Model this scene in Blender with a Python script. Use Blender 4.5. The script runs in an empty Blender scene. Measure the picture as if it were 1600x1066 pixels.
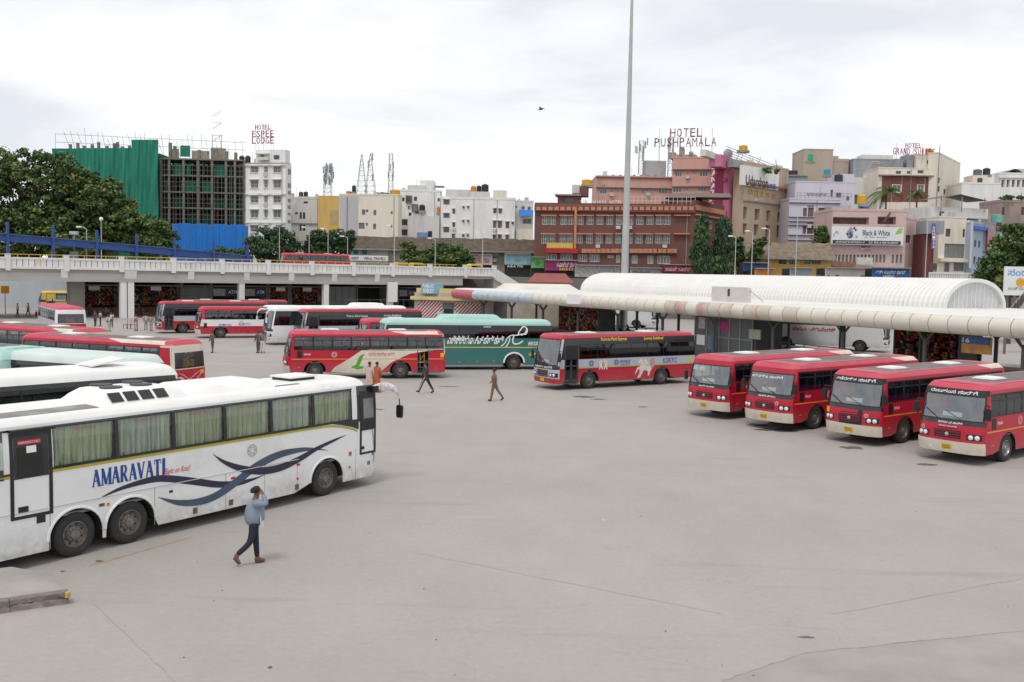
import bpy, bmesh, math, random
import numpy as np
from mathutils import Vector, Matrix, Euler
R = math.radians
rnd = random.Random(7)
SC = bpy.context.scene
COL = SC.collection

# ---------------------------------------------------------------- camera
F = 1555.0                       # focal length in units of a 1600 wide frame
CAM = Vector((0.0, 0.0, 6.62))   # eye on the footbridge above the yard
PITCH, ROLL = R(3.9), R(1.1)
_fw = Vector((0, math.cos(PITCH), -math.sin(PITCH)))
_up = Vector((0, math.sin(PITCH), math.cos(PITCH)))
_rt = Vector((1, 0, 0))
RT = _rt * math.cos(ROLL) + _up * math.sin(ROLL)
UP = _up * math.cos(ROLL) - _rt * math.sin(ROLL)
cam_d = bpy.data.cameras.new('camera')
cam_d.sensor_width = 36.0
cam_d.lens = F / 1600.0 * 36.0
cam_d.clip_start = 0.1
cam_d.clip_end = 4000
cam_o = bpy.data.objects.new('camera', cam_d)
COL.objects.link(cam_o)
m3 = Matrix((RT, UP, -_fw)).transposed()
cam_o.matrix_world = Matrix.Translation(CAM) @ m3.to_4x4()
SC.camera = cam_o

# ---------------------------------------------------------------- world, sun, exposure
SUN_EL, SUN_AZ = R(62), R(200)    # azimuth clockwise from +Y
W = bpy.data.worlds.new('World')
SC.world = W
W.use_nodes = True
nt = W.node_tree
nt.nodes.clear()
N = nt.nodes.new
L_ = nt.links.new
out = N('ShaderNodeOutputWorld')
sky = N('ShaderNodeTexSky')
sky.sky_type = 'NISHITA'
sky.sun_disc = False
sky.sun_elevation = SUN_EL
sky.sun_rotation = SUN_AZ
bgs = N('ShaderNodeBackground')
bgs.inputs[1].default_value = 0.10
L_(sky.outputs[0], bgs.inputs[0])
tc = N('ShaderNodeTexCoord')
mp = N('ShaderNodeMapping')
mp.inputs['Scale'].default_value = (1.6, 1.6, 5.2)
L_(tc.outputs['Generated'], mp.inputs[0])
nz = N('ShaderNodeTexNoise')
nz.inputs['Scale'].default_value = 2.3
nz.inputs['Detail'].default_value = 7
nz.inputs['Roughness'].default_value = 0.52
nz.inputs['Distortion'].default_value = 0.35
L_(mp.outputs[0], nz.inputs['Vector'])
cr = N('ShaderNodeValToRGB')
cr.color_ramp.elements[0].position = 0.36
cr.color_ramp.elements[0].color = (0.71, 0.735, 0.775, 1)
cr.color_ramp.elements[1].position = 0.60
cr.color_ramp.elements[1].color = (0.945, 0.945, 0.955, 1)
e = cr.color_ramp.elements.new(0.47)
e.color = (0.83, 0.845, 0.875, 1)
L_(nz.outputs[0], cr.inputs[0])
bgc = N('ShaderNodeBackground')
bgc.inputs[1].default_value = 0.96
L_(cr.outputs[0], bgc.inputs[0])
mx = N('ShaderNodeMixShader')
mx.inputs[0].default_value = 0.93
L_(bgs.outputs[0], mx.inputs[1])
L_(bgc.outputs[0], mx.inputs[2])
L_(mx.outputs[0], out.inputs[0])

sun_d = bpy.data.lights.new('sun', 'SUN')
sun_d.energy = 1.15
sun_d.angle = R(14)
sun_d.color = (1.0, 0.965, 0.92)
sun_o = bpy.data.objects.new('sun', sun_d)
COL.objects.link(sun_o)
sd = Vector((math.sin(SUN_AZ) * math.cos(SUN_EL), math.cos(SUN_AZ) * math.cos(SUN_EL), math.sin(SUN_EL)))
sun_o.rotation_euler = (-sd).to_track_quat('-Z', 'Y').to_euler()
sun_o.location = (0, 0, 80)

SC.view_settings.view_transform = 'Standard'
SC.view_settings.look = 'None'
SC.view_settings.exposure = 0.28
SC.view_settings.gamma = 1.0
SC.view_settings.use_curve_mapping = False
SC.render.engine = 'CYCLES'
SC.cycles.use_denoising = True
SC.cycles.max_bounces = 6
SC.cycles.transparent_max_bounces = 12

# ---------------------------------------------------------------- sight lines of the survey
def ray(px, py):
	return _fw * F + RT * (px - 800.0) - UP * (py - 533.0)
def at(px, py, Y):
	d = ray(px, py)
	return CAM + d * (Y / d.y)
def gp(px, py, z=0.0):
	d = ray(px, py)
	return CAM + d * ((z - CAM.z) / d.z)

# ---------------------------------------------------------------- materials
MATS = {}
def _noise_mix(nt, col, var, scale, stretch=None, detail=5):
	tc = nt.nodes.new('ShaderNodeTexCoord')
	oi = nt.nodes.new('ShaderNodeObjectInfo')
	mp = nt.nodes.new('ShaderNodeMapping')
	if stretch: mp.inputs['Scale'].default_value = stretch
	nt.links.new(tc.outputs['Object'], mp.inputs[0])
	mul = nt.nodes.new('ShaderNodeMath'); mul.operation = 'MULTIPLY'; mul.inputs[1].default_value = 37.0
	nt.links.new(oi.outputs['Random'], mul.inputs[0])
	cb = nt.nodes.new('ShaderNodeCombineXYZ')
	for i in range(3): nt.links.new(mul.outputs[0], cb.inputs[i])
	nt.links.new(cb.outputs[0], mp.inputs['Location'])
	n = nt.nodes.new('ShaderNodeTexNoise')
	n.inputs['Scale'].default_value = scale
	n.inputs['Detail'].default_value = detail
	n.inputs['Roughness'].default_value = 0.6
	nt.links.new(mp.outputs[0], n.inputs['Vector'])
	return n, mp

def M(name, col=(0.5, 0.5, 0.5), rough=0.6, var=0.15, scale=2.0, metal=0.0, stretch=None, dirt=0.0,
	  dirtcol=(0.09, 0.075, 0.06), spec=0.5, bump=0.0, emit=0.0, coat=0.0, low=None):
	if name in MATS: return MATS[name]
	m = bpy.data.materials.new(name)
	m.use_nodes = True
	nt = m.node_tree
	b = nt.nodes['Principled BSDF']
	b.inputs['Roughness'].default_value = rough
	b.inputs['Metallic'].default_value = metal
	b.inputs['Specular IOR Level'].default_value = spec
	b.inputs['Coat Weight'].default_value = coat
	b.inputs['Coat Roughness'].default_value = 0.15
	n, mp = _noise_mix(nt, col, var, scale, stretch)
	r = nt.nodes.new('ShaderNodeMapRange')
	r.inputs['From Min'].default_value = 0.25
	r.inputs['From Max'].default_value = 0.75
	r.inputs['To Min'].default_value = 1 - var
	r.inputs['To Max'].default_value = 1 + var
	nt.links.new(n.outputs[0], r.inputs[0])
	vm = nt.nodes.new('ShaderNodeVectorMath'); vm.operation = 'SCALE'
	vm.inputs[0].default_value = col
	nt.links.new(r.outputs[0], vm.inputs['Scale'])
	last = vm.outputs[0]
	if dirt > 0:
		n2 = nt.nodes.new('ShaderNodeTexNoise')
		n2.inputs['Scale'].default_value = scale * 0.45
		n2.inputs['Detail'].default_value = 9
		n2.inputs['Roughness'].default_value = 0.7
		nt.links.new(mp.outputs[0], n2.inputs['Vector'])
		r2 = nt.nodes.new('ShaderNodeMapRange')
		r2.inputs['From Min'].default_value = 0.52
		r2.inputs['From Max'].default_value = 0.74
		r2.inputs['To Max'].default_value = dirt
		nt.links.new(n2.outputs[0], r2.inputs[0])
		mixn = nt.nodes.new('ShaderNodeMix'); mixn.data_type = 'RGBA'
		nt.links.new(r2.outputs[0], mixn.inputs[0])
		nt.links.new(last, mixn.inputs[6])
		mixn.inputs[7].default_value = (*dirtcol, 1)
		last = mixn.outputs[2]
		rr = nt.nodes.new('ShaderNodeMapRange')
		rr.inputs['To Min'].default_value = rough
		rr.inputs['To Max'].default_value = min(1, rough + 0.35)
		nt.links.new(r2.outputs[0], rr.inputs[0])
		nt.links.new(rr.outputs[0], b.inputs['Roughness'])
	if low:
		sx = nt.nodes.new('ShaderNodeSeparateXYZ'); tc2 = nt.nodes.new('ShaderNodeTexCoord'); nt.links.new(tc2.outputs['Object'], sx.inputs[0])
		rz = nt.nodes.new('ShaderNodeMapRange'); rz.inputs['From Min'].default_value = low[1]; rz.inputs['From Max'].default_value = low[0]; nt.links.new(sx.outputs[2], rz.inputs[0])
		n3 = nt.nodes.new('ShaderNodeTexNoise'); n3.inputs['Scale'].default_value = 3.5; n3.inputs['Detail'].default_value = 8; n3.inputs['Roughness'].default_value = .7; nt.links.new(mp.outputs[0], n3.inputs['Vector'])
		r3 = nt.nodes.new('ShaderNodeMapRange'); r3.inputs['From Min'].default_value = .3; r3.inputs['From Max'].default_value = .7; r3.inputs['To Max'].default_value = low[2]; nt.links.new(n3.outputs[0], r3.inputs[0])
		m3_ = nt.nodes.new('ShaderNodeMath'); m3_.operation = 'MULTIPLY'; nt.links.new(rz.outputs[0], m3_.inputs[0]); nt.links.new(r3.outputs[0], m3_.inputs[1])
		mx3 = nt.nodes.new('ShaderNodeMix'); mx3.data_type = 'RGBA'; nt.links.new(m3_.outputs[0], mx3.inputs[0]); nt.links.new(last, mx3.inputs[6]); mx3.inputs[7].default_value = (.20, .17, .145, 1); last = mx3.outputs[2]
	nt.links.new(last, b.inputs['Base Color'])
	if bump > 0:
		bp = nt.nodes.new('ShaderNodeBump')
		bp.inputs['Strength'].default_value = bump
		bp.inputs['Distance'].default_value = 0.02
		nt.links.new(n.outputs[0], bp.inputs['Height'])
		nt.links.new(bp.outputs[0], b.inputs['Normal'])
	if emit > 0:
		b.inputs['Emission Color'].default_value = (*col, 1)
		b.inputs['Emission Strength'].default_value = emit
	MATS[name] = m
	return m

def glass(name, tint=(0.3, 0.33, 0.33), refl=0.10, rough=0.03):
	if name in MATS: return MATS[name]
	m = bpy.data.materials.new(name); m.use_nodes = True
	nt = m.node_tree; nt.nodes.clear()
	o = nt.nodes.new('ShaderNodeOutputMaterial')
	t = nt.nodes.new('ShaderNodeBsdfTransparent'); t.inputs[0].default_value = (*tint, 1)
	g = nt.nodes.new('ShaderNodeBsdfGlossy'); g.inputs['Roughness'].default_value = rough
	g.inputs[0].default_value = (0.9, 0.93, 0.95, 1)
	fr = nt.nodes.new('ShaderNodeLayerWeight'); fr.inputs[0].default_value = 0.5
	pw = nt.nodes.new('ShaderNodeMath'); pw.operation = 'POWER'; pw.inputs[1].default_value = 4.0
	nt.links.new(fr.outputs['Facing'], pw.inputs[0])
	r = nt.nodes.new('ShaderNodeMapRange')
	r.inputs['To Min'].default_value = refl; r.inputs['To Max'].default_value = 0.8
	nt.links.new(pw.outputs[0], r.inputs[0])
	mxs = nt.nodes.new('ShaderNodeMixShader')
	nt.links.new(r.outputs[0], mxs.inputs[0])
	nt.links.new(t.outputs[0], mxs.inputs[1]); nt.links.new(g.outputs[0], mxs.inputs[2])
	nt.links.new(mxs.outputs[0], o.inputs[0])
	MATS[name] = m
	return m

def wallm(name, col, stain=0.55):
	"""painted plaster wall with rain streaks"""
	return M(name, col, 0.85, 0.07, 0.9, stretch=(1, 1, 0.18), dirt=stain, dirtcol=tuple(c * 0.42 for c in col), spec=0.2)

# ---------------------------------------------------------------- mesh building
class MB:
	def __init__(s): s.v = []; s.f = []; s.m = []
	def add(s, vs, fs, mi=0):
		b = len(s.v); s.v.extend(vs)
		for f in fs: s.f.append(tuple(i + b for i in f)); s.m.append(mi)
		return s
	def box(s, x0, x1, y0, y1, z0, z1, mi=0):
		v = [(x0, y0, z0), (x1, y0, z0), (x1, y1, z0), (x0, y1, z0), (x0, y0, z1), (x1, y0, z1), (x1, y1, z1), (x0, y1, z1)]
		return s.add(v, [(0, 3, 2, 1), (4, 5, 6, 7), (0, 1, 5, 4), (1, 2, 6, 5), (2, 3, 7, 6), (3, 0, 4, 7)], mi)
	def quad(s, a, b, c, d, mi=0): return s.add([tuple(a), tuple(b), tuple(c), tuple(d)], [(0, 1, 2, 3)], mi)
	def tube(s, p0, p1, r0, r1=None, n=6, mi=0, cap=True):
		r1 = r0 if r1 is None else r1
		p0, p1 = Vector(p0), Vector(p1)
		d = (p1 - p0)
		if d.length < 1e-6: return s
		d.normalize()
		a = d.orthogonal().normalized(); b = d.cross(a)
		vs = []
		for p, r in ((p0, r0), (p1, r1)):
			for k in range(n):
				t = 2 * math.pi * k / n
				vs.append(tuple(p + a * (r * math.cos(t)) + b * (r * math.sin(t))))
		fs = [(k, (k + 1) % n, n + (k + 1) % n, n + k) for k in range(n)]
		if cap: fs += [tuple(range(n - 1, -1, -1)), tuple(range(n, 2 * n))]
		return s.add(vs, fs, mi)
	def path(s, pts, r, n=6, mi=0):
		for a, b in zip(pts[:-1], pts[1:]): s.tube(a, b, r, r, n, mi)
		return s
	def bar(s, p0, p1, w, h, mi=0, up=(0, 0, 1)):
		p0, p1 = Vector(p0), Vector(p1); d = (p1 - p0).normalized(); up = Vector(up)
		a = d.cross(up)
		if a.length < 1e-4: a = d.cross(Vector((1, 0, 0)))
		a.normalize(); b = a.cross(d).normalized()
		vs = []
		for p in (p0, p1):
			for sx, sz in ((-1, -1), (1, -1), (1, 1), (-1, 1)):
				vs.append(tuple(p + a * (sx * w / 2) + b * (sz * h / 2)))
		return s.add(vs, [(0, 1, 2, 3), (7, 6, 5, 4), (0, 4, 5, 1), (1, 5, 6, 2), (2, 6, 7, 3), (3, 7, 4, 0)], mi)
	def lathe(s, prof, n=16, axis='z', c=(0, 0, 0), mi=0):
		vs = []; fs = []
		for r, h in prof:
			for k in range(n):
				t = 2 * math.pi * k / n; a, b = r * math.cos(t), r * math.sin(t)
				p = (a, b, h) if axis == 'z' else ((a, h, b) if axis == 'y' else (h, a, b))
				vs.append((p[0] + c[0], p[1] + c[1], p[2] + c[2]))
		for j in range(len(prof) - 1):
			for k in range(n):
				fs.append((j * n + k, j * n + (k + 1) % n, (j + 1) * n + (k + 1) % n, (j + 1) * n + k))
		return s.add(vs, fs, mi)
	def prism(s, pts, fn, d0, d1, mi=0):
		"""closed 2-D outline pts lifted by fn(a, b, depth)"""
		n = len(pts)
		vs = [tuple(fn(a, b, d0)) for a, b in pts] + [tuple(fn(a, b, d1)) for a, b in pts]
		fs = [tuple(range(n)), tuple(range(2 * n - 1, n - 1, -1))] + [(k, n + k, n + (k + 1) % n, (k + 1) % n) for k in range(n)]
		return s.add(vs, fs, mi)
	def grid(s, P, mi=0, closeu=False):
		nu = len(P); nv = len(P[0]); b = []
		vs = [tuple(p) for row in P for p in row]
		fs = [(i * nv + j, (i + 1) * nv + j, (i + 1) * nv + j + 1, i * nv + j + 1) for i in range(nu - 1) for j in range(nv - 1)]
		return s.add(vs, fs, mi)
	def mesh(s, name, mats, smooth=False):
		me = bpy.data.meshes.new(name)
		me.from_pydata(s.v, [], s.f)
		for m in (mats if isinstance(mats, (list, tuple)) else [mats]): me.materials.append(m)
		if any(s.m): me.polygons.foreach_set('material_index', s.m)
		if smooth: me.polygons.foreach_set('use_smooth', [True] * len(s.f))
		me.update()
		return me
	def build(s, name, mats, parent=None, smooth=False, matrix=None, recalc=False):
		me = s.mesh(name, mats, smooth)
		if recalc:
			bm = bmesh.new(); bm.from_mesh(me); bmesh.ops.recalc_face_normals(bm, faces=bm.faces); bm.to_mesh(me); bm.free()
		return link(name, me, parent, matrix)

def link(name, data, parent=None, matrix=None):
	o = bpy.data.objects.new(name, data)
	COL.objects.link(o)
	if parent is not None: o.parent = parent
	if matrix is not None: o.matrix_local = matrix
	return o
def tag(o, label=None, cat=None, group=None, kind=None):
	if label: o['label'] = label
	if cat: o['category'] = cat
	if group: o['group'] = group
	if kind: o['kind'] = kind
	return o
def thing(name, label, cat, loc=(0, 0, 0), rotz=0.0, group=None):
	o = bpy.data.objects.new(name, None)
	o.empty_display_size = 0.2
	COL.objects.link(o)
	o.location = loc; o.rotation_euler = (0, 0, rotz)
	return tag(o, label, cat, group)
def struct(o): o['kind'] = 'structure'; return o
def smooth_angle(o, deg=40):
	me = o.data
	me.polygons.foreach_set('use_smooth', [True] * len(me.polygons))
	try: me.set_sharp_from_angle(angle=R(deg))
	except Exception: pass
	return o

# ---------------------------------------------------------------- lettering
_TXT = {}
def text2d(s, bold=0.0):
	"""outline of a line of writing as 2-D triangles/ngons, cap height about 0.73, origin at left baseline"""
	k = (s, bold)
	if k in _TXT: return _TXT[k]
	cu = bpy.data.curves.new('writing', 'FONT')
	cu.body = s; cu.size = 1.0; cu.resolution_u = 2; cu.offset = bold
	ob = bpy.data.objects.new('writing', cu)
	me = bpy.data.meshes.new_from_object(ob)
	vs = [(v.co.x, v.co.y) for v in me.vertices]; fs = [tuple(p.vertices) for p in me.polygons]
	bpy.data.objects.remove(ob); bpy.data.meshes.remove(me); bpy.data.curves.remove(cu)
	if not vs: vs = [(0, 0), (1, 0), (1, 1)]; fs = []
	x0 = min(v[0] for v in vs); x1 = max(v[0] for v in vs); y0 = min(v[1] for v in vs); y1 = max(v[1] for v in vs)
	_TXT[k] = (vs, fs, x0, x1, y0, y1)
	return _TXT[k]
def put_text(mb, s, fn, a0, a1, b0, b1, bold=0.0, mi=0, slant=0.0, keep=False):
	"""writing stretched to the box a0..a1, b0..b1, lifted by fn(a,b)"""
	vs, fs, x0, x1, y0, y1 = text2d(s, bold)
	if not fs: return
	ka = (a1 - a0) / max(1e-6, x1 - x0); kb = (b1 - b0) / max(1e-6, y1 - y0)
	mb.add([tuple(fn(a0 + (x - x0) * ka + slant * (y - y0) * kb, b0 + (y - y0) * kb)) for x, y in vs], fs, mi)

# a small slab-serif capital alphabet drawn as strokes: (x0,y0,x1,y1,width) on a 0..1 box
_SER = {
 'A': [(.10,0,.50,1,.10), (.48,1,.90,0,.20), (.26,.34,.76,.34,.07), (0,.03,.25,.03,.06), (.68,.03,1.08,.03,.06)],
 'M': [(.12,0,.12,1,.09), (.14,1,.52,.05,.19), (.52,.05,.90,1,.08), (.92,0,.92,1,.19), (-.02,.03,.27,.03,.06), (-.04,.97,.16,.97,.06), (.74,.03,1.1,.03,.06), (.9,.97,1.1,.97,.06)],
 'R': [(.18,0,.18,1,.19), (.18,.96,.6,.96,.08), (.6,.97,.76,.75,.15), (.76,.77,.62,.5,.15), (.18,.5,.62,.5,.08), (.45,.5,.85,.0,.18), (0,.03,.36,.03,.06), (.72,.03,1.02,.03,.06), (0,.97,.2,.97,.06)],
 'V': [(.12,1,.52,0,.19), (.52,0,.90,1,.09), (-.06,.97,.30,.97,.06), (.74,.97,1.06,.97,.06)],
 'T': [(.5,0,.5,1,.2), (.06,.95,.94,.95,.09), (.09,.97,.06,.72,.05), (.91,.97,.94,.72,.05), (.3,.03,.7,.03,.06)],
 'I': [(.5,0,.5,1,.38), (.1,.03,.9,.03,.06), (.1,.97,.9,.97,.06)],
}
def serif_text(mb, s, fn, a0, a1, b0, b1, mi=0):
	wid = {'I': .48, 'M': 1.15}
	tot = sum(wid.get(c, .95) for c in s) + 0.14 * (len(s) - 1)
	k = (a1 - a0) / tot; h = b1 - b0; x = 0.0
	for c in s:
		w = wid.get(c, .95)
		for i, (p0, q0, p1, q1, t) in enumerate(_SER[c]):
			A = Vector(((x + p0 * w) * k, q0 * h)); B = Vector(((x + p1 * w) * k, q1 * h))
			t2 = t * h * (0.9 if c != 'I' else .55)
			dx = abs(p1 - p0) < 1e-6; dy = abs(q1 - q0) < 1e-6
			off = Vector((t2 / 2, 0)) if not dy else Vector((0, t2 / 2))
			vs = [A - off, B - off, B + off, A + off]
			mb.add([tuple(fn(a0 + q.x, b0 + q.y, i * 0.0012)) for q in vs], [(0, 1, 2, 3)], mi)
		x += w + .14
# ================================================================ buses
RED = (0.46, 0.005, 0.029); PINKRED = (0.52, 0.05, 0.085); CREAM = (0.66, 0.60, 0.50)
paint_red = M('red_bus_paint', RED, 0.38, 0.10, 1.2, dirt=0.3, dirtcol=(0.24, 0.03, 0.035), coat=0.08, low=(.35, 1.1, .5))
paint_fade = M('faded_red_roof_paint', PINKRED, 0.5, 0.12, 1.3, dirt=0.35, dirtcol=(0.45, 0.22, 0.24))
paint_dark = M('maroon_bus_paint', (0.27, 0.014, 0.04), 0.4, 0.1, 1.5, coat=0.2)
paint_cream = M('cream_bus_paint', CREAM, 0.5, 0.08, 1.5, dirt=0.4, dirtcol=(0.35, 0.30, 0.24), low=(.35, 1.0, .5))
paint_white = M('white_bus_paint', (0.74, 0.75, 0.75), 0.35, 0.05, 0.8, dirt=0.45, dirtcol=(0.42, 0.39, 0.34), coat=0.3, low=(.25, 1.0, .7))
paint_roofwhite = M('weathered_white_roof', (0.78, 0.77, 0.74), 0.55, 0.08, 0.7, dirt=0.5, dirtcol=(0.40, 0.35, 0.29))
paint_grey = M('grey_bus_paint', (0.42, 0.43, 0.48), 0.38, 0.08, 1.5, dirt=0.2, coat=0.2)
paint_teal = M('teal_bus_paint', (0.030, 0.165, 0.155), 0.36, 0.08, 0.9, dirt=0.25, dirtcol=(0.12, 0.2, 0.18), coat=0.25, low=(.3, 1.0, .4))
paint_mint = M('mint_bus_paint', (0.36, 0.58, 0.52), 0.42, 0.08, 0.9, dirt=0.3, dirtcol=(0.3, 0.4, 0.36))
paint_purple = M('purple_bus_paint', (0.22, 0.17, 0.38), 0.4, 0.1, 1.5)
paint_yellow = M('yellow_bus_paint', (0.72, 0.52, 0.08), 0.45, 0.1, 1.5)
roof_worn = M('worn_grey_roof_sheet', (0.145, 0.13, 0.125), 0.85, 0.3, 1.6, dirt=0.75, dirtcol=(0.32, 0.29, 0.27), bump=0.3)
blk = M('black_trim', (0.012, 0.012, 0.014), 0.4, 0.2, 3)
blk_gloss = M('black_gloss_panel', (0.012, 0.013, 0.018), 0.12, 0.2, 2, coat=0.5)
rubber = M('tyre_rubber', (0.028, 0.027, 0.026), 0.85, 0.25, 6, dirt=0.5, dirtcol=(0.10, 0.09, 0.08), bump=0.2)
rim_m = M('steel_rim', (0.20, 0.18, 0.165), 0.5, 0.3, 9, metal=0.5, dirt=0.6, dirtcol=(0.06, 0.05, 0.045))
rim_alloy = M('alloy_rim', (0.34, 0.34, 0.33), 0.38, 0.2, 9, metal=0.8, dirt=0.4)
chrome = M('headlamp_glass', (0.85, 0.87, 0.9), 0.08, 0.05, 5, metal=0.55)
amber = M('amber_lens', (0.65, 0.16, 0.015), 0.25, 0.1, 5)
redlens = M('red_lens', (0.5, 0.015, 0.015), 0.25, 0.1, 5)
plate_y = M('yellow_number_plate', (0.72, 0.44, 0.02), 0.5, 0.15, 9)
white_p = M('white_print', (0.82, 0.82, 0.80), 0.5, 0.05, 3)
yel_p = M('yellow_print', (0.80, 0.62, 0.03), 0.5, 0.05, 3)
yel_line = M('orange_yellow_line', (0.75, 0.33, 0.03), 0.5, 0.08, 3)
gold_line = M('dull_gold_line', (0.42, 0.34, 0.03), 0.5, 0.08, 3)
blue_p = M('blue_print', (0.02, 0.06, 0.34), 0.45, 0.08, 3)
dblue_p = M('deep_blue_lettering', (0.008, 0.055, 0.27), 0.4, 0.1, 3)
red_p = M('red_print', (0.55, 0.02, 0.03), 0.5, 0.1, 3)
green_p = M('green_swoosh_print', (0.06, 0.36, 0.03), 0.5, 0.08, 3)
navy_p = M('navy_ribbon_print', (0.018, 0.022, 0.05), 0.35, 0.15, 3)
slate_p = M('slate_ribbon_print', (0.055, 0.085, 0.13), 0.35, 0.25, 1.2)
pink_p = M('pale_pink_print', (0.70, 0.42, 0.42), 0.5, 0.2, 8)
seat_m = M('blue_seat_fabric', (0.035, 0.06, 0.16), 0.9, 0.3, 6)
seat_r = M('maroon_seat_fabric', (0.16, 0.03, 0.035), 0.9, 0.3, 6)
inner_m = M('bus_interior_lining', (0.22, 0.22, 0.22), 0.8, 0.2, 2)
under_m = M('underbody_black', (0.018, 0.017, 0.016), 0.9, 0.3, 4)
curtain_b = M('grey_curtain_cloth', (0.47, 0.49, 0.42), 0.95, 0.3, 7, stretch=(5, 1, 0.3))
curtain_m = M('olive_curtain_cloth', (0.46, 0.47, 0.34), 0.95, 0.3, 7, stretch=(5, 1, 0.3))
g_clear = glass('bus_window_glass', (0.50, 0.53, 0.53), 0.10)
g_tint = glass('dark_tinted_glass', (0.10, 0.11, 0.12), 0.07)
g_ws = glass('windscreen_glass', (0.60, 0.64, 0.64), 0.22)
g_coach = glass('coach_window_glass', (0.78, 0.84, 0.80), 0.07)

# wheel meshes, shared by every bus
def _tyre():
	mb = MB()
	mb.lathe([(.29, -.13), (.34, -.15), (.43, -.155), (.49, -.13), (.515, -.10), (.515, .10), (.49, .13), (.43, .155), (.34, .15), (.29, .13)], 28, 'y')
	me = mb.mesh('tyre', rubber, True); return me
def _rim(mat, holes):
	mb = MB()
	mb.lathe([(.30, .14), (.285, .145), (.27, .10), (.24, .06), (.20, .055), (.17, .10), (.12, .115), (.11, .15), (.05, .155), (.001, .155)], 24, 'y')
	for k in range(10):
		t = 2 * math.pi * k / 10
		mb.tube((.145 * math.cos(t), .10, .145 * math.sin(t)), (.145 * math.cos(t), .145, .145 * math.sin(t)), .016, n=5)
	for k in range(holes):
		t = 2 * math.pi * (k + .5) / holes
		c, s_ = math.cos(t), math.sin(t)
		mb.tube((.222 * c, .05, .222 * s_), (.222 * c, .0645, .222 * s_), .026, n=7, mi=1)
	return mb.mesh('rim', [mat, blk], False)
TYRE = _tyre(); RIM = _rim(rim_m, 8); RIMA = _rim(rim_alloy, 10)

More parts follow.
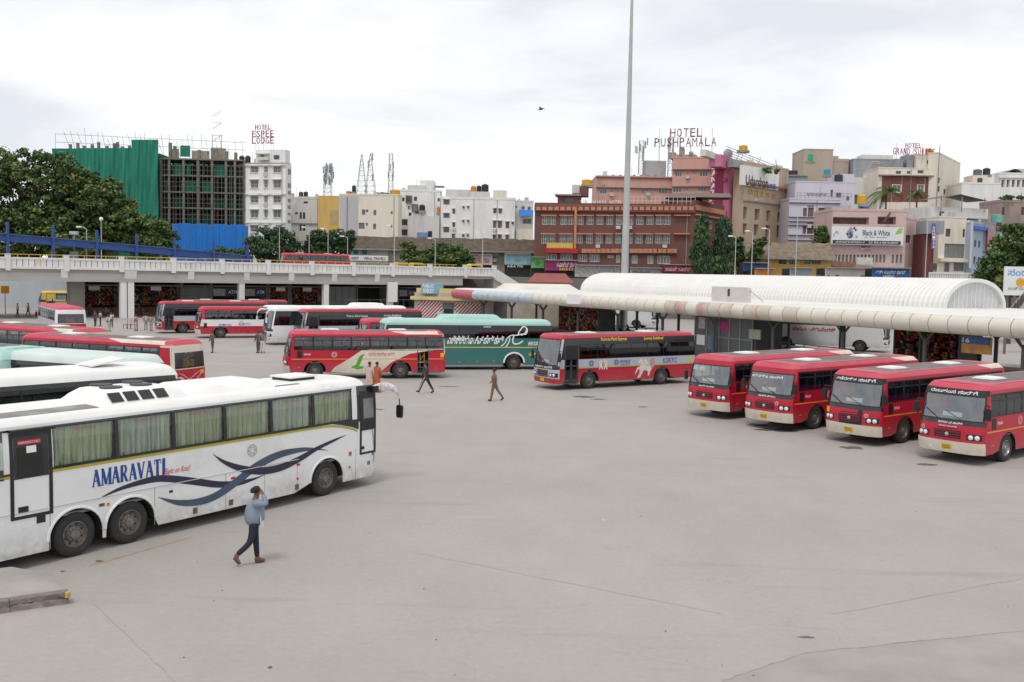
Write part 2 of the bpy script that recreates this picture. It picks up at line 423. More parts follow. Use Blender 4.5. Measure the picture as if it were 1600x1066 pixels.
class Bus:
	D = dict(L=10.9, W=2.5, skirt=.40, sill=1.76, wtop=2.60, eave=2.72, crown=.22, bulge=.14, corner=.20, rake=.34, zr=1.15,
			 wheels=(3.35, -2.15), wr=1.0, upper=paint_red, roof=paint_fade, bays=8, wx=(-5.0, 4.75), glass=g_clear, ws=g_ws, rim=RIM,
			 bands=None, doors=(), front='ordinary', seats=seat_m, tinted=False, roofpatch=True, roofwhite=0.0, hatch=2, midbar=.70,
			 rear='plain', bars=0, sign='', brand='', frontpaint=None, bumper=None, plate=True, far=False, strips=None, topband=None)
	def __init__(s, name, label, P, local, heading, **kw):
		c = dict(Bus.D); c.update(kw); s.c = c
		s.__dict__.update(c)
		s.hw = c['W'] / 2
		h = Vector((math.sin(heading), math.cos(heading), 0)); l = Vector((-h.y, h.x, 0))
		lx, ly = local(s) if callable(local) else local
		o = Vector((P.x, P.y, 0)) - h * lx - l * ly
		s.r = thing(name, label, 'bus', o, math.atan2(h.y, h.x))
		if s.frontpaint is None: s.frontpaint = paint_red
		if s.bumper is None: s.bumper = paint_cream
		if s.bands is None: s.bands = [(s.skirt, s.sill, s.upper)]
		s.shell()
	# surfaces
	def tum(s, z): return .07 * max(0.0, (z - s.sill) / (s.eave - s.sill)) ** 2 + (.03 * max(0, (.8 - z)) ** 2)
	def xf(s, t, z):
		a = abs(t)
		x = s.L / 2 - s.bulge * a * a - s.corner * a ** 9
		if z > s.zr: x -= s.rake * ((z - s.zr) / (s.eave - s.zr)) ** 1.25
		if z < .8: x -= .06 * (.8 - z) / .4
		return x
	def xr(s, t, z):
		a = abs(t)
		x = -s.L / 2 + .06 * a * a + .12 * a ** 12
		if z > 1.4: x += .10 * ((z - 1.4) / (s.eave - 1.4)) ** 1.5
		return x
	def Sf(s, t, z): return Vector((s.xf(t, z), t * (s.hw - s.tum(z)), z))
	def Sr(s, t, z): return Vector((s.xr(t, z), t * (s.hw - s.tum(z)), z))
	def Ss(s, sd, x, z): return Vector((x, sd * (s.hw - s.tum(z)), z))
	def Sroof(s, q, t):
		y = t * (s.hw - s.tum(s.eave)); a = s.xr(t, s.eave); b = s.xf(t, s.eave); x = a + (b - a) * q
		e1 = 1 - (1 - min(1, (b - x) / .40)) ** 2.2; e2 = 1 - (1 - min(1, (x - a) / .35)) ** 2.2
		el = 1 - (1 - min(1, s.hw * (1 - abs(t)) / .24)) ** 2.2
		return Vector((x, y, s.eave + s.crown * (.86 + .14 * (1 - t * t)) * min(e1, e2) * el))
	def nrm(s, S, a, b, ref):
		e = 1e-3
		n = (S(a + e, b) - S(a - e, b)).cross(S(a, b + e) - S(a, b - e))
		if n.length < 1e-12: return Vector(ref)
		n.normalize()
		return n if n.dot(Vector(ref)) > 0 else -n
	def patch(s, mb, S, A, B, off=0.0, ref=(1, 0, 0), thick=0.0, mi=0):
		P = [[S(a, b) + s.nrm(S, a, b, ref) * off for b in B] for a in A]
		mb.grid(P, mi)
		if thick:
			edge = [(i, 0) for i in range(len(A))] + [(len(A) - 1, j) for j in range(1, len(B))] + [(i, len(B) - 1) for i in range(len(A) - 2, -1, -1)] + [(0, j) for j in range(len(B) - 2, 0, -1)]
			E0 = [P[i][j] for i, j in edge]
			E1 = [P[i][j] - s.nrm(S, A[i], B[j], ref) * thick for i, j in edge]
			n = len(E0)
			mb.add([tuple(p) for p in E0 + E1], [(k, (k + 1) % n, n + (k + 1) % n, n + k) for k in range(n)], mi)
		return mb
	def part(s, name, mat, fn, parent=None, smooth=True, label=None):
		mb = MB(); fn(mb)
		o = mb.build(name, mat, parent or s.r, False)
		if smooth: smooth_angle(o, 35)
		if label: o['label'] = label
		return o
	def lin(s, a, b, n): return [a + (b - a) * i / n for i in range(n + 1)]
	# arches
	def zb(s, x):
		z = s.skirt
		for w in s.wheels:
			d = abs(x - w); ra = .66
			if d < ra: z = max(z, .50 + math.sqrt(ra * ra - d * d) * .93)
		return z
	def xsamp(s, x0, x1):
		xs = {round(x0, 4), round(x1, 4)}
		for k in range(int((x1 - x0) / .9) + 1): xs.add(round(x0 + k * .9, 4))
		for w in s.wheels:
			for k in range(-8, 9):
				x = w + .66 * math.sin(k / 8 * math.pi / 2)
				if x0 < x < x1: xs.add(round(x, 4))
		return sorted(xs)
	def strip(s, mb, sd, x0, x1, z0, z1, off=0.0, mi=0, tofront=False, torear=False):
		xs = s.xsamp(x0, x1)
		for xa, xb in zip(xs[:-1], xs[1:]):
			za, zb_ = max(z0, s.zb(xa)), max(z0, s.zb(xb))
			if za >= z1 - 1e-4 and zb_ >= z1 - 1e-4: continue
			za, zb_ = min(za, z1), min(zb_, z1)
			n = max(1, int((z1 - min(za, zb_)) / .3))
			col = []
			for x, zl in ((xa, za), (xb, zb_)):
				pts = []
				for z in s.lin(zl, z1, n):
					xx = x
					if tofront and x >= x1 - 1e-3: xx = s.xf(1, z)
					elif tofront: xx = min(x, s.xf(1, z))
					if torear and x <= x0 + 1e-3: xx = s.xr(1, z)
					p = s.Ss(sd, xx, z); p.y += sd * off
					pts.append(p)
				col.append(pts)
			mb.grid(col, mi)
	def sidefn(s, sd, off=.006):
		"""(along, z) to a point proud of the side; along runs left to right as read"""
		def f(a, b, d=0.0):
			x = -a if sd > 0 else a
			p = s.Ss(sd, x, b); p.y += sd * (off + d); return p
		return f
	def frontfn(s, off=.008):
		def f(a, b, d=0.0):
			t = a / s.hw; p = s.Sf(t, b); p.x += off + d; return p
		return f
	# ------------------------------------------------------------ body
	def shell(s):
		hw = s.hw; xF = s.L / 2; xR = -s.L / 2
		wx0, wx1 = s.wx
		for sd in (1, -1):
			dl = [d for d in s.doors if d[2] == sd]
			solids = []; x = xR
			for d in sorted(dl): solids.append((x, d[0])); x = d[1]
			solids.append((x, xF))
			for (z0, z1, mat) in s.bands:
				for (a, b) in solids: s.part('side_panel', mat, lambda mb: s.strip(mb, sd, a, b, z0, z1, tofront=(b == xF), torear=(a == xR)))
			# above and around the windows
			def fn(mb):
				s.strip(mb, sd, xR, xF, s.wtop, s.eave, tofront=True, torear=True)
			s.part('cant_rail', s.topband or s.upper, fn)
			s.part('corner_pillar', s.upper if not s.tinted else s.tinted, lambda mb: s.strip(mb, sd, xR, wx0, s.sill, s.wtop, torear=True))
			s.part('corner_pillar', s.upper if not s.tinted else s.tinted, lambda mb: s.strip(mb, sd, wx1, xF, s.sill, s.wtop, tofront=True))
			# windows
			n = s.bays; bw = (wx1 - wx0) / n
			for k in range(n):
				a, b = wx0 + k * bw, wx0 + (k + 1) * bw
				if any(d[0] < (a + b) / 2 < d[1] for d in dl): 
					continue
				gap = .05 if not s.tinted else .012
				def fn(mb):
					zm = s.sill + (s.wtop - s.sill) * s.midbar
					for (p, q, r_, t_) in ((a, a + gap, s.sill, s.wtop), (b - gap, b, s.sill, s.wtop)) + (((a + gap, b - gap, zm - .02, zm + .02),) if s.midbar else ()) + ((a + gap, b - gap, s.sill, s.sill + .04), (a + gap, b - gap, s.wtop - .04, s.wtop)):
						s.patch(mb, lambda x, z: s.Ss(sd, x, z), [p, q], [r_, t_], .006, (0, sd, 0), .03)
					if s.bars:
						for i in range(s.bars):
							zz = s.sill + .1 + i * .13
							mb.box(a + gap, b - gap, sd * (hw - .035) - .008, sd * (hw - .035) + .008, zz, zz + .018)
						xm = (a + b) / 2
						mb.box(xm - .012, xm + .012, sd * (hw - .03) - .01, sd * (hw - .03) + .01, s.sill, zm)
					elif s.midbar:
						xm = (a + b) / 2
						s.patch(mb, lambda x, z: s.Ss(sd, x, z), [xm - .015, xm + .015], [s.sill, zm], -.004, (0, sd, 0), .02)
				w = s.part('window', blk, fn, smooth=False)
				def fn(mb):
					lo = s.sill
					s.patch(mb, lambda x, z: s.Ss(sd, x, z), [a + .02, b - .02], s.lin(lo, s.wtop, 3), -.012, (0, sd, 0))
				s.part('pane', s.glass, fn, parent=w, smooth=False)
			for d in dl: s.door(*d)
			# arch linings
			for w in s.wheels:
				def fn(mb):
					P = []
					for k in range(13):
						t = math.pi * k / 12
						px, pz = w + .64 * math.cos(t), .5 + .62 * math.sin(t)
						P.append([Vector((px, sd * (hw - .02), pz)), Vector((px, sd * (hw - .55), pz))])
					mb.grid(P)
					mb.add([(w + .64 * math.cos(math.pi * k / 12), sd * (hw - .55), .5 + .62 * math.sin(math.pi * k / 12)) for k in range(13)], [tuple(range(13))])
				s.part('wheel_arch', under_m, fn, smooth=False)
				wo = link('wheel', TYRE, s.r, Matrix.Translation((w, sd * (hw - .19), .515 * s.wr)) @ Matrix.Rotation(0 if sd > 0 else math.pi, 4, 'Z') @ Matrix.Scale(s.wr, 4))
				link('rim', s.rim, wo)
		# underbody and floor
		def fn(mb):
			mb.box(xR + .25, xF - .45, -hw + .6, hw - .6, .38, .95)
			mb.box(xR + .3, s.wheels[-1] - .75, -hw + .12, hw - .12, .36, .6)
			mb.box(s.wheels[1 if len(s.wheels) > 2 else -1] + .75 if len(s.wheels) > 2 else s.wheels[-1] + .75, s.wheels[0] - .75, -hw + .12, hw - .12, .42, .7)
			mb.box(s.wheels[0] + .75, xF - .45, -hw + .3, hw - .3, .42, .7)
		s.part('chassis', under_m, fn, smooth=False)
		s.part('floor', inner_m, lambda mb: mb.box(xR + .2, xF - .5, -hw + .08, hw - .08, .98, 1.04), smooth=False)
		def fn(mb):
			x = xR + .7
			while x < s.wx[1] - 1.2:
				for y in (-.95, -.48, .48, .95):
					mb.box(x, x + .42, y - .21, y + .21, 1.58, 1.70)
					mb.add([(x - .02, y - .2, 1.6), (x + .08, y - .2, 1.6), (x - .04, y - .2, 2.2), (x - .12, y - .2, 2.2),
							(x - .02, y + .2, 1.6), (x + .08, y + .2, 1.6), (x - .04, y + .2, 2.2), (x - .12, y + .2, 2.2)],
						   [(0, 3, 2, 1), (4, 5, 6, 7), (0, 4, 7, 3), (1, 2, 6, 5), (3, 7, 6, 2), (0, 1, 5, 4)])
				x += .78
		s.part('seating', s.seats, fn, smooth=False)
		# roof
		Q = [0, .005, .012, .022, .035, .05, .1, .3, .5, .7, .88, .93, .95, .965, .978, .988, .995, 1]
		T = [-1, -.985, -.96, -.92, -.87, -.8, -.7, -.45, 0, .45, .7, .8, .87, .92, .96, .985, 1]
		s.part('roof', s.roof, lambda mb: s.patch(mb, s.Sroof, Q, T, 0, (0, 0, 1)))
		if s.roofpatch:
			s.part('roof_sheet', roof_worn, lambda mb: s.patch(mb, s.Sroof, s.lin(.022, .976, 8), s.lin(-.87, .87, 6), .008, (0, 0, 1)))
		if s.roofwhite:
			q1 = s.roofwhite
			def fn(mb):
				# pale rear of the roof with a slanting front edge
				TT = [-.995, -.985, -.97, -.95, -.92, -.88, -.85, .85, .88, .92, .95, .97, .985, .995]
				P = []
				for i in range(9):
					row = []
					for t in TT:
						q = .004 + (q1 - .10 * (1 - abs(t)) * 0 + (.10 if abs(t) < .9 else .10 * (1 - abs(t)) / .1) - .05 - .004) * i / 8
						row.append(s.Sroof(q, t) + s.nrm(s.Sroof, q, t, (0, 0, 1)) * .005)
					P.append(row)
				mb.grid(P)
			s.part('rear_roof_band', paint_cream, fn)
		for k in range(s.hatch):
			q = (.30, .74, .5)[k]
			def fn(mb):
				c0 = s.Sroof(q, 0); 
				mb.prism([(c0.x - .55, -.42), (c0.x + .55, -.42), (c0.x + .55, .42), (c0.x - .55, .42)], lambda a, b, d: (a, b, d), c0.z + .005, c0.z + .03)
				mb.prism([(c0.x - .48, -.35), (c0.x + .48, -.35), (c0.x + .48, .35), (c0.x - .48, .35)], lambda a, b, d: (a, b, d), c0.z + .03, c0.z + .065)
			s.part('roof_hatch', paint_roofwhite, fn, smooth=False)
		s.front_face()
		s.rear_face()
		if s.strips:
			for (z0, z1, mat) in s.strips:
				for sd in (1, -1):
					def fn(mb):
						x = xR + .2
						for d in sorted(d for d in s.doors if d[2] == sd):
							s.strip(mb, sd, x, d[0], z0, z1, .004); x = d[1]
						s.strip(mb, sd, x, xF - .45, z0, z1, .004)
					s.part('side_stripe', mat, fn, smooth=False)
	def door(s, x0, x1, sd, openq=False):
		hw = s.hw; zt = s.wtop
		def fn(mb):
			for p, q, a, b in ((x0, x0 + .05, s.skirt - .03, zt), (x1 - .05, x1, s.skirt - .03, zt), (x0 + .05, x1 - .05, zt - .06, zt)):
				s.patch(mb, lambda x, z: s.Ss(sd, x, z), [p, q], s.lin(a, b, 4), .008, (0, sd, 0), .05)
			mb.box(x0 + .05, x1 - .05, sd * hw - .45 if sd > 0 else sd * hw, sd * hw if sd > 0 else sd * hw + .45, .34, .42)
			mb.box(x0 + .05, x1 - .05, sd * (hw - .3) - .2, sd * (hw - .3) + .2, .66, .72)
		d = s.part('door', M('door_frame_grey', (.06, .062, .068), .5, .2, 3), fn, smooth=False)
		if openq:
			def fn(mb):
				for x in (x0 + .25, x1 - .22): mb.tube((x, sd * (hw - .28), .7), (x, sd * (hw - .28), 2.3), .02)
				mb.tube((x0 + .25, sd * (hw - .28), 1.5), (x1 - .22, sd * (hw - .35), 1.1), .018)
			s.part('grab_pole', yel_p, fn, parent=d, smooth=False)
		else:
			xm = (x0 + x1) / 2
			for p, q in ((x0 + .06, xm - .01), (xm + .01, x1 - .06)):
				def fn(mb):
					s.patch(mb, lambda x, z: s.Ss(sd, x, z), [p, q], s.lin(.45, .62, 2), -.02, (0, sd, 0), .03)
					s.patch(mb, lambda x, z: s.Ss(sd, x, z), [p, p + .05], s.lin(.62, zt - .06, 3), -.02, (0, sd, 0), .03)
					s.patch(mb, lambda x, z: s.Ss(sd, x, z), [q - .05, q], s.lin(.62, zt - .06, 3), -.02, (0, sd, 0), .03)
					s.patch(mb, lambda x, z: s.Ss(sd, x, z), [p + .05, q - .05], [1.35, 1.42], -.02, (0, sd, 0), .03)
				lf = s.part('door_leaf', M('door_leaf_dark', (.045, .047, .052), .45, .2, 3), fn, parent=d, smooth=False)
				def fn(mb): s.patch(mb, lambda x, z: s.Ss(sd, x, z), [p + .03, q - .03], s.lin(.6, zt - .07, 3), -.03, (0, sd, 0))
				s.part('pane', g_tint, fn, parent=d, smooth=False)
	# ------------------------------------------------------------ front
	def fband(s, name, mat, z0, z1, t0=-1, t1=1, off=0.0, thick=0.0, nz=4, parent=None, smooth=True):
		T = [t0 + (t1 - t0) * i / 20 for i in range(21)] if t1 - t0 > .8 else s.lin(t0, t1, 6)
		if t0 <= -1 and t1 >= 1: T = sorted(set([-1, -.98, -.95, -.9, .9, .95, .98, 1] + T))
		return s.part(name, mat, lambda mb: s.patch(mb, s.Sf, T, s.lin(z0, z1, nz), off, (1, 0, 0), thick), parent, smooth)
	def lamp(s, y, z, r, mat=chrome, parent=None, name='headlight'):
		p = s.Sf(y / s.hw, z); n = s.nrm(s.Sf, y / s.hw, z, (1, 0, 0)); n.z *= .3; n.normalize()
		def fn(mb):
			mb.tube(p - n * .02, p + n * .03, r, r * .95, 12); mb.tube(p + n * .03, p + n * .05, r * .9, r * .45, 12)
		return s.part(name, mat, fn, parent, True)
	def windscreen(s, z0, z1, mat, t=.95, frame=.05):
		f = s.part('windscreen', blk, lambda mb: [s.patch(mb, s.Sf, s.lin(-t, t, 16), s.lin(z0 - frame, z0, 1), .006, (1, 0, 0), .02),
												  s.patch(mb, s.Sf, s.lin(-t, t, 16), s.lin(z1, z1 + frame, 1), .006, (1, 0, 0), .02),
												  s.patch(mb, s.Sf, s.lin(-t, -t + .035, 1), s.lin(z0, z1, 6), .006, (1, 0, 0), .02),
												  s.patch(mb, s.Sf, s.lin(t - .035, t, 1), s.lin(z0, z1, 6), .006, (1, 0, 0), .02)])
		s.part('pane', mat, lambda mb: s.patch(mb, s.Sf, s.lin(-t, t, 20), s.lin(z0, z1, 8), -.004, (1, 0, 0)), f)
		# pillar strips beyond the glass
		for a, b in ((-1, -t), (t, 1)):
			s.part('corner_pillar', s.pillarm if hasattr(s, 'pillarm') else s.frontpaint, lambda mb: s.patch(mb, s.Sf, s.lin(a, b, 4), s.lin(z0 - frame, z1 + frame, 6), 0, (1, 0, 0)))
		# wipers
		def fn(mb):
			for y0, y1 in ((.55, -.15), (-.35, -.95)):
				P = []
				for k in range(5):
					y = y0 + (y1 - y0) * k / 4; z = z0 - .04 + .34 * k / 4
					q = s.Sf(y / s.hw, z); q.x += .03; P.append(q)
				mb.path(P, .012, 4)
		s.part('wiper', blk, fn, smooth=False)
		# dashboard, driver seat and steering wheel
		xb = s.L / 2 - .75
		def fn(mb):
			mb.box(xb - .1, xb + .32, -s.hw + .15, s.hw - .15, 1.05, z0 - .02)
			mb.lathe([(.24, 0), (.26, .02), (.24, .04)], 14, 'z', (xb - .25, -.55, z0 + .02))
		s.part('dashboard', M('dashboard_grey', (.10, .10, .105), .7, .2, 4), fn, smooth=False)
		def fn(mb):
			mb.box(xb - 1.0, xb - .5, -.8, -.3, 1.3, 1.45); mb.box(xb - 1.08, xb - .95, -.8, -.3, 1.45, 2.1)
		s.part('driver_seat', s.seats, fn, smooth=False)
		# paper board behind the glass
		if not s.far:
			def fn(mb):
				q = [s.Sf(y, z) for y, z in ((-.25, z0 + .08), (.32, z0 + .08), (.32, z0 + .24), (-.25, z0 + .24))]
				for p in q: p.x -= .12
				mb.add([tuple(p) for p in q] + [(p.x - .02, p.y, p.z) for p in q], [(0, 1, 2, 3), (7, 6, 5, 4), (0, 4, 5, 1), (2, 6, 7, 3)])
			s.part('route_board', white_p, fn, smooth=False)
	def front_face(s):
		k = s.front; hw = s.hw; ff = s.frontfn()
		if k == 'ordinary':
			zb_ = 1.62
			s.fband('bumper', s.bumper, .40, .82, off=.03, thick=.08)
			s.fband('front_panel', s.frontpaint, .80, 1.42)
			s.fband('black_band', blk_gloss, 1.42, zb_ - .05, -1, 1)
			s.windscreen(zb_, 2.46, s.ws, .955)
			s.fband('sign_band', blk if s.sign or s.signband else s.frontpaint, 2.51, s.eave, off=0)
			# grille
			g = s.fband('grille', blk, .93, 1.22, -.40, .40, .006, .02)
			for z in (.97, 1.06, 1.15):
				s.fband('grille_slat', paint_dark, z, z + .025, -.37, .37, .022, .02, 1, g, False)
			s.lamp(0, 1.07, .075, M('badge_metal', (.5, .45, .45), .3, .1, 4, metal=.6), g, 'badge')
			s.fband('vent_slot', blk, 1.27, 1.30, -.32, .32, .004)
			if s.brand: s.part('front_lettering', white_p, lambda mb: put_text(mb, s.brand, ff, -.34, .34, 1.335, 1.375, .01), smooth=False)
			for sg in (-1, 1):
				a, b = sorted((sg * .56, sg * .95))
				h = s.fband('headlight', blk_gloss, .92, 1.14, a, b, .006, .02)
				s.lamp(sg * .68 * hw, 1.03, .09, chrome, h, 'lens'); s.lamp(sg * .84 * hw, 1.03, .09, chrome, h, 'lens')
				s.fband('fog_lamp', blk_gloss, .50, .60, *sorted((sg * .62, sg * .74)), .02, .01)
				s.fband('tow_slot', blk, .46, .54, *sorted((sg * .84, sg * .9)), .018, .0)
			if s.plate:
				p = s.fband('number_plate', plate_y, .50, .70, -.15, .15, .03, .02)
				s.part('plate_number', blk, lambda mb: (put_text(mb, 'KA57', s.frontfn(.05), -.15, .15, .61, .67), put_text(mb, 'F2381' if not s.far else 'F1140', s.frontfn(.05), -.15, .15, .53, .59)), p, False)
			if s.sign: s.part('destination_lettering', white_p, lambda mb: put_text(mb, s.sign, ff, -.92, .92, 2.54, 2.67, .012), smooth=False)
			if s.under: s.part('destination_lettering', white_p, lambda mb: put_text(mb, s.under, ff, -.38, .52, 1.45, 1.53, .015), smooth=False)
			if s.emblem:
				s.part('emblem', pink_p, lambda mb: s.ring(mb, ff, s.emblem, 1.22, .085), smooth=False)
			if s.wsign: s.part('screen_lettering', white_p, lambda mb: put_text(mb, s.wsign, s.frontfn(.012), -.95, .75, 2.26, 2.38, .01), smooth=False)
			if s.paper:
				def fn(mb):
					for a, b in ((-1.02, -.68), (-.6, -.2)):
						q = [s.Sf(a / hw, 2.2), s.Sf(b / hw, 2.2), s.Sf(b / hw, 2.4), s.Sf(a / hw, 2.4)]
						mb.add([(p.x - .03, p.y, p.z) for p in q], [(0, 1, 2, 3)])
				s.part('screen_notice', white_p, fn, smooth=False)
			# mirror arms
			for sg in (1, -1): s.mirror(sg, 2.2, .42)
		else:
			# later style: grey mask sweeping up the screen pillars
			mask = s.mask if hasattr(s, 'mask') else paint_grey
			s.pillarm = mask
			s.fband('bumper', s.bumper, .38, .66, off=.012, thick=.05)
			s.fband('front_panel', mask, .66, 1.18)
			s.fband('black_band', blk_gloss, 1.18, 1.40)
			s.windscreen(1.45, s.eave - .12, s.ws, .93)
			s.fband('sign_band', s.frontpaint, s.eave - .07, s.eave)
			g = s.fband('grille', blk, .74, 1.12, -.42, .42, .008, .02)
			for z in (.80, .92, 1.04):
				s.fband('grille_slat', rim_alloy, z, z + .03, -.38, .38, .024, .02, 1, g, False)
			for sg in (-1, 1):
				a, b = sorted((sg * .50, sg * .96))
				h = s.fband('headlight', blk_gloss, .74, .98, a, b, .008, .02)
				s.lamp(sg * .62 * hw, .86, .085, chrome, h, 'lens'); s.lamp(sg * .8 * hw, .87, .085, chrome, h, 'lens')
				s.fband('fog_lamp', redlens, .48, .56, *sorted((sg * .7, sg * .85)), .02, .01)
			if s.plate:
				p = s.fband('number_plate', plate_y, .46, .64, -.16, .14, .03, .02)
			if s.sign: s.part('destination_lettering', white_p, lambda mb: put_text(mb, s.sign, ff, -.85, .85, 1.22, 1.36, .012), smooth=False)
			for sg in (1, -1) if not s.nomirror else (): s.mirror(sg, 2.25, .5)
	nomirror = False; signband = False; emblem = 0; under = ''; wsign = ''; paper = False
	def ring(s, mb, fn, a, b, r):
		n = 18
		for r0, r1 in ((r, r * .8), (r * .55, r * .4)):
			vs = [fn(a + q * math.cos(2 * math.pi * k / n), b + q * math.sin(2 * math.pi * k / n)) for q in (r0, r1) for k in range(n)]
			mb.add([tuple(v) for v in vs], [(k, (k + 1) % n, n + (k + 1) % n, n + k) for k in range(n)])
		for k in range(6):
			t = math.pi * k / 3; c, q = math.cos(t), math.sin(t); w = r * .10
			vs = [fn(a + c * r * .5 - q * w, b + q * r * .5 + c * w), fn(a + c * r * .85 - q * w, b + q * r * .85 + c * w), fn(a + c * r * .85 + q * w, b + q * r * .85 - c * w), fn(a + c * r * .5 + q * w, b + q * r * .5 - c * w)]
			mb.add([(v.x * 1, v.y, v.z) for v in vs], [(0, 1, 2, 3)])
	def mirror(s, sg, z, l):
		p = s.Sf(sg * .97, z)
		q = p + Vector((.22, sg * .16, .02))
		def fn(mb):
			mb.tube(p, q, .018, n=5); mb.tube(q, q + Vector((0, 0, -.12)), .018, n=5)
			c = q + Vector((0, 0, -.12 - l / 2))
			pts = [(.08 * x, .5 * l * y) for x, y in ((-1, -.9), (-.8, -1), (.8, -1), (1, -.9), (1, .9), (.8, 1), (-.8, 1), (-1, .9))]
			mb.prism(pts, lambda a, b, d: (c.x + d, c.y + a * 1.2, c.z + b), -.03, .03)
		s.part('wing_mirror', blk, fn, smooth=False)
	# ------------------------------------------------------------ rear
	def rear_face(s):
		T = [-1, -.98, -.95, -.9, -.6, -.3, 0, .3, .6, .9, .95, .98, 1]
		def rb(name, mat, z0, z1, t0=-1, t1=1, off=0.0, thick=0, parent=None):
			TT = [t for t in T if t0 < t < t1]; TT = [t0] + TT + [t1]
			return s.part(name, mat, lambda mb: s.patch(mb, s.Sr, TT, s.lin(z0, z1, 4), off, (-1, 0, 0), thick), parent)
		lo = s.rearlow if hasattr(s, 'rearlow') else s.upper; hi = s.rearhigh if hasattr(s, 'rearhigh') else s.upper
		rb('rear_panel', lo, s.skirt, 1.5)
		rb('rear_panel', hi, 1.5, 1.55); rb('rear_panel', hi, 2.35, s.eave)
		rb('rear_panel', hi, 1.55, 2.35, -1, -.85); rb('rear_panel', hi, 1.55, 2.35, .85, 1)
		f = rb('rear_window', blk, 1.55, 1.60, -.85, .85, .004, .02)
		rb('pane', s.rearglass if hasattr(s, 'rearglass') else s.glass, 1.56, 2.35, -.85, .85, -.01, 0, f)
		for sg in (-1, 1):
			rb('tail_lamp', redlens, .75, .95, *sorted((sg * .82, sg * .93)), .015, .02)
			rb('indicator_lamp', amber, 1.0, 1.12, *sorted((sg * .82, sg * .93)), .015, .02)
	# ------------------------------------------------------------ small side things
	def sideblock(s, name, mat, sd, x, z, w, h, off=.012, thick=.02, parent=None):
		return s.part(name, mat, lambda mb: s.patch(mb, lambda a, b: s.Ss(sd, a, b), [x - w / 2, x + w / 2], [z - h / 2, z + h / 2], off, (0, sd, 0), thick), parent, False)
	def sidetext(s, txt, sd, a0, a1, z0, z1, mat, bold=.01, slant=0.0, name='side_lettering', off=.007):
		return s.part(name, mat, lambda mb: put_text(mb, txt, s.sidefn(sd, off), a0, a1, z0, z1, bold, slant=slant), smooth=False)
	def sidepoly(s, name, mat, sd, pts, off=.006):
		"""flat print outline given as (a, z) as read, cut in slices so that it follows the side"""
		return s.part(name, mat, lambda mb: mb.add([tuple(s.sidefn(sd, off)(a, b)) for a, b in pts], [tuple(range(len(pts)))]), smooth=False)
	def ribbon(s, name, mat, sd, pts, off=.006):
		"""tapering curved print: pts = (a, z, halfwidth)"""
		f = s.sidefn(sd, off)
		P = [Vector((a, b)) for a, b, w in pts]
		rows = []
		for i, (a, b, w) in enumerate(pts):
			d = (P[min(i + 1, len(P) - 1)] - P[max(i - 1, 0)]).normalized(); n = Vector((-d.y, d.x))
			rows.append([f(a + n.x * w, b + n.y * w), f(a - n.x * w, b - n.y * w)])
		return s.part(name, mat, lambda mb: mb.grid(rows), smooth=False)
	def std_marks(s, sd, fxs=2.9):
		"""fuel flap box, depot letters, emblem on the near side"""
		s.sideblock('vent_flap', blk, sd, s.L / 2 - .95, 1.5, .30, .42)
	def emblem_side(s, sd, x, z, r, mat):
		s.part('emblem', mat, lambda mb: s.ring(mb, s.sidefn(sd, .008), (-x if sd > 0 else x), z, r), smooth=False)
def cr_spline(pts, n=6):
	"""smooth through control points (tuples of any length)"""
	out = []
	for i in range(len(pts) - 1):
		p0 = pts[max(i - 1, 0)]; p1 = pts[i]; p2 = pts[i + 1]; p3 = pts[min(i + 2, len(pts) - 1)]
		for k in range(n):
			t = k / n
			out.append(tuple(.5 * (2 * b + (c - a) * t + (2 * a - 5 * b + 4 * c - d) * t * t + (-a + 3 * b - 3 * c + d) * t ** 3) for a, b, c, d in zip(p0, p1, p2, p3)))
	out.append(pts[-1])
	return out
# ================================================================ setting
class Fac:
	"""a vertical plane through two surveyed points; local x runs right, y inwards, z up"""
	def __init__(s, pxl, Yl, pxr, Yr, z0=0.0, pyref=430):
		A = at(pxl, pyref, Yl); B = at(pxr, pyref, Yr); A.z = B.z = 0
		s.A = A; s.u = (B - A).normalized(); s.n = Vector((-s.u.y, s.u.x, 0)); s.len = (B - A).length; s.z0 = z0
		s.rot = math.atan2(s.u.y, s.u.x)
	def sz(s, px, py, off=0.0):
		d = ray(px, py); k = ((s.A + s.n * off - CAM).dot(s.n)) / d.dot(s.n); P = CAM + d * k
		return (P - s.A).dot(s.u), P.z - s.z0
	def box(s, x0, y0, x1, y1, off=0.0):
		a = s.sz(x0, y1, off); b = s.sz(x1, y1, off); c = s.sz(x0, y0, off); d = s.sz(x1, y0, off)
		return (a[0] + c[0]) / 2, (b[0] + d[0]) / 2, (a[1] + b[1]) / 2, (c[1] + d[1]) / 2
	def root(s, name, label, cat, group=None):
		return thing(name, label, cat, (s.A.x, s.A.y, s.z0), s.rot, group)
	def W(s, x, y, z): return s.A + s.u * x + s.n * y + Vector((0, 0, s.z0 + z))

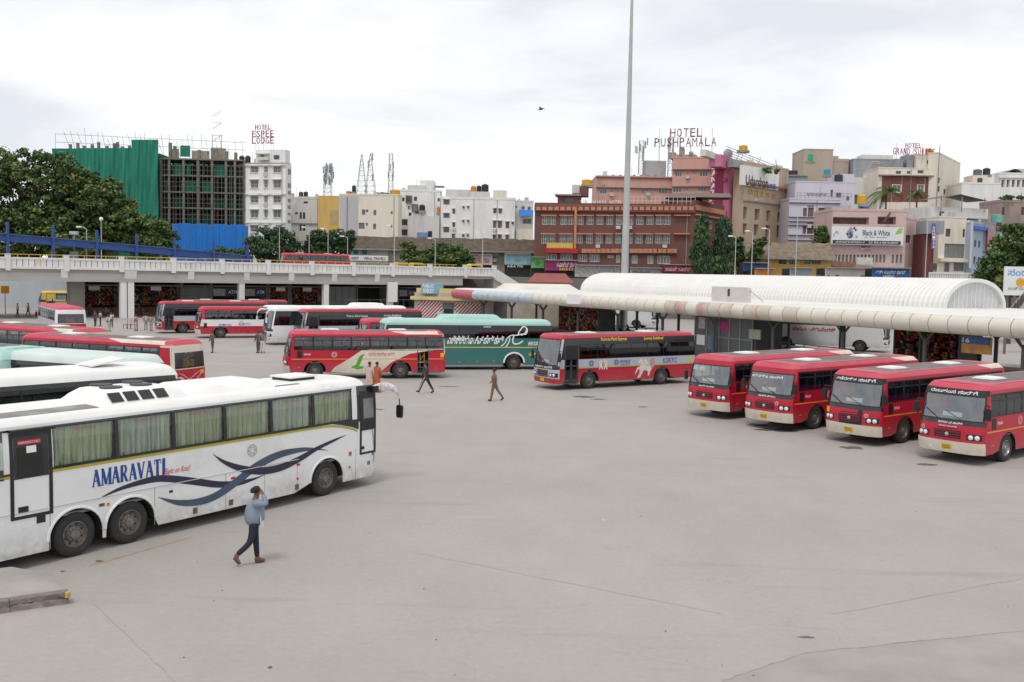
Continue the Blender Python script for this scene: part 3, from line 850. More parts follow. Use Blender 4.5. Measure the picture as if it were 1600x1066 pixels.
def ground_mat():
	m = bpy.data.materials.new('yard_concrete'); m.use_nodes = True; nt = m.node_tree; b = nt.nodes['Principled BSDF']
	tc = nt.nodes.new('ShaderNodeTexCoord')
	def noise(scale, detail=6, stretch=(1, 1, 1), rot=0.0, rough=.6):
		mp = nt.nodes.new('ShaderNodeMapping'); mp.inputs['Scale'].default_value = stretch; mp.inputs['Rotation'].default_value = (0, 0, rot)
		nt.links.new(tc.outputs['Object'], mp.inputs[0])
		n = nt.nodes.new('ShaderNodeTexNoise'); n.inputs['Scale'].default_value = scale; n.inputs['Detail'].default_value = detail; n.inputs['Roughness'].default_value = rough
		nt.links.new(mp.outputs[0], n.inputs['Vector']); return n.outputs[0]
	def rng(x, a, b_, lo, hi):
		r = nt.nodes.new('ShaderNodeMapRange'); r.inputs['From Min'].default_value = a; r.inputs['From Max'].default_value = b_; r.inputs['To Min'].default_value = lo; r.inputs['To Max'].default_value = hi
		nt.links.new(x, r.inputs[0]); return r.outputs[0]
	def mul(a, b_):
		n = nt.nodes.new('ShaderNodeMath'); n.operation = 'MULTIPLY'; nt.links.new(a, n.inputs[0]); nt.links.new(b_, n.inputs[1]); return n.outputs[0]
	f = rng(noise(.07, 5), .3, .7, .92, 1.07)
	f = mul(f, rng(noise(.55, 6, (1, .5, 1), .6), .3, .7, .955, 1.045))
	f = mul(f, rng(noise(7, 8), .25, .75, .94, 1.06))
	f = mul(f, rng(noise(60, 3), .25, .75, .93, 1.07))
	f = mul(f, rng(noise(.35, 5, (.35, 3, 1), .62), .58, .80, 1.0, .83))      # rubber streaks along the lanes
	f = mul(f, rng(noise(.8, 4, (.25, 2.2, 1), -1.0), .62, .80, 1.0, .90))
	f = mul(f, rng(noise(1.3, 7, rough=.75), .66, .76, 1.0, .74))             # small oil spots
	vo = nt.nodes.new('ShaderNodeTexVoronoi'); vo.feature = 'DISTANCE_TO_EDGE'; vo.inputs['Scale'].default_value = .16
	wv = nt.nodes.new('ShaderNodeMapping'); nt.links.new(tc.outputs['Object'], wv.inputs[0])
	nn = nt.nodes.new('ShaderNodeTexNoise'); nn.inputs['Scale'].default_value = .9; nn.inputs['Detail'].default_value = 5; nt.links.new(tc.outputs['Object'], nn.inputs['Vector'])
	ad = nt.nodes.new('ShaderNodeVectorMath'); ad.operation = 'ADD'; nt.links.new(wv.outputs[0], ad.inputs[0]); 
	sc = nt.nodes.new('ShaderNodeVectorMath'); sc.operation = 'SCALE'; sc.inputs['Scale'].default_value = 1.6; nt.links.new(nn.outputs[1], sc.inputs[0]); nt.links.new(sc.outputs[0], ad.inputs[1])
	nt.links.new(ad.outputs[0], vo.inputs['Vector'])
	f = mul(f, rng(vo.outputs[0], .0, .003, .90, 1.0))                        # hairline cracks
	vm = nt.nodes.new('ShaderNodeVectorMath'); vm.operation = 'SCALE'; vm.inputs[0].default_value = (.356, .330, .308)
	nt.links.new(f, vm.inputs['Scale']); 
	hue = nt.nodes.new('ShaderNodeMix'); hue.data_type = 'RGBA'; hue.blend_type = 'MULTIPLY'
	nt.links.new(rng(noise(.12, 4), .4, .7, 0, .55), hue.inputs[0]); nt.links.new(vm.outputs[0], hue.inputs[6]); hue.inputs[7].default_value = (1.03, .98, .92, 1)
	nt.links.new(hue.outputs[2], b.inputs['Base Color'])
	b.inputs['Roughness'].default_value = .82; b.inputs['Specular IOR Level'].default_value = .3
	bp = nt.nodes.new('ShaderNodeBump'); bp.inputs['Strength'].default_value = .12; bp.inputs['Distance'].default_value = .02
	nt.links.new(noise(30, 6), bp.inputs['Height']); nt.links.new(bp.outputs[0], b.inputs['Normal'])
	MATS['yard_concrete'] = m
	return m
gm = ground_mat()
mb = MB(); mb.quad((-1500, -200, 0), (1500, -200, 0), (1500, 3000, 0), (-1500, 3000, 0))
ground = struct(mb.build('ground', gm))
def gsheet(name, pts, mat, z=.004, parent=ground, sub=0, seed=0):
	mb = MB(); mb.add([(p.x, p.y, z) for p in pts], [tuple(range(len(pts)))]); return mb.build(name, mat, parent)
def gline(name, a, b, w, mat, z=.004, wob=0.0, seed=1):
	rr = random.Random(seed); a, b = gp(*a), gp(*b); d = (b - a); n = Vector((-d.y, d.x, 0)).normalized(); k = 14; rows = []
	for i in range(k + 1):
		p = a + d * (i / k) + n * rr.uniform(-wob, wob); ww = w * rr.uniform(.5, 1.1)
		rows.append([Vector((p.x - n.x * ww / 2, p.y - n.y * ww / 2, z)), Vector((p.x + n.x * ww / 2, p.y + n.y * ww / 2, z))])
	mb = MB(); mb.grid(rows); return mb.build(name, mat, ground)
joint_m = M('joint_dirt', (.322, .30, .281), .9, .2, 8)
gline('pavement_joint', (146, 943), (290, 1080), .03, joint_m, .004, .02, 1)
gline('pavement_joint', (1130, 1064), (1258, 1020), .035, joint_m, .008, .03, 2)
gline('pavement_joint', (1258, 1020), (1640, 982), .035, joint_m, .008, .03, 3)
gline('pavement_joint', (640, 862), (1130, 960), .014, joint_m, .004, .03, 4)
gline('pavement_joint', (1300, 960), (1620, 900), .02, joint_m, .004, .04, 6)
gline('painted_line', (140, 884), (300, 839), .09, M('worn_ochre_line', (.36, .27, .17), .8, .3, 5), .005, .01, 6)
gsheet('ground_patch', [gp(1130, 1064), gp(1258, 1020), gp(1640, 982), gp(1700, 1090), gp(1100, 1090)], M('darker_patch', (.325, .296, .275), .85, .14, .7, dirt=.2, bump=.1))
def stain(px, py, w, h, seed, mat=None):
	rr = random.Random(seed); c = gp(px, py); pts = []
	for k in range(22):
		t = 2 * math.pi * k / 22; q = rr.uniform(.55, 1.1); pts.append(Vector((c.x + w / 2 * q * math.cos(t), c.y + h / 2 * q * math.sin(t), 0)))
	gsheet('oil_stain', pts, mat or M('oil_stain_dark', (.11, .10, .095), .6, .35, 4), .005 + .0003 * (seed % 5))
for i, a in enumerate(((912, 620, 1.3, .8), (935, 624, 1.0, .5), (1005, 636, .7, .4), (1215, 672, 2.2, 1.1), (1185, 664, 1.1, .8), (1330, 700, 1.0, .8), (1448, 726, .8, .5), (422, 1043, .10, .12), (590, 640, .8, .5), (700, 604, 1.4, .5), (1260, 996, .35, .12), (98, 893, .12, .1), (155, 877, .2, .15))):
	stain(*a, i)
# raised kerb island lower left
K = .24
isl = thing('kerb_island', 'broken concrete kerb island at the lower left corner', 'kerb', gp(60, 930, 0))
o = isl.location
top = [gp(-60, 893, K), gp(18, 884, K), (gp(70, 894, K)), gp(99, 919, K), gp(107, 924, K), gp(52, 931, K), gp(-60, 945, K)]
mb = MB(); tp = [(p.x - o.x, p.y - o.y) for p in top]
cx = sum(a for a, b in tp) / len(tp); cy = sum(b for a, b in tp) / len(tp)
mb.prism([(a * .97 + cx * .03, b * .97 + cy * .03) for a, b in tp], lambda a, b, d: (a, b, d), -.02, K - .012)
mb.build('slab', M('island_concrete', (.34, .315, .29), .85, .12, 1.2, dirt=.3, bump=.1), isl)
ks = M('kerb_stone_concrete', (.20, .17, .15), .9, .35, 6, dirt=.5, dirtcol=(.33, .29, .25), bump=.6)
def kerbstone(a, b, seed):
	rr = random.Random(seed); A = gp(*a, K); B = gp(*b, K); d = (B - A); n = Vector((-d.y, d.x, 0)).normalized(); rows = []
	prof = [(.16, K + .002), (.02, K + .004), (0, K - .02), (.0, K * .55), (.04, K * .46), (-.02, K * .40), (-.03, -.01)]
	for i in range(13):
		p = A + d * (i / 12)
		row = []
		for j, (q, z) in enumerate(prof):
			jit = rr.uniform(-.02, .02) if j in (3, 4, 5) else rr.uniform(-.004, .004)
			row.append(Vector((p.x + n.x * (q + jit) - o.x, p.y + n.y * (q + jit) - o.y, z + (rr.uniform(-.035, .035) if j in (3, 4, 5) else 0))))
		rows.append(row)
	m = MB(); m.grid(rows)
	for r_ in (rows[0], rows[-1]): m.add([tuple(v) for v in r_], [tuple(range(len(r_)))])
	return m.build('kerbstone', ks, isl)
kerbstone((15.5, 937), (107.5, 924), 3); kerbstone((-70, 949), (14.5, 937.2), 4)
mb = MB(); q = gp(105, 926, K); mb.box(q.x - o.x - .03, q.x - o.x + .04, q.y - o.y - .03, q.y - o.y + .06, K - .1, K + .006); mb.build('paint_end', M('worn_yellow_kerb_paint', (.45, .36, .10), .8, .4, 9), isl)

# ---------------------------------------------------------------- upper street behind the yard
FL = Fac(13, 118, 727, 156)
TZ = 6.0
def terrace():
	pts = [FL.W(-140, 36, 0), FL.W(24, 36, 0), FL.W(24, 13, 0), FL.W(66, 13, 0), Vector((40, 150, 0)), Vector((75, 120, 0)), Vector((140, 96, 0)), Vector((400, 90, 0)), Vector((900, 1500, 0)), Vector((-900, 1500, 0))]
	mb = MB(); mb.prism([(p.x, p.y) for p in pts], lambda a, b, d: (a, b, d), -.5, TZ)
	struct(mb.build('upper_street', M('upper_street_asphalt', (.16, .15, .145), .9, .2, .3, dirt=.3)))
terrace()
wgrey = wallm('bluish_retaining_wall', (.50, .54, .57), .2)
rw = thing('retaining_wall', 'pale blue grey wall below the upper street at far left', 'wall', FL.W(-140, 35.6, 0), FL.rot)
MB().box(0, 164, -.3, .0, 0, 6.6).build('wall', wgrey, rw)

# ---------------------------------------------------------------- flyover
conc_w = M('white_painted_concrete', (.70, .69, .665), .8, .10, .5, stretch=(1, 1, .3), dirt=.45, dirtcol=(.22, .20, .18))
conc_g = M('grey_concrete_beam', (.40, .375, .345), .85, .12, .5, stretch=(.3, 1, 1), dirt=.35, dirtcol=(.2, .18, .16))
fly = FL.root('flyover', 'long white flyover with slotted parapet across the back left of the yard', 'flyover')
s0, s1_ = FL.sz(-160, 430)[0], FL.sz(773, 430)[0]
BAY = 6.47
MB().box(s0, s1_, .3, 12.9, 5.6, 6.2).build('deck', conc_g, fly)
mb = MB(); mb.box(s0, s1_ - 6, .15, .75, 4.55, 5.6); mb.build('girder', conc_g, fly)
for y in (4.3, 8.3, 12.0): MB().box(s0, s1_ - 6, y, y + .6, 4.6, 5.6).build('girder', conc_g, fly)
MB().box(s0, s1_, -.05, .45, 6.03, 6.32).build('parapet_base', conc_w, fly)
MB().box(s0, s1_, 0, .34, 7.18, 7.40).build('parapet_rail', conc_w, fly)
panel = MB().box(-.285, .285, -.1, .1, 6.32, 7.18).mesh('parapet_panel', conc_w)
post = MB().box(-.28, .28, -.1, .46, 5.8, 7.72).box(-.32, .32, -.14, .50, 7.72, 7.80).mesh('parapet_post', conc_w)
n0 = int(math.floor(s0 / BAY))
k = n0
while k * BAY < s1_:
	x = k * BAY
	link('parapet_post', post, fly, Matrix.Translation((x, 0, 0)))
	for j in range(9):
		xx = x + .28 + (BAY - .56) * (j + .5) / 9
		if xx < s1_: link('parapet_panel', panel, fly, Matrix.Translation((xx, .17, 0)))
	k += 1
link('parapet_post', post, fly, Matrix.Translation((s1_, 0, 0)))
corb = MB().add([(-.4, -.04, 5.99), (.4, -.04, 5.99), (.4, .15, 5.0), (-.4, .15, 5.0), (-.4, .8, 5.99), (.4, .8, 5.99), (.4, .8, 5.0), (-.4, .8, 5.0)], [(0, 1, 2, 3), (4, 7, 6, 5), (0, 3, 7, 4), (1, 5, 6, 2), (3, 2, 6, 7), (0, 4, 5, 1)]).mesh('corbel', conc_w)
colm = MB().box(-.38, .38, .2, .95, 0, 4.56).mesh('column', conc_w)
for px in (101, 200, 209, 299, 386, 456, 523, 590):
	link('corbel', corb, fly, Matrix.Translation((FL.sz(px, 435)[0], 0, 0)))
for px in (-60, 194, 205.5, 379, 511, 612, 690):
	link('column', colm, fly, Matrix.Translation((FL.sz(px, 470)[0], 0, 0)))
link('column', MB().box(-.9, .9, 5.5, 6.6, 0, 4.6).mesh('column', conc_g), fly, Matrix.Translation((FL.sz(121, 460, 5.5)[0], 0, 0)))
# yellow railing on the deck
mb = MB(); 
for z in (7.35, 7.75): mb.box(s0, s1_ - 4, 4.95, 5.05, z, z + .09)
x = s0
while x < s1_ - 4: mb.box(x, x + .08, 4.96, 5.04, 6.2, 7.8); x += 1.3
mb.build('deck_railing', M('yellow_railing', (.55, .38, .06), .6, .15, 3), fly)
# steps at the right end
mb = MB(); x0 = s1_
for y in (.0, 3.0): mb.add([(x0, y, 5.6), (x0 + 6.5, y, 2.6), (x0 + 6.5, y, 4.2), (x0, y, 7.4), (x0, y + .3, 5.6), (x0 + 6.5, y + .3, 2.6), (x0 + 6.5, y + .3, 4.2), (x0, y + .3, 7.4)], [(0, 1, 2, 3), (7, 6, 5, 4), (3, 2, 6, 7), (1, 5, 6, 2), (0, 4, 5, 1), (0, 3, 7, 4)])
mb.build('stair_parapet', conc_w, fly)
mb = MB()
for k in range(18): mb.box(x0 + k * .36, x0 + (k + 1) * .36, .3, 3.0, 0, 6.0 - k * .19)
mb.build('stair', conc_g, fly)

# blue covered walkway on the deck
bl = M('deep_blue_steel', (.018, .065, .25), .5, .15, 2, dirt=.2); bl2 = M('dusty_blue_roof', (.07, .10, .18), .7, .25, 1, dirt=.4, dirtcol=(.2, .19, .18))
wk = thing('walkway_canopy', 'long blue sloping walkway canopy standing on the flyover', 'canopy', FL.W(0, 7.2, 0), FL.rot)
ptsA = [FL.sz(px, py, 7.2) for px, py in ((-90, 360), (0, 371), (200, 388), (395, 406))]
mb = MB(); mt = MB()
for a, b in zip(ptsA[:-1], ptsA[1:]):
	mb.bar((a[0], 0, a[1]), (b[0], 0, b[1]), .3, .85); mb.bar((a[0], 2.6, a[1]), (b[0], 2.6, b[1]), .3, .85)
	mt.bar((a[0], 1.3, a[1] + .5), (b[0], 1.3, b[1] + .5), 3.2, .12)
mb.build('beam', bl, wk); mt.build('roof', bl2, wk)
for px in (12, 83, 151, 213, 272, 333, 386):
	x = FL.sz(px, 400, 7.2)[0]
	z = np.interp(x, [p[0] for p in ptsA], [p[1] for p in ptsA])
	MB().box(x - .16, x + .16, -.35, -.05, 6.2, z + 2.0).tube((x - .7, -.2, z + .3), (x + .7, -.2, z + .3), .07).build('post', bl, wk)
mb = MB(); mb.box(ptsA[0][0], ptsA[-1][0], .2, .3, 6.2, 7.2); mb.build('side_panel', bl, wk)

# ---------------------------------------------------------------- shops under the flyover
pk_cols = [(.34, .035, .03), (.40, .14, .03), (.42, .28, .05), (.09, .20, .06), (.30, .04, .07), (.08, .09, .2), (.42, .38, .34)]
pk_m = [M('snack_packet_%s' % n, c, .35, .25, 9) for n, c in zip(('red', 'orange', 'yellow', 'green', 'pink', 'blue', 'silver'), pk_cols)]
def packets(root, x0, x1, z0, z1, y, seed, wts=(5, 4, 3, 2, 2, 1, 1), sx=.25, sz=.22):
	rr = random.Random(seed); mb = MB(); x = x0
	while x < x1 - sx:
		kind = rr.choices(range(7), wts)[0]; z = z0
		while z < z1 - sz:
			if rr.random() < .30: kind = rr.choices(range(7), wts)[0]
			if rr.random() < .66:
				j = rr.uniform(-.05, .05); w = sx * .40; h_ = sz * .42; cx, cz = x + sx / 2, z + sz / 2
				mb.add([(cx - w, y + j, cz - h_), (cx + w, y + j + .03, cz - h_), (cx + w, y + j, cz + h_), (cx - w, y + j - .03, cz + h_), (cx, y + j - .09, cz)], [(0, 1, 4), (1, 2, 4), (2, 3, 4), (3, 0, 4)], kind)
			z += sz
		x += sx
	o = mb.build('hanging_packets', pk_m, root); o['kind'] = 'stuff'
	return o
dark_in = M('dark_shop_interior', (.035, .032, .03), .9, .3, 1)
shut = M('grey_shutter', (.26, .26, .25), .6, .15, 1.5, dirt=.3); panel_g = M('grey_cladding', (.33, .335, .34), .7, .08, 1, dirt=.3)
SH = 9.0
def stall(label, px0, px1, kind, seed, zt=4.4, cat='shop'):
	x0, x1 = FL.sz(px0, 470, SH)[0], FL.sz(px1, 470, SH)[0]
	t = thing('market_stall', label, cat, FL.W(x0, SH, 0), FL.rot); w = x1 - x0
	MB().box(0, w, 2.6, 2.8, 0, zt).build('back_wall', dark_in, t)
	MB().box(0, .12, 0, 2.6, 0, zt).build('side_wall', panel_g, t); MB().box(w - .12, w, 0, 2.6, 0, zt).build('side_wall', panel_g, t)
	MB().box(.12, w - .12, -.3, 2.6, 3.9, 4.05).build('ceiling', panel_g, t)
	if kind == 'snacks':
		packets(t, .15, w - .15, 1.3, 3.85, .12, seed)
		MB().box(.2, w - .2, .0, .6, 0, 1.0).build('counter', M('brown_counter', (.16, .09, .06), .7, .3, 3), t)
		packets(t, .2, w - .2, .1, 1.2, -.1, seed + 5, (3, 3, 3, 1, 1, 1, 4), .3, .22)
		a = w * .35
		MB().box(a, a + 1.4, -.05, .02, 3.3, 3.85).build('sign_board', white_p, t)
	elif kind == 'shutter':
		mb = MB(); z = 0
		while z < 3.8: mb.box(.12, w - .12, .3, .36, z, z + .17); z += .2
		mb.build('shutter', shut, t)
	elif kind == 'panel':
		MB().box(.12, w - .12, .1, .2, 0, 3.9).build('cladding', panel_g, t)
		mb = MB()
		for q in range(1, 4): mb.box(w * q / 4 - .03, w * q / 4 + .03, .06, .1, 0, 3.9)
		for z in (1.3, 2.6): mb.box(.12, w - .12, .07, .1, z - .02, z + .02)
		mb.build('cladding_joint', M('joint_grey', (.2, .2, .2), .8), t)
	elif kind == 'blue':
		MB().box(.2, w - .2, .0, .1, 2.5, 3.8).build('sign_board', M('dark_blue_sign', (.03, .04, .09), .5, .4, 3), t)
		MB().box(.2, w * .45, -.08, -.02, 2.6, 3.6).build('poster', M('pale_poster', (.45, .43, .40), .6, .45, 4), t)
		put = MB(); put_text(put, 'ATM', lambda a, b: (a, -.03, b), w * .55, w * .85, 2.9, 3.4, .02); put.build('sign_lettering', white_p, t)
	return t
stall('snack shop with red and orange packets left of the twin columns', 112, 187, 'snacks', 1)
stall('snack shop with green and red packets right of the twin columns', 209, 284, 'snacks', 2)
stall('grey shuttered shop behind the red roofed row', 285, 330, 'shutter', 3)
stall('dark shop with blue sign board behind the red roofed row', 331, 377, 'blue', 4)
stall('shop with lettered dark blue sign right of a white column', 381, 418, 'blue', 6)
stall('narrow snack shop behind the white coach', 420, 452, 'snacks', 7)
stall('banner topped shop with green goods left of a white column', 454, 508, 'snacks', 8)
stall('grey clad kiosk wall right of a white column', 514, 556, 'panel', 9)
t = stall('open dark shop front behind a railing', 558, 606, 'dark', 10)
t = stall('poster covered dark shop left of the toilet block', 622, 652, 'blue', 11)
x, z = FL.sz(604.5, 472); x2, z2 = FL.sz(619.5, 441)
MB().box(x, x2, -.35, -.1, z, z2).build('notice_board', M('blank_white_board', (.72, .72, .70), .5, .06, 1), fly)
# railing in front of the shops on the right
rail_m = M('galvanised_rail', (.35, .36, .36), .45, .2, 4, metal=.4)
def railing(label, A, B, hgt=1.1, n=8, mat=rail_m, z0=0.0, levels=(0, .45)):
	d = B - A; t = thing('railing', label, 'railing', (A.x, A.y, z0), math.atan2(d.y, d.x)); L = math.hypot(d.x, d.y)
	for l in (hgt,) + tuple(hgt * q for q in levels if q): MB().box(0, L, -.03, .03, l - .03, l + .03).build('rail', mat, t)
	for k in range(n + 1): MB().box(L * k / n - .03, L * k / n + .03, -.028, .028, 0, hgt).build('post', mat, t)
	return t
railing('grey pipe railing before the dark shop under the flyover', FL.W(FL.sz(540, 480, 4)[0], 4, 0), FL.W(FL.sz(648, 480, 4)[0], 4, 0), 2.2, 6)
railing('dark railing along the far road under the flyover', FL.W(-75, 19, 0), FL.W(-9, 19, 0), 1.4, 22)
mb = MB().box(-78, -12, 16, 20, 0, .5); o = mb.build('pavement', M('far_pavement', (.25, .22, .20), .9, .2, 1), None, matrix=Matrix.Translation(FL.A) @ Matrix.Rotation(FL.rot, 4, 'Z')); struct(o)
sg = thing('road_sign', 'small orange sign on a post at far left under the flyover', 'sign', FL.W(FL.sz(8, 470, 14)[0], 14, 0), FL.rot)
MB().tube((0, 0, 0), (0, 0, 3.0), .06).build('post', M('orange_post', (.55, .25, .03), .6), sg); MB().box(-.5, .5, -.06, -.02, 2.7, 3.7).build('plate', M('orange_plate', (.75, .33, .02), .5), sg)

# ---------------------------------------------------------------- platform canopy on the right
CN = Fac(705, 112.6, 1600, 52.5)
CL = CN.sz(1790, 520)[0]
cn = CN.root('platform_canopy', 'white platform canopy with cream bullnose edge and barrel vault roof', 'canopy')
cream_p = M('cream_fascia_paint', (.66, .62, .53), .55, .08, .8, dirt=.4, dirtcol=(.45, .24, .20), stretch=(1, 1, 2))
pink_f = M('pink_fascia_paint', (.50, .13, .16), .6, .15, 1, dirt=.3, dirtcol=(.5, .35, .33)); blue_f = M('pale_blue_fascia', (.52, .58, .62), .55, .14, 1.2, dirt=.35, dirtcol=(.30, .42, .52))
rusty_f = M('pink_stained_fascia', (.56, .50, .42), .6, .1, .8, dirt=.8, dirtcol=(.42, .16, .15))
PW = 1.29
def fascia(mat):
	mb = MB(); P = []
	for x in (.03, PW - .03):
		P.append([Vector((x, .54 - .54 * math.cos(a), 4.19 + .54 * math.sin(a))) for a in [(-100 + 200 * k / 12) * math.pi / 180 for k in range(13)]])
	mb.grid(P)
	for row in P: mb.add([tuple(v) for v in row], [tuple(range(13))])
	me = mb.mesh('fascia_panel', mat); return me
fm = {k: fascia(m) for k, m in (('p', pink_f), ('b', blue_f), ('c', cream_p), ('r', rusty_f))}
NP = int(CL / PW) + 1
for k in range(NP):
	key = 'p' if k < 4 else ('b' if k < 14 else ('r' if k in (30, 31, 33, 34, 35, 37, 38, 40) else 'c'))
	smooth_angle(link('fascia_panel', fm[key], cn, Matrix.Translation((k * PW, 0, 0))), 50)
MB().box(0, NP * PW, .30, .65, 3.72, 4.60).build('fascia_backing', M('seam_dark', (.10, .09, .08), .9), cn)
roof_w = M('white_sheet_roof', (.68, .665, .62), .55, .05, .5, dirt=.35, dirtcol=(.48, .44, .38), stretch=(1, .4, 1))
mb = MB(); xe = NP * PW
mb.add([(0, .35, 4.70), (xe, .35, 4.70), (xe, .7, 4.80), (0, .7, 4.80), (0, 1.6, 4.84), (xe, 1.6, 4.84), (0, 20, 4.72), (xe, 20, 4.72)], [(0, 1, 2, 3), (3, 2, 5, 4), (4, 5, 7, 6)])
mb.build('roof', roof_w, cn)
MB().box(0, xe, .5, 20, 4.2, 4.45).build('soffit', M('grey_soffit', (.16, .155, .15), .85, .2, 1), cn)
mb = MB()
for k in range(int(xe / 4)):
	mb.box(k * 4, k * 4 + .15, .5, 20, 3.9, 4.2)
mb.build('soffit_beam', M('steel_dark', (.06, .06, .06), .7, .2, 2), cn)
# vault
V0, V1, VB, VW, VZ, VR = 9.8, 55.7, 11.1, 6.8, 4.70, 2.12
def vault():
	mb = MB(); P = []; n = int((V1 - V0) / .105)
	for i in range(n + 1):
		x = V0 + (V1 - V0) * i / n; rib = .045 if i % 4 in (1, 2) else 0.0; row = []
		for j in range(19):
			t = math.pi * j / 18; c, s_ = math.cos(t), math.sin(t)
			row.append(Vector((x, VB + VW / 2 - (VW / 2 + rib) * c, VZ + (VR + rib) * (s_ ** .9))))
		P.append(row)
	mb.grid(P)
	for q in range(len(mb.f)): mb.m[q] = 1 if (q // 18) % 4 == 1 else 0  # strip along each rib takes the slightly darker second sheet colour
	return mb
vault().build('vault_roof', [M('ribbed_vault_sheet', (.72, .705, .66), .5, .04, .4, dirt=.3, dirtcol=(.5, .46, .40)), M('darker_rib_sheet', (.645, .63, .585), .6, .15, .6)], cn)
rim_w = M('vault_edge_white', (.72, .71, .68), .5, .05, 1)
for x, nm in ((V0, 'l'), (V1, 'r')):
	mb = MB(); arc = [(VB + VW / 2 - VW / 2 * math.cos(math.pi * j / 18), VZ + VR * (math.sin(math.pi * j / 18) ** .9)) for j in range(19)]
	mb.add([(x - .12 if nm == 'r' else x + .12, a, b) for a, b in arc], [tuple(range(19))]); mb.build('gable_sheet', M('gable_grey_white', (.55, .56, .57), .6, .06, .8, dirt=.3), cn)
	mb = MB(); rows = []
	for a, b in arc:
		ca = (a - VB - VW / 2) / (VW / 2); rows.append([Vector((x - .16, a, b + .05)), Vector((x + .16, a, b + .05)), Vector((x + .16, a * .92 + (VB + VW / 2) * .08, b * .92 + VZ * .08 - .04)), Vector((x - .16, a * .92 + (VB + VW / 2) * .08, b * .92 + VZ * .08 - .04))])
	mb.grid([[r_[0], r_[1], r_[2], r_[3], r_[0]] for r_ in rows]); mb.build('gable_trim', rim_w, cn)
mb = MB()
for k in range(14):
	y = VB + .35 + k * .47; zz = VZ + VR * max(0, 1 - ((y - VB - VW / 2) / (VW / 2)) ** 2) ** .45
	mb.box(V1 - .13, V1 - .09, y, y + .06, VZ, zz - .05)
mb.build('gable_rib', rim_w, cn)
# numbered sign box on the roof edge
nb = thing('platform_sign', 'pale box sign bearing a number one on the canopy roof', 'sign', CN.W(0, 0, 0), CN.rot)
a0, a1, z0, z1 = CN.box(1112, 448.5, 1168, 471, .9)
MB().box(a0, a1, .9, 1.25, z0 - .1, z1).build('box', M('pale_grey_board', (.64, .61, .56), .6, .08, 1, dirt=.3), nb)
mb = MB(); xm = (a0 + a1) / 2 - .05; put_text(mb, '1', lambda a, b: (a, .89, b), xm - .13, xm + .13, z0 + (z1 - z0) * .36, z0 + (z1 - z0) * .86, .04); mb.build('number', M('dark_grey_print', (.06, .055, .055), .6), nb)
MB().tube((a1, 1.1, z1 - .2), (a1 + 1.2, 1.3, z0 + .1), .03).build('brace', rail_m, nb)
nb2 = thing('platform_sign', 'blank white box sign near the left end of the canopy', 'sign', CN.W(0, 0, 0), CN.rot)
a0, a1, z0, z1 = CN.box(887, 460, 906, 475, -.1); MB().box(a0, a1, -.2, .2, z0, z1).build('box', white_p, nb2)
# faded lettering on pale fascia panels
mb = MB(); 
for i, ch in enumerate('ಬೆಂಗಳೂರು'[:7]): put_text(mb, ch, lambda a, b: (a, -.012, b), 5.5 + i * 1.5, 6.4 + i * 1.5, 3.92, 4.3, 0)
mb.build('faded_lettering', M('faded_blue_letter', (.38, .47, .55), .6, .2, 2), cn)
# platform, columns
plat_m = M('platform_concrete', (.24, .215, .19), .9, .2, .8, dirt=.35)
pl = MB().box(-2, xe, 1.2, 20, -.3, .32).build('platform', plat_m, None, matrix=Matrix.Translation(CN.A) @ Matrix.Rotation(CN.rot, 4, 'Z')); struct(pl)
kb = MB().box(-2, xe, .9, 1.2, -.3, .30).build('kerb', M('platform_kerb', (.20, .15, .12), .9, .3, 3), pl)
steel = M('grey_green_steel', (.13, .13, .125), .6, .2, 2, dirt=.3)
k = 0; x = 3.0
while x < xe:
	for y in (2.6, 9.5, 17):
		c = MB(); c.tube((x, y, .32), (x, y, 3.2), .13, .13, 8)
		for dx, dy in ((-1.1, 0), (1.1, 0), (0, -1.1), (0, 1.1)): c.tube((x, y, 2.9), (x + dx, y + dy, 4.15), .06, .05, 6)
		c.box(x - .25, x + .25, y - .25, y + .25, .32, .42)
		c.build('column', steel, cn)
	x += 6.45
# things on the platform
kio = thing('kiosk', 'grey green glass kiosk with posters under the canopy', 'kiosk', CN.W(0, 0, 0), CN.rot)
a0, a1, z0, z1 = CN.box(1086, 500, 1176, 548, 3.0)
kp = M('kiosk_panel_green', (.115, .135, .13), .5, .12, 1); kf = M('kiosk_frame_grey', (.30, .31, .31), .5, .1, 2)
MB().box(a0, a1, 3.0, 6.0, .32, 3.7).build('body', kp, kio)
for q in (0, .22, .44, .62, .8, 1): MB().box(a0 + (a1 - a0) * q - .05, a0 + (a1 - a0) * q + .05, 2.94, 3.0, .32, 3.7).build('frame', kf, kio)
MB().box(a0, a1, 2.95, 3.0, 1.9, 1.98).build('frame', kf, kio); MB().box(a0 - .1, a1 + .1, 2.7, 6.1, 3.7, 3.85).build('roof', kf, kio)
for (q0, q1, zz0, zz1, m) in ((.25, .42, .6, 1.8, M('blue_poster', (.12, .2, .33), .5, .5, 3)), (.46, .61, 2.2, 2.9, M('magenta_poster', (.45, .02, .2), .5, .2, 3)), (.05, .2, .9, 1.7, white_p), (.08, .2, 2.2, 3.1, MATS['pale_poster'])):
	MB().box(a0 + (a1 - a0) * q0, a0 + (a1 - a0) * q1, 2.90, 2.935, zz0 + .3, zz1 + .3).build('poster', m, kio)
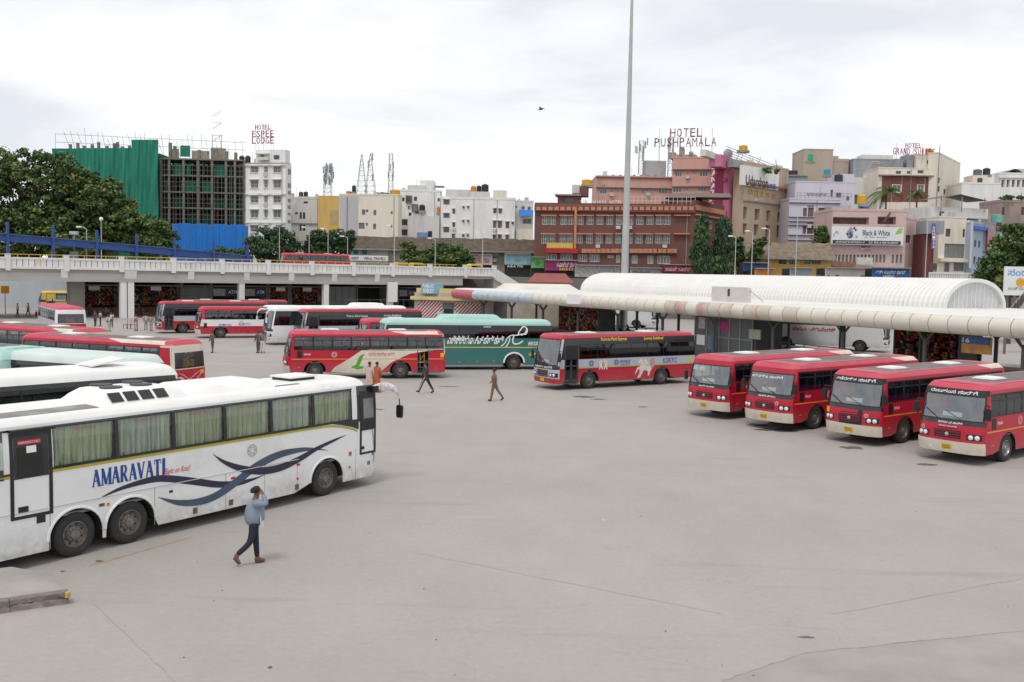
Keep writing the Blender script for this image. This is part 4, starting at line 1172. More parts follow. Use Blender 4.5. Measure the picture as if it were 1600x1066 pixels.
def plat_shop(label, px0, px1, y, seed):
	a0 = CN.sz(px0, 530, y)[0]; a1 = CN.sz(px1, 530, y)[0]
	t = thing('platform_shop', label, 'shop', CN.W(a0, y, .32), CN.rot); w = a1 - a0
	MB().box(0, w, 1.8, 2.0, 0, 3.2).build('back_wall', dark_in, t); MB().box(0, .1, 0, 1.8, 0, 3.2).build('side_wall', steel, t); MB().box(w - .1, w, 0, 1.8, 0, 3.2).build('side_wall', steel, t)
	packets(t, .12, w - .12, .7, 3.1, .1, seed, (6, 2, 1, 1, 2, 1, 3), .2, .18)
	MB().box(.1, w - .1, -.5, .1, 0, .7).build('counter', MATS['brown_counter'], t); MB().box(-.1, w + .1, -.3, 2.0, 3.2, 3.3).build('roof', steel, t)
plat_shop('dark shop with red goods under the left end of the canopy', 872, 934, 5.0, 31)
plat_shop('shop with stacked bottles under the right part of the canopy', 1396, 1438, 6.0, 32)
plat_shop('counter shop with two blue posters under the right part of the canopy', 1440, 1500, 6.5, 33)
pb = thing('poster_board', 'blue and orange number board hanging under the canopy', 'sign', CN.W(0, 0, 0), CN.rot)
a0, a1, z0, z1 = CN.box(1502, 526, 1549, 553, 2.0)
MB().box(a0, a1, 2.0, 2.08, z0, z1).build('board', M('orange_board', (.50, .25, .06), .5, .45, 2), pb)
MB().box(a0 + .04, a0 + (a1 - a0) * .95, 1.96, 2.0, z0 + (z1 - z0) * .55, z1 - .04).build('upper_panel', M('blue_board', (.04, .13, .36), .5, .35, 3), pb)
mb = MB(); put_text(mb, '16', lambda a, b: (a, 1.95, b), a0 + .1, a0 + .55, z0 + (z1 - z0) * .62, z1 - .1, .02); mb.build('number', white_p, pb)
for x in (a0 + .1, a1 - .1): MB().tube((x, 2.04, z1), (x, 2.04, 4.2), .02).build('hanger', steel, pb)
gb = thing('notice_board', 'pale green board on a post at the kiosk corner', 'sign', CN.W(0, 0, 0), CN.rot)
a0, a1, z0, z1 = CN.box(1170, 515, 1188, 530, 2.2); MB().box(a0, a1, 2.2, 2.28, z0, z1).build('board', M('pale_green_board', (.36, .38, .28), .6, .15, 2), gb); MB().tube(((a0 + a1) / 2, 2.3, .3), ((a0 + a1) / 2, 2.3, z0), .04).build('post', steel, gb)
railing('steel railing on the platform beyond the nose-out row', CN.W(CN.sz(1190, 540, 5)[0], 5, 0), CN.W(CN.sz(1330, 540, 5)[0], 5, 0), 1.5, 6, steel, .32)
railing('steel railing on the platform near the number board', CN.W(CN.sz(1500, 550, 3)[0], 3, 0), CN.W(CN.sz(1650, 550, 3)[0], 3, 0), 1.3, 6, steel, .32)
railing('steel railing under the canopy behind the grey and red bus', CN.W(CN.sz(925, 510, 6)[0], 6, 0), CN.W(CN.sz(1010, 510, 6)[0], 6, 0), 1.5, 6, steel, .32)
# buses loading beyond the platform
Bus('coach', 'white coach glimpsed under the canopy behind the grey and red bus', CN.W(CN.sz(965, 510, 26)[0], 26, 0), (0, 1.28), CN.rot + math.pi * .5 + R(90), upper=paint_white, roof=paint_roofwhite, L=12, sill=2.2, wtop=2.9, eave=3.05, far=True, front='later', mask=paint_white, frontpaint=paint_white, bumper=paint_white, roofpatch=False, hatch=0, tinted=paint_white, midbar=0, glass=g_tint, wheels=(3.6, -3.2), wx=(-5.5, 5.2))
rbx = Bus('coach', 'white coach with red writing glimpsed under the canopy beyond the platform', CN.W(CN.sz(1290, 530, 24)[0], 24, 0), (0, 1.28), CN.rot + math.pi * .5 + R(90), upper=paint_white, roof=paint_roofwhite, L=12, sill=2.3, wtop=2.95, eave=3.05, far=True, front='later', mask=paint_white, frontpaint=paint_white, bumper=paint_white, roofpatch=False, hatch=0, tinted=paint_white, midbar=0, glass=g_tint, wheels=(3.6, -3.2), wx=(-5.5, 5.2))

for sd_ in (1, -1): rbx.sidetext('ಸುಗಮ ಟ್ರಾವೆಲ್ಸ್', sd_, -2.6, 1.4, 1.7, 2.1, red_p, .03)
# tall mast behind the vault
ms = thing('high_mast', 'very tall tapering grey light mast rising behind the vault roof', 'mast', at(976, 430, 116))
ms.location.z = 0
g_mast = M('galvanised_mast', (.42, .43, .43), .45, .08, .6, metal=.3)
mb = MB(); mb.tube((0, 0, 0), (.0, 0, 45), .50, .10, 14); smooth_angle(mb.build('pole', g_mast, ms), 60)
MB().tube((0, 0, 0), (0, 0, .1), .9, .9, 14).build('base_plate', g_mast, ms)

# public toilet block at the left end of the canopy
TB = Fac(648, 116, 772, 113)
tb = TB.root('toilet_block', 'yellow public toilet block with red and white striped front', 'building')
cy = wallm('pale_yellow_wall', (.62, .50, .25), .35)
w_ = TB.len
MB().box(0, w_, 0, 5, 0, 4.2).build('wall', M('toilet_inner_wall', (.40, .37, .33), .8, .2, 2), tb)
MB().box(-.3, w_ + .3, -.5, 5.2, 3.35, 3.75).build('canopy_slab', cy, tb)
MB().box(.2, w_ * .62, .1, .4, 3.75, 4.7).build('parapet', cy, tb)
stripe_r = M('red_stripe_tile', (.30, .05, .05), .6, .15, 5); stripe_w = M('white_stripe_tile', (.60, .55, .53), .6, .1, 5)
def diag(x0, x1, z0, z1):
	mb = MB(); mb.box(x0, x1, -.06, -.01, z0, z1); mb.build('tiled_wall', stripe_w, tb)
	m2 = MB(); st = .42; x = x0 - (z1 - z0)
	while x < x1:
		poly = []
		for (xa, za) in ((x, z0), (x + st * .5, z0), (x + st * .5 + (z1 - z0), z1), (x + (z1 - z0), z1)): poly.append((xa, za))
		# clip to the panel
		def clip(P, f, lim, sg):
			o = []
			for i in range(len(P)):
				a, b = P[i], P[(i + 1) % len(P)]; ia, ib = sg * (a[0] - lim) >= 0, sg * (b[0] - lim) >= 0
				if ia: o.append(a)
				if ia != ib:
					t = (lim - a[0]) / (b[0] - a[0]); o.append((lim, a[1] + (b[1] - a[1]) * t))
			return o
		poly = clip(clip(poly, 0, x0, 1), 0, x1, -1) if poly else poly
		if len(poly) >= 3: m2.add([(a, -.066, b) for a, b in poly], [tuple(range(len(poly)))])
		x += st
	m2.build('tile_stripe', stripe_r, tb)
diag(.5, w_ * .36, 0, 3.2); diag(w_ * .52, w_ * .85, 0, 3.2)
MB().box(w_ * .38, w_ * .50, -.05, 0, 0, 2.4).build('door', blk, tb); MB().box(w_ * .37, w_ * .51, -.08, 0, 2.5, 3.1).build('vent_window', M('louvre_grey', (.12, .12, .12), .6), tb)
for q in (.30, .515): MB().box(w_ * q, w_ * q + .6, -.12, -.07, .8, 2.0).build('notice', M('pale_blue_notice', (.5, .55, .58), .6), tb)
ts = TB.root('toilet_sign', 'pale blue cylinder sign with white lettering on the toilet block', 'sign')
a0, a1, z0, z1 = TB.box(652, 443, 685, 459, -.6)
mb = MB(); mb.lathe([((a1 - a0) / 2, z0), ((a1 - a0) / 2, z1)], 20, 'z', ((a0 + a1) / 2, (a1 - a0) / 2 - .6, 0)); mb.lathe([(.01, z1), ((a1 - a0) / 2, z1)], 20, 'z', ((a0 + a1) / 2, (a1 - a0) / 2 - .6, 0)); smooth_angle(mb.build('drum', M('pale_blue_sign', (.22, .42, .50), .5, .12, 1), ts))
rr_ = (a1 - a0) / 2; cxx = (a0 + a1) / 2
def cylf(a, b): 
	t = (a - cxx) / rr_; return (cxx + (rr_ + .02) * math.sin(t), rr_ - .6 - (rr_ + .02) * math.cos(t), b)
mb = MB(); put_text(mb, 'PUBLIC', cylf, cxx - .75, cxx + .75, z0 + .68, z1 - .12, .02); put_text(mb, 'TOILET', cylf, cxx - .75, cxx + .75, z0 + .1, z0 + .55, .02); mb.build('lettering', white_p, ts)
# cream tarpaulin sheds between toilet block and vault
for lab, p0, p1, zt_, zb_, Y, m in (('cream canvas roofed shed behind the canopy left end', 775, 905, 4.75, 4.7, 122, M('cream_canvas', (.66, .62, .53), .8, .12, .6, dirt=.3)), ('red roofed low shed behind the canopy left end', 825, 897, 6.1, 5.5, 132, M('dull_red_roof', (.27, .07, .06), .8, .2, .6, dirt=.3))):
	f = Fac(p0, Y, p1, Y); t = f.root('shed', lab, 'shed')
	MB().box(.2, f.len - .2, .3, 6, 0, zb_).build('wall', M('shed_wall_cream', (.45, .40, .32), .8, .2, 1, dirt=.3), t)
	MB().add([(0, -.3, zb_), (f.len, -.3, zb_), (f.len - 1, 3, zt_ + .6), (1, 3, zt_ + .6), (0, 6.5, zb_), (f.len, 6.5, zb_)], [(0, 1, 2, 3), (3, 2, 5, 4), (0, 3, 4), (1, 5, 2), (0, 4, 5, 1)]).build('roof', m, t)
# ================================================================ the fleet
def _hit(s, px, py, sd):
	"""where a sight line meets the side plane of the bus, as (along-as-read, z)"""
	th = s.r.rotation_euler.z; o = s.r.location
	inv = Matrix.Rotation(-th, 3, 'Z')
	c = inv @ (CAM - Vector(o)); d = inv @ ray(px, py)
	k = (sd * s.hw - c.y) / d.y
	p = c + d * k
	return (-p.x if sd > 0 else p.x), p.z
Bus.hit = _hit
def px_box(b, sd, x0, y0, x1, y1):
	"""pixel box on a bus side -> a0,a1,z0,z1 (mean)"""
	a0, za = b.hit(x0, y1, sd); a1, zb = b.hit(x1, y1, sd); c0, zc = b.hit(x0, y0, sd); c1, zd = b.hit(x1, y0, sd)
	return (a0 + c0) / 2, (a1 + c1) / 2, (za + zb) / 2, (zc + zd) / 2

# ---------------- the big white coach in front
hero = Bus('coach', 'long white three-axle coach with blue serif lettering in the left foreground',
		   gp(511, 775), (4.34, -1.30), R(34.0), L=13.7, W=2.6, skirt=.30, sill=2.12, wtop=3.05, eave=3.14, crown=.20, bulge=.30, corner=.22,
		   rake=.45, zr=1.2, wheels=(4.34, -2.21, -3.62), upper=paint_white, roof=paint_roofwhite, bays=6, wx=(-4.15, 5.38), glass=g_coach,
		   tinted=paint_white, midbar=0, front='later', frontpaint=paint_white, bumper=paint_white, roofpatch=False, hatch=0, rim=RIM,
		   topband=paint_white, far=True, plate=False, ws=g_tint, nomirror=True)
h = hero
def hero_extra():
	sd = -1; hw = h.hw
	S = lambda x, z: h.Ss(sd, x, z)
	# curtains behind each window
	bw = (5.38 + 4.15) / 6
	for k in range(6):
		a, b = -4.15 + k * bw + .05, -4.15 + (k + 1) * bw - .05
		rr = random.Random(k)
		def fn(mb):
			P = []; n = 64; ph = rr.random() * 6; fq = rr.uniform(.6, 1.1)
			for i in range(n + 1):
				x = a + (b - a) * i / n
				off = .045 * math.sin(i * fq + ph + .8 * math.sin(i * .13 + ph)) + .022 * math.sin(i * 2.3 * fq + ph * 2)
				row = []
				for j, z in enumerate((2.06, 2.3, 2.7, 3.03)):
					row.append(Vector((x + (.035 - .012 * j) * math.sin(i * .5 + j + ph), sd * (hw - .12 + off * (1 - j * .12)), z)))
				P.append(row)
			mb.grid(P)
		h.part('curtain', (curtain_m, curtain_b)[k in (1, 4)], fn)
		h.part('window_notice', M('red_window_notice', (.42, .10, .10), .6, .2, 9), lambda mb: put_text(mb, 'EMERGENCY EXIT', h.sidefn(sd, .004), (a + b) / 2 - .28, (a + b) / 2 + .28, 2.90, 2.95), smooth=False)
	for sgn in (1,):
		h.part('curtain', curtain_m, lambda mb: mb.box(-4.1, 5.2, hw - .15, hw - .12, 2.0, 3.05), smooth=False)
	# black window surround strips and yellow line
	def fn(mb):
		h.patch(mb, S, h.lin(-6.6, 5.4, 8), [2.10, 2.145], .012, (0, sd, 0), .02)
		h.patch(mb, S, h.lin(-6.6, 5.4, 8), [3.03, 3.075], .012, (0, sd, 0), .02)
		for k in range(1, 6):
			x = -4.15 + k * bw
			h.patch(mb, S, [x - .05, x + .05], [2.14, 3.04], .011, (0, sd, 0), .02)
	h.part('window_trim', blk_gloss, fn, smooth=False)
	pts = cr_spline([(-6.65, 2.065, .03), (0, 2.065, .03), (3.6, 2.065, .03), (4.6, 2.03, .03), (5.3, 1.88, .03), (5.62, 1.76, .025)], 6)
	h.ribbon('gold_line', gold_line, sd, pts, .008)
	# dark wedge where the window line dips towards the front
	h.sidepoly('window_dip', blk_gloss, sd, [(4.35, 2.13), (4.9, 2.03), (5.35, 1.92), (5.66, 1.81), (5.66, 2.13)], .009)
	# rear emergency door and rear window
	def fn(mb):
		for p, q, r0, r1 in ((-5.14, -5.06, 1.12, 3.0), (-4.26, -4.18, 1.12, 3.0), (-5.06, -4.26, 1.12, 1.19), (-5.06, -4.26, 2.9, 3.0)):
			h.patch(mb, S, [p, q], h.lin(r0, r1, 3), .014, (0, sd, 0), .03)
		mb.box(-5.16, -4.16, sd * hw - .10, sd * hw + .02, 3.02, 3.08)
	d = h.part('emergency_door', blk, fn, smooth=False, label='black framed rear emergency door')
	h.part('pane', blk_gloss, lambda mb: h.patch(mb, S, [-5.05, -4.27], h.lin(2.0, 2.9, 3), .012, (0, sd, 0), .02), d, False)
	h.part('inner_pane', g_tint, lambda mb: h.patch(mb, S, [-4.98, -4.40], h.lin(2.02, 2.68, 3), .016, (0, sd, 0), .0), d, False)
	h.sideblock('notice', red_p, sd, -4.70, 2.78, .52, .09, .016, .004, d)
	h.part('notice_lettering', white_p, lambda mb: put_text(mb, 'EMERGENCY EXIT', h.sidefn(sd, .018), -4.94, -4.46, 2.755, 2.80), d, False)
	h.sideblock('notice', white_p, sd, -4.66, 2.62, .22, .15, .02, .004, d)
	h.sideblock('handle', blk, sd, -4.86, 1.33, .22, .12, .02, .02, d)
	f = h.sideblock('window', blk_gloss, sd, -5.95, 2.53, 1.35, 1.02, .010, .02)
	def fn(mb):
		P = []
		for i in range(50):
			x = -6.5 + 1.1 * i / 49
			P.append([Vector((x, sd * (hw + .03 + .014 * math.sin(i * .8)) , z)) for z in (2.08, 2.6, 3.0)])
		mb.grid(P)
	h.part('curtain', curtain_m, fn, f)
	h.part('pane', g_coach, lambda mb: h.patch(mb, S, [-6.6, -5.3], h.lin(2.06, 3.02, 3), .05, (0, sd, 0), .04), f, False)
	# skirt panel joints, vents, flaps, lamps
	for x in (-4.25, -1.55, .62, 1.95, 3.15, 5.55):
		h.sideblock('panel_joint', M('panel_joint_grey', (.25, .24, .23), .7, .1, 3), sd, x, .79, .015, .94, .004, .003)  # thin grey strips mark the skirt panel joints
	h.part('moulding', M('grey_moulding', (.5, .5, .49), .5, .1, 3), lambda mb: h.patch(mb, S, h.lin(-6.7, 3.2, 6), [1.245, 1.265], .012, (0, sd, 0), .012), smooth=False)
	for (px, py, w, hh, m) in ((64, 809, .20, .22, blk), (267, 768, .10, .06, blk), (305, 798, .13, .15, M('brown_flap', (.12, .075, .045), .6, .2, 5)), (361, 785, .13, .15, MATS['brown_flap']),
						  (464, 761, .13, .15, MATS['brown_flap']), (159, 789, .14, .07, M('amber_dark', (.18, .07, .02), .4, .2, 4)), (169, 788, .07, .07, amber),
						  (364, 747, .13, .06, redlens), (466, 726, .12, .06, redlens), (465, 748, .06, .06, redlens), (547, 709, .12, .12, M('orange_marker', (.5, .1, .03), .4, .1, 3)), (546, 730, .06, .06, redlens)):
		a, z = h.hit(px, py, sd)
		h.sideblock('marker_lamp' if w < .125 or hh < .1 else 'flap', m, sd, a, z, w, hh)
	# wheel arch lips
	for w in h.wheels:
		def fn(mb):
			P = []
			for k in range(17):
				t = math.pi * k / 16
				P.append([Vector((w + r_ * math.cos(t) , sd * (hw + o_), .5 + r_ * .95 * math.sin(t))) for r_, o_ in ((.655, -.01), (.66, .022), (.70, .018), (.72, 0))])
			mb.grid(P)
		h.part('arch_lip', paint_white, fn)
	# driver's door at the front corner
	def fn(mb):
		h.patch(mb, S, h.lin(5.60, 6.42, 4), h.lin(2.05, 3.12, 4), .012, (0, sd, 0), .02)
	h.part('front_quarter', blk_gloss, fn, smooth=False)
	def fn(mb):
		for p, q, r0, r1 in ((5.72, 5.79, 1.02, 2.95), (6.36, 6.42, 1.02, 2.95), (5.79, 6.36, 1.02, 1.08), (5.79, 6.36, 2.85, 2.95)):
			h.patch(mb, S, [p, q], h.lin(r0, r1, 4), .02, (0, sd, 0), .02)
		h.patch(mb, S, h.lin(5.79, 6.36, 3), h.lin(1.75, 2.05, 2), .019, (0, sd, 0), .02)
	d = h.part('driver_door', blk, fn, smooth=False)
	h.part('pane', M('reflective_pane', (.30, .34, .35), .06, .2, 5, metal=.7), lambda mb: h.patch(mb, S, h.lin(5.86, 6.30, 2), h.lin(2.12, 2.72, 2), .022, (0, sd, 0), .01), d, False)
	h.sideblock('handle', blk, sd, 5.86, 1.22, .10, .09, .02, .02, d)
	for z, x in ((1.0, 6.32), (.72, 6.12)): h.sideblock('flap', M('grey_flap', (.16, .17, .18), .5, .2, 4), sd, x, z, .12, .12)
	# mirror arm
	p = Vector((6.35, sd * hw, 3.0))
	def fn(mb):
		pts = cr_spline([(6.3, -1.25, 2.98, .10), (6.62, -1.42, 3.06, .12), (6.95, -1.52, 2.98, .11), (7.15, -1.56, 2.80, .08), (7.22, -1.57, 2.62, .05)], 5)
		P = []
		for q in pts:
			P.append([Vector((q[0], q[1] + q[3] * .45 * math.cos(t), q[2] + q[3] * math.sin(t))) for t in [2 * math.pi * k / 10 for k in range(11)]])
		mb.grid(P)
	m = h.part('wing_mirror', M('mottled_white_arm', (.62, .62, .62), .4, .55, 9), fn)
	h.part('mirror_mount', blk, lambda mb: mb.box(6.2, 6.42, -1.42, -1.28, 2.9, 3.08), m, False)
	h.part('mirror_head', blk, lambda mb: (mb.tube((7.22, -1.57, 2.62), (7.24, -1.57, 2.4), .02), mb.prism([(-.09, -.2), (.09, -.2), (.11, -.1), (.11, .16), (.07, .2), (-.07, .2), (-.11, .16), (-.11, -.1)], lambda a, b, dd: (7.24 + dd, -1.57 + a, 2.22 + b), -.04, .05)), m, False)
	# roof: air-conditioning pod, duct, hatch, worn patch
	zt = h.eave + h.crown
	def pod(x0, x1, wd, hh, base, soft):
		def fn(mb):
			P = []
			for i in range(13):
				q = i / 12; x = x0 + (x1 - x0) * q
				row = []
				for j in range(13):
					t = (-1, -.93, -.85, -.77, -.69, -.6, 0, .6, .69, .77, .85, .93, 1)[j]
					e = min(1, (q * (x1 - x0)) / soft) if q < .5 else min(1, ((1 - q) * (x1 - x0)) / soft)
					e = 1 - (1 - e) ** 2.2
					el = 1 - (1 - min(1, (1 - abs(t)) * wd / .42)) ** 1.6
					row.append(Vector((x, t * wd, base + hh * e * el)))
				P.append(row)
			mb.grid(P)
		return fn
	ac = h.part('roof_unit', paint_roofwhite, pod(-2.75, -.1, 1.0, .33, zt - .05, .55))
	h.part('roof_duct', paint_roofwhite, pod(-.45, 2.9, .95, .26, zt - .04, .6))
	for k in range(4):
		x = -2.28 + k * .42
		h.part('vent', blk, lambda mb: mb.quad((x - .17, -.945, zt + .045), (x + .17, -.945, zt + .045), (x + .17, -.72, zt + .245), (x - .17, -.72, zt + .245)), ac, False)
	for x, y in ((-1.75, .55), (-.85, .55), (-1.9, -.08), (-1.05, -.08)):
		h.part('fan', M('fan_grille', (.05, .05, .05), .6, .3, 20), lambda mb: mb.lathe([(.27, 0), (.27, .025), (.23, .03), (.05, .018), (.001, .02)], 18, 'z', (x, y, zt + .29)), ac, False)
	h.part('roof_hatch', paint_roofwhite, lambda mb: mb.prism([(3.8, -.35), (4.85, -.35), (4.85, .55), (3.8, .55)], lambda a, b, dd: (a, b, dd), zt + .08, zt + .13), None, False)
	h.part('hatch_gasket', blk, lambda mb: mb.prism([(3.85, -.30), (4.80, -.30), (4.80, .50), (3.85, .50)], lambda a, b, dd: (a, b, dd), zt - .02, zt + .08), None, False)
	h.part('roof_patch', M('grey_roof_coating', (.22, .21, .20), .9, .25, 2.5, dirt=.6, dirtcol=(.5, .48, .45)), lambda mb: h.patch(mb, h.Sroof, h.lin(.02, .30, 6), h.lin(-.84, -.36, 3), .006, (0, 0, 1)))
	h.part('roof_patch', MATS['grey_roof_coating'], lambda mb: h.patch(mb, h.Sroof, h.lin(.62, .80, 4), h.lin(-.74, -.60, 3), .006, (0, 0, 1)))
	# lettering and ribbons
	h.part('side_lettering', dblue_p, lambda mb: serif_text(mb, 'AMARAVATI', h.sidefn(sd, .008), -3.22, -1.24, 1.53, 1.93), smooth=False, label='blue serif name on the side')
	a0, a1, z0, z1 = px_box(h, sd, 255, 731, 294, 743)
	h.part('side_lettering', red_p, lambda mb: put_text(mb, 'Flight on Road', h.sidefn(sd, .007), a0, a1, z0 + .02, z1 + .02, 0, slant=.35), smooth=False)
	ra, rz = h.hit(248, 744, sd)
	h.ribbon('red_dash', red_p, sd, [(ra, rz, .004), (ra + .12, rz + .01, .012), (ra + .24, rz + .03, .004)])
	def rib(lst, mat, off):
		pts = []
		for px, py, w in lst:
			a, z = h.hit(px, py, sd); pts.append((a, z, w))
		h.ribbon('ribbon_print', mat, sd, cr_spline(pts, 7), off)
	rib([(153, 780, .005), (190, 763, .045), (235, 750, .075), (262, 748, .085), (300, 752, .09), (340, 757, .085), (372, 755, .07), (398, 748, .03), (413, 742, .004)], navy_p, .006)
	rib([(247, 777, .005), (275, 785, .06), (305, 785, .09), (335, 776, .10), (365, 756, .11), (400, 729, .11), (435, 711, .10), (470, 703, .065), (495, 702, .03), (512, 704, .004)], slate_p, .008)
	rib([(333, 710, .004), (352, 723, .05), (380, 733, .09), (410, 736, .10), (440, 730, .10), (468, 717, .085), (495, 701, .06), (520, 689, .04), (540, 680, .005)], navy_p, .010)
	ax, az = h.hit(394, 704, sd)
	h.part('emblem', M('faint_emblem', (.42, .41, .38), .5, .2, 9), lambda mb: h.ring(mb, h.sidefn(sd, .008), ax, az, .17), smooth=False)
hero_extra()

# ---------------- four red buses nose-out on the right
TH = R(180 + 51)
SIGN = 'ಕರ್ನಾಟಕ ಸಾರಿಗೆ'
rb = dict(strips=[(1.20, 1.245, yel_line)], roofwhite=.17, tinted=False)
def red_marks(b, emb=2.0):
	b.std_marks(1)
	x = b.L / 2
	b.sidetext('ಕರಾಸಾ', 1, -x + 1.2, -x + 1.6, 1.46, 1.58, white_p)
	b.emblem_side(1, x - 3.0, 1.50, .17, pink_p)
	b.sideblock('side_lamp', amber, 1, x - .9, .72, .16, .06)
FWP = (3.35, 1.25)
r4 = Bus('bus', 'red bus at the right edge, nearest of the nose-out row', gp(1573, 722), FWP, TH, sign='ರಾಜಹಂಸ ಸಾರಿಗೆ', signband=True, under='ಕರ್ನಾಟಕ ಸಾರಿಗೆ', brand='ASHOK LEYLAND', emblem=-.98, rim=RIMA, **rb); red_marks(r4)
r3 = Bus('bus', 'red bus with a broken open grille, second from the right edge', gp(1413, 693), FWP, TH, sign='ತಡೆರಹಿತ ಸಾರಿಗೆ', signband=True, brand='', under='', emblem=.72, **rb); red_marks(r3)
r2 = Bus('bus', 'red bus with white writing across its windscreen, third from the right edge', gp(1275, 671), FWP, TH, wsign='ತಡೆರಹಿತ ಸಾರಿಗೆ', under='ಸಾರಿಗೆ ನಿಗಮ', emblem=.62, **rb); red_marks(r2)
r1 = Bus('bus', 'red bus with white papers in its windscreen, farthest of the nose-out row', gp(1138, 657), (5.15, 1.25), TH, under='ಸಾರಿಗೆ ಸಂಸ್ಥೆ', paper=True, brand='', **rb); red_marks(r1)
for b in (r1, r2, r3, r4): b.r['group'] = 'red buses parked nose-out'
for b in (r3,):
	b.fband('grille_gap', blk, .84, 1.42, .30, .44, .012, .01, 5)
	b.fband('lower_grille', blk, .78, .92, -.36, .34, .02, .01, 2)
	b.fband('notice', plate_y, 1.18, 1.40, -.99, -.80, .01, .005)
	b.fband('number_plate', plate_y, .5, .7, -.16, .16, .034, .0)
def bumper_wear(b):
	b.fband('bumper_scuff', M('scuffed_bumper', (.18, .16, .14), .9, .5, 12), .40, .52, .70, .92, .016, .0)
bumper_wear(r2)
r4.fband('bumper_lamp', chrome, .50, .62, -.55, -.46, .03, .02); r4.fband('bumper_lamp', chrome, .50, .62, .26, .35, .03, .02)

# ---------------- grey and red bus in the middle
mk = dict(front='later', bands=[(.36, 1.16, paint_red), (1.16, 1.21, M('maroon_line', (.12, .01, .03), .4)), (1.21, 1.27, gold_line), (1.27, 1.75, paint_grey)], sill=1.75, wtop=2.62, eave=2.98, crown=.20,
		  upper=blk, topband=blk_gloss, tinted=blk, glass=g_tint, bumper=paint_red, frontpaint=paint_red, roof=paint_red, rearlow=paint_red, rearhigh=blk, midbar=.62, bars=3)
mb_ = Bus('bus', 'grey and red bus with black windows and horse print, in the middle of the yard', gp(921, 608), (2.95, 1.25), R(180 + 57), wheels=(2.95, -2.6), wx=(-5.2, 3.7), bays=7, sign='ತಡೆರಹಿತ ಸಾರಿಗೆ', doors=((3.78, 4.78, 1, False),), **mk)
b = mb_
for txt, x0, y0, x1, y1, m in (('Point-to-Point Express', 940, 527, 980, 534, yel_p), ('Journey Redefined', 1007, 526, 1037, 532, yel_p), ('KSRTC', 1036, 559, 1058, 567, blue_p), ('ಕರಾರಸಾನಿ', 968, 562, 985, 567, blue_p), ('ಸಾರಿಗೆ', 970, 568, 984, 571, blue_p)):
	b.sidetext(txt, 1, *px_box(b, 1, x0, y0, x1, y1), m, .012)
ax, az = b.hit(924, 568, 1); b.part('emblem', blue_p, lambda m: b.ring(m, b.sidefn(1, .008), ax, az, .17), smooth=False)
ax, az = b.hit(1079, 562, 1); b.sideblock('notice', plate_y, 1, -ax, az, .3, .26)
ax, az = b.hit(963, 566, 1); b.part('emblem', blue_p, lambda m: b.ring(m, b.sidefn(1, .008), ax, az, .16), smooth=False)
pale = M('pale_horse_print', (.66, .58, .54), .5, .25, 9)
def blob(cx, cy, lst): return [(cx + x, cy + y) for x, y in lst]
def pxpoly(b, name, mat, sd, pts, off=.008): return b.sidepoly(name, mat, sd, [b.hit(x, y, sd) for x, y in pts], off)
pxpoly(b, 'horse_print', pale, 1, [(997, 566), (1000, 560), (1004, 561), (1006, 567), (1010, 571), (1016, 571), (1019, 576), (1016, 580), (1014, 587), (1012, 587), (1012, 580), (1006, 578), (1004, 582), (1000, 590), (995, 591), (999, 583), (999, 576), (996, 579), (993, 585), (992, 584), (995, 575), (1000, 572), (1001, 567), (998, 568)])
pxpoly(b, 'horse_print', pale, 1, [(1005, 563), (1009, 561), (1012, 566), (1015, 570), (1011, 570), (1007, 567)], .010)
pxpoly(b, 'rider_print', M('warm_rider_print', (.45, .28, .25), .5, .3, 9), 1, [(1016, 562), (1019, 559), (1023, 561), (1023, 566), (1022, 573), (1018, 577), (1016, 570)])
for cx in (939, 946):
	pxpoly(b, 'figure_print', pale, 1, [(cx - 3, 564), (cx, 562), (cx + 3, 565), (cx + 2, 570), (cx + 3, 577), (cx + 1, 577), (cx, 573), (cx - 2, 578), (cx - 3, 577), (cx - 2, 570)])
pxpoly(b, 'figure_print', MATS['warm_rider_print'], 1, [(940, 566), (944, 566), (945, 572), (941, 573)], .011)

# ---------------- red and cream bus with green swoosh
f1 = Bus('bus', 'red and cream bus with green swoosh and open rear door, behind the white coach front', gp(626, 592), (-2.09, 1.25), R(180 + 76), L=9.9, wheels=(3.1, -2.09), wx=(-4.75, 4.35), bays=8, roofwhite=.30,
		 strips=[(1.20, 1.245, yel_line)], doors=((-3.83, -3.1, 1, True),), rearlow=paint_red, rearhigh=paint_cream)
b = f1; red_marks(b)
pxpoly(b, 'cream_print', paint_cream, 1, [(517, 581), (523, 574), (545, 561), (566, 547), (580, 546), (695, 546), (665, 549), (640, 553), (612, 566), (596, 580), (590, 583), (560, 584)], .005)
pxpoly(b, 'cream_print', paint_cream, 1, [(690, 546.5), (692, 546), (692, 545), (600, 546)], .006)
pxpoly(b, 'swoosh_print', green_p, 1, [(548, 574), (556, 570), (559, 563), (562, 556), (570, 553), (567, 558), (564, 566), (561, 572), (569, 573), (566, 576), (558, 577)], .009)
b.sidetext('ನಮ್ಮ ಕಾರ್ಗೋ ಸಾರಿಗೆ', 1, *px_box(b, 1, 576, 550.5, 616, 556), red_p, .005, name='side_lettering')
ax, az = b.hit(691, 555, 1); b.sideblock('notice', plate_y, 1, -ax, az, .22, .26)

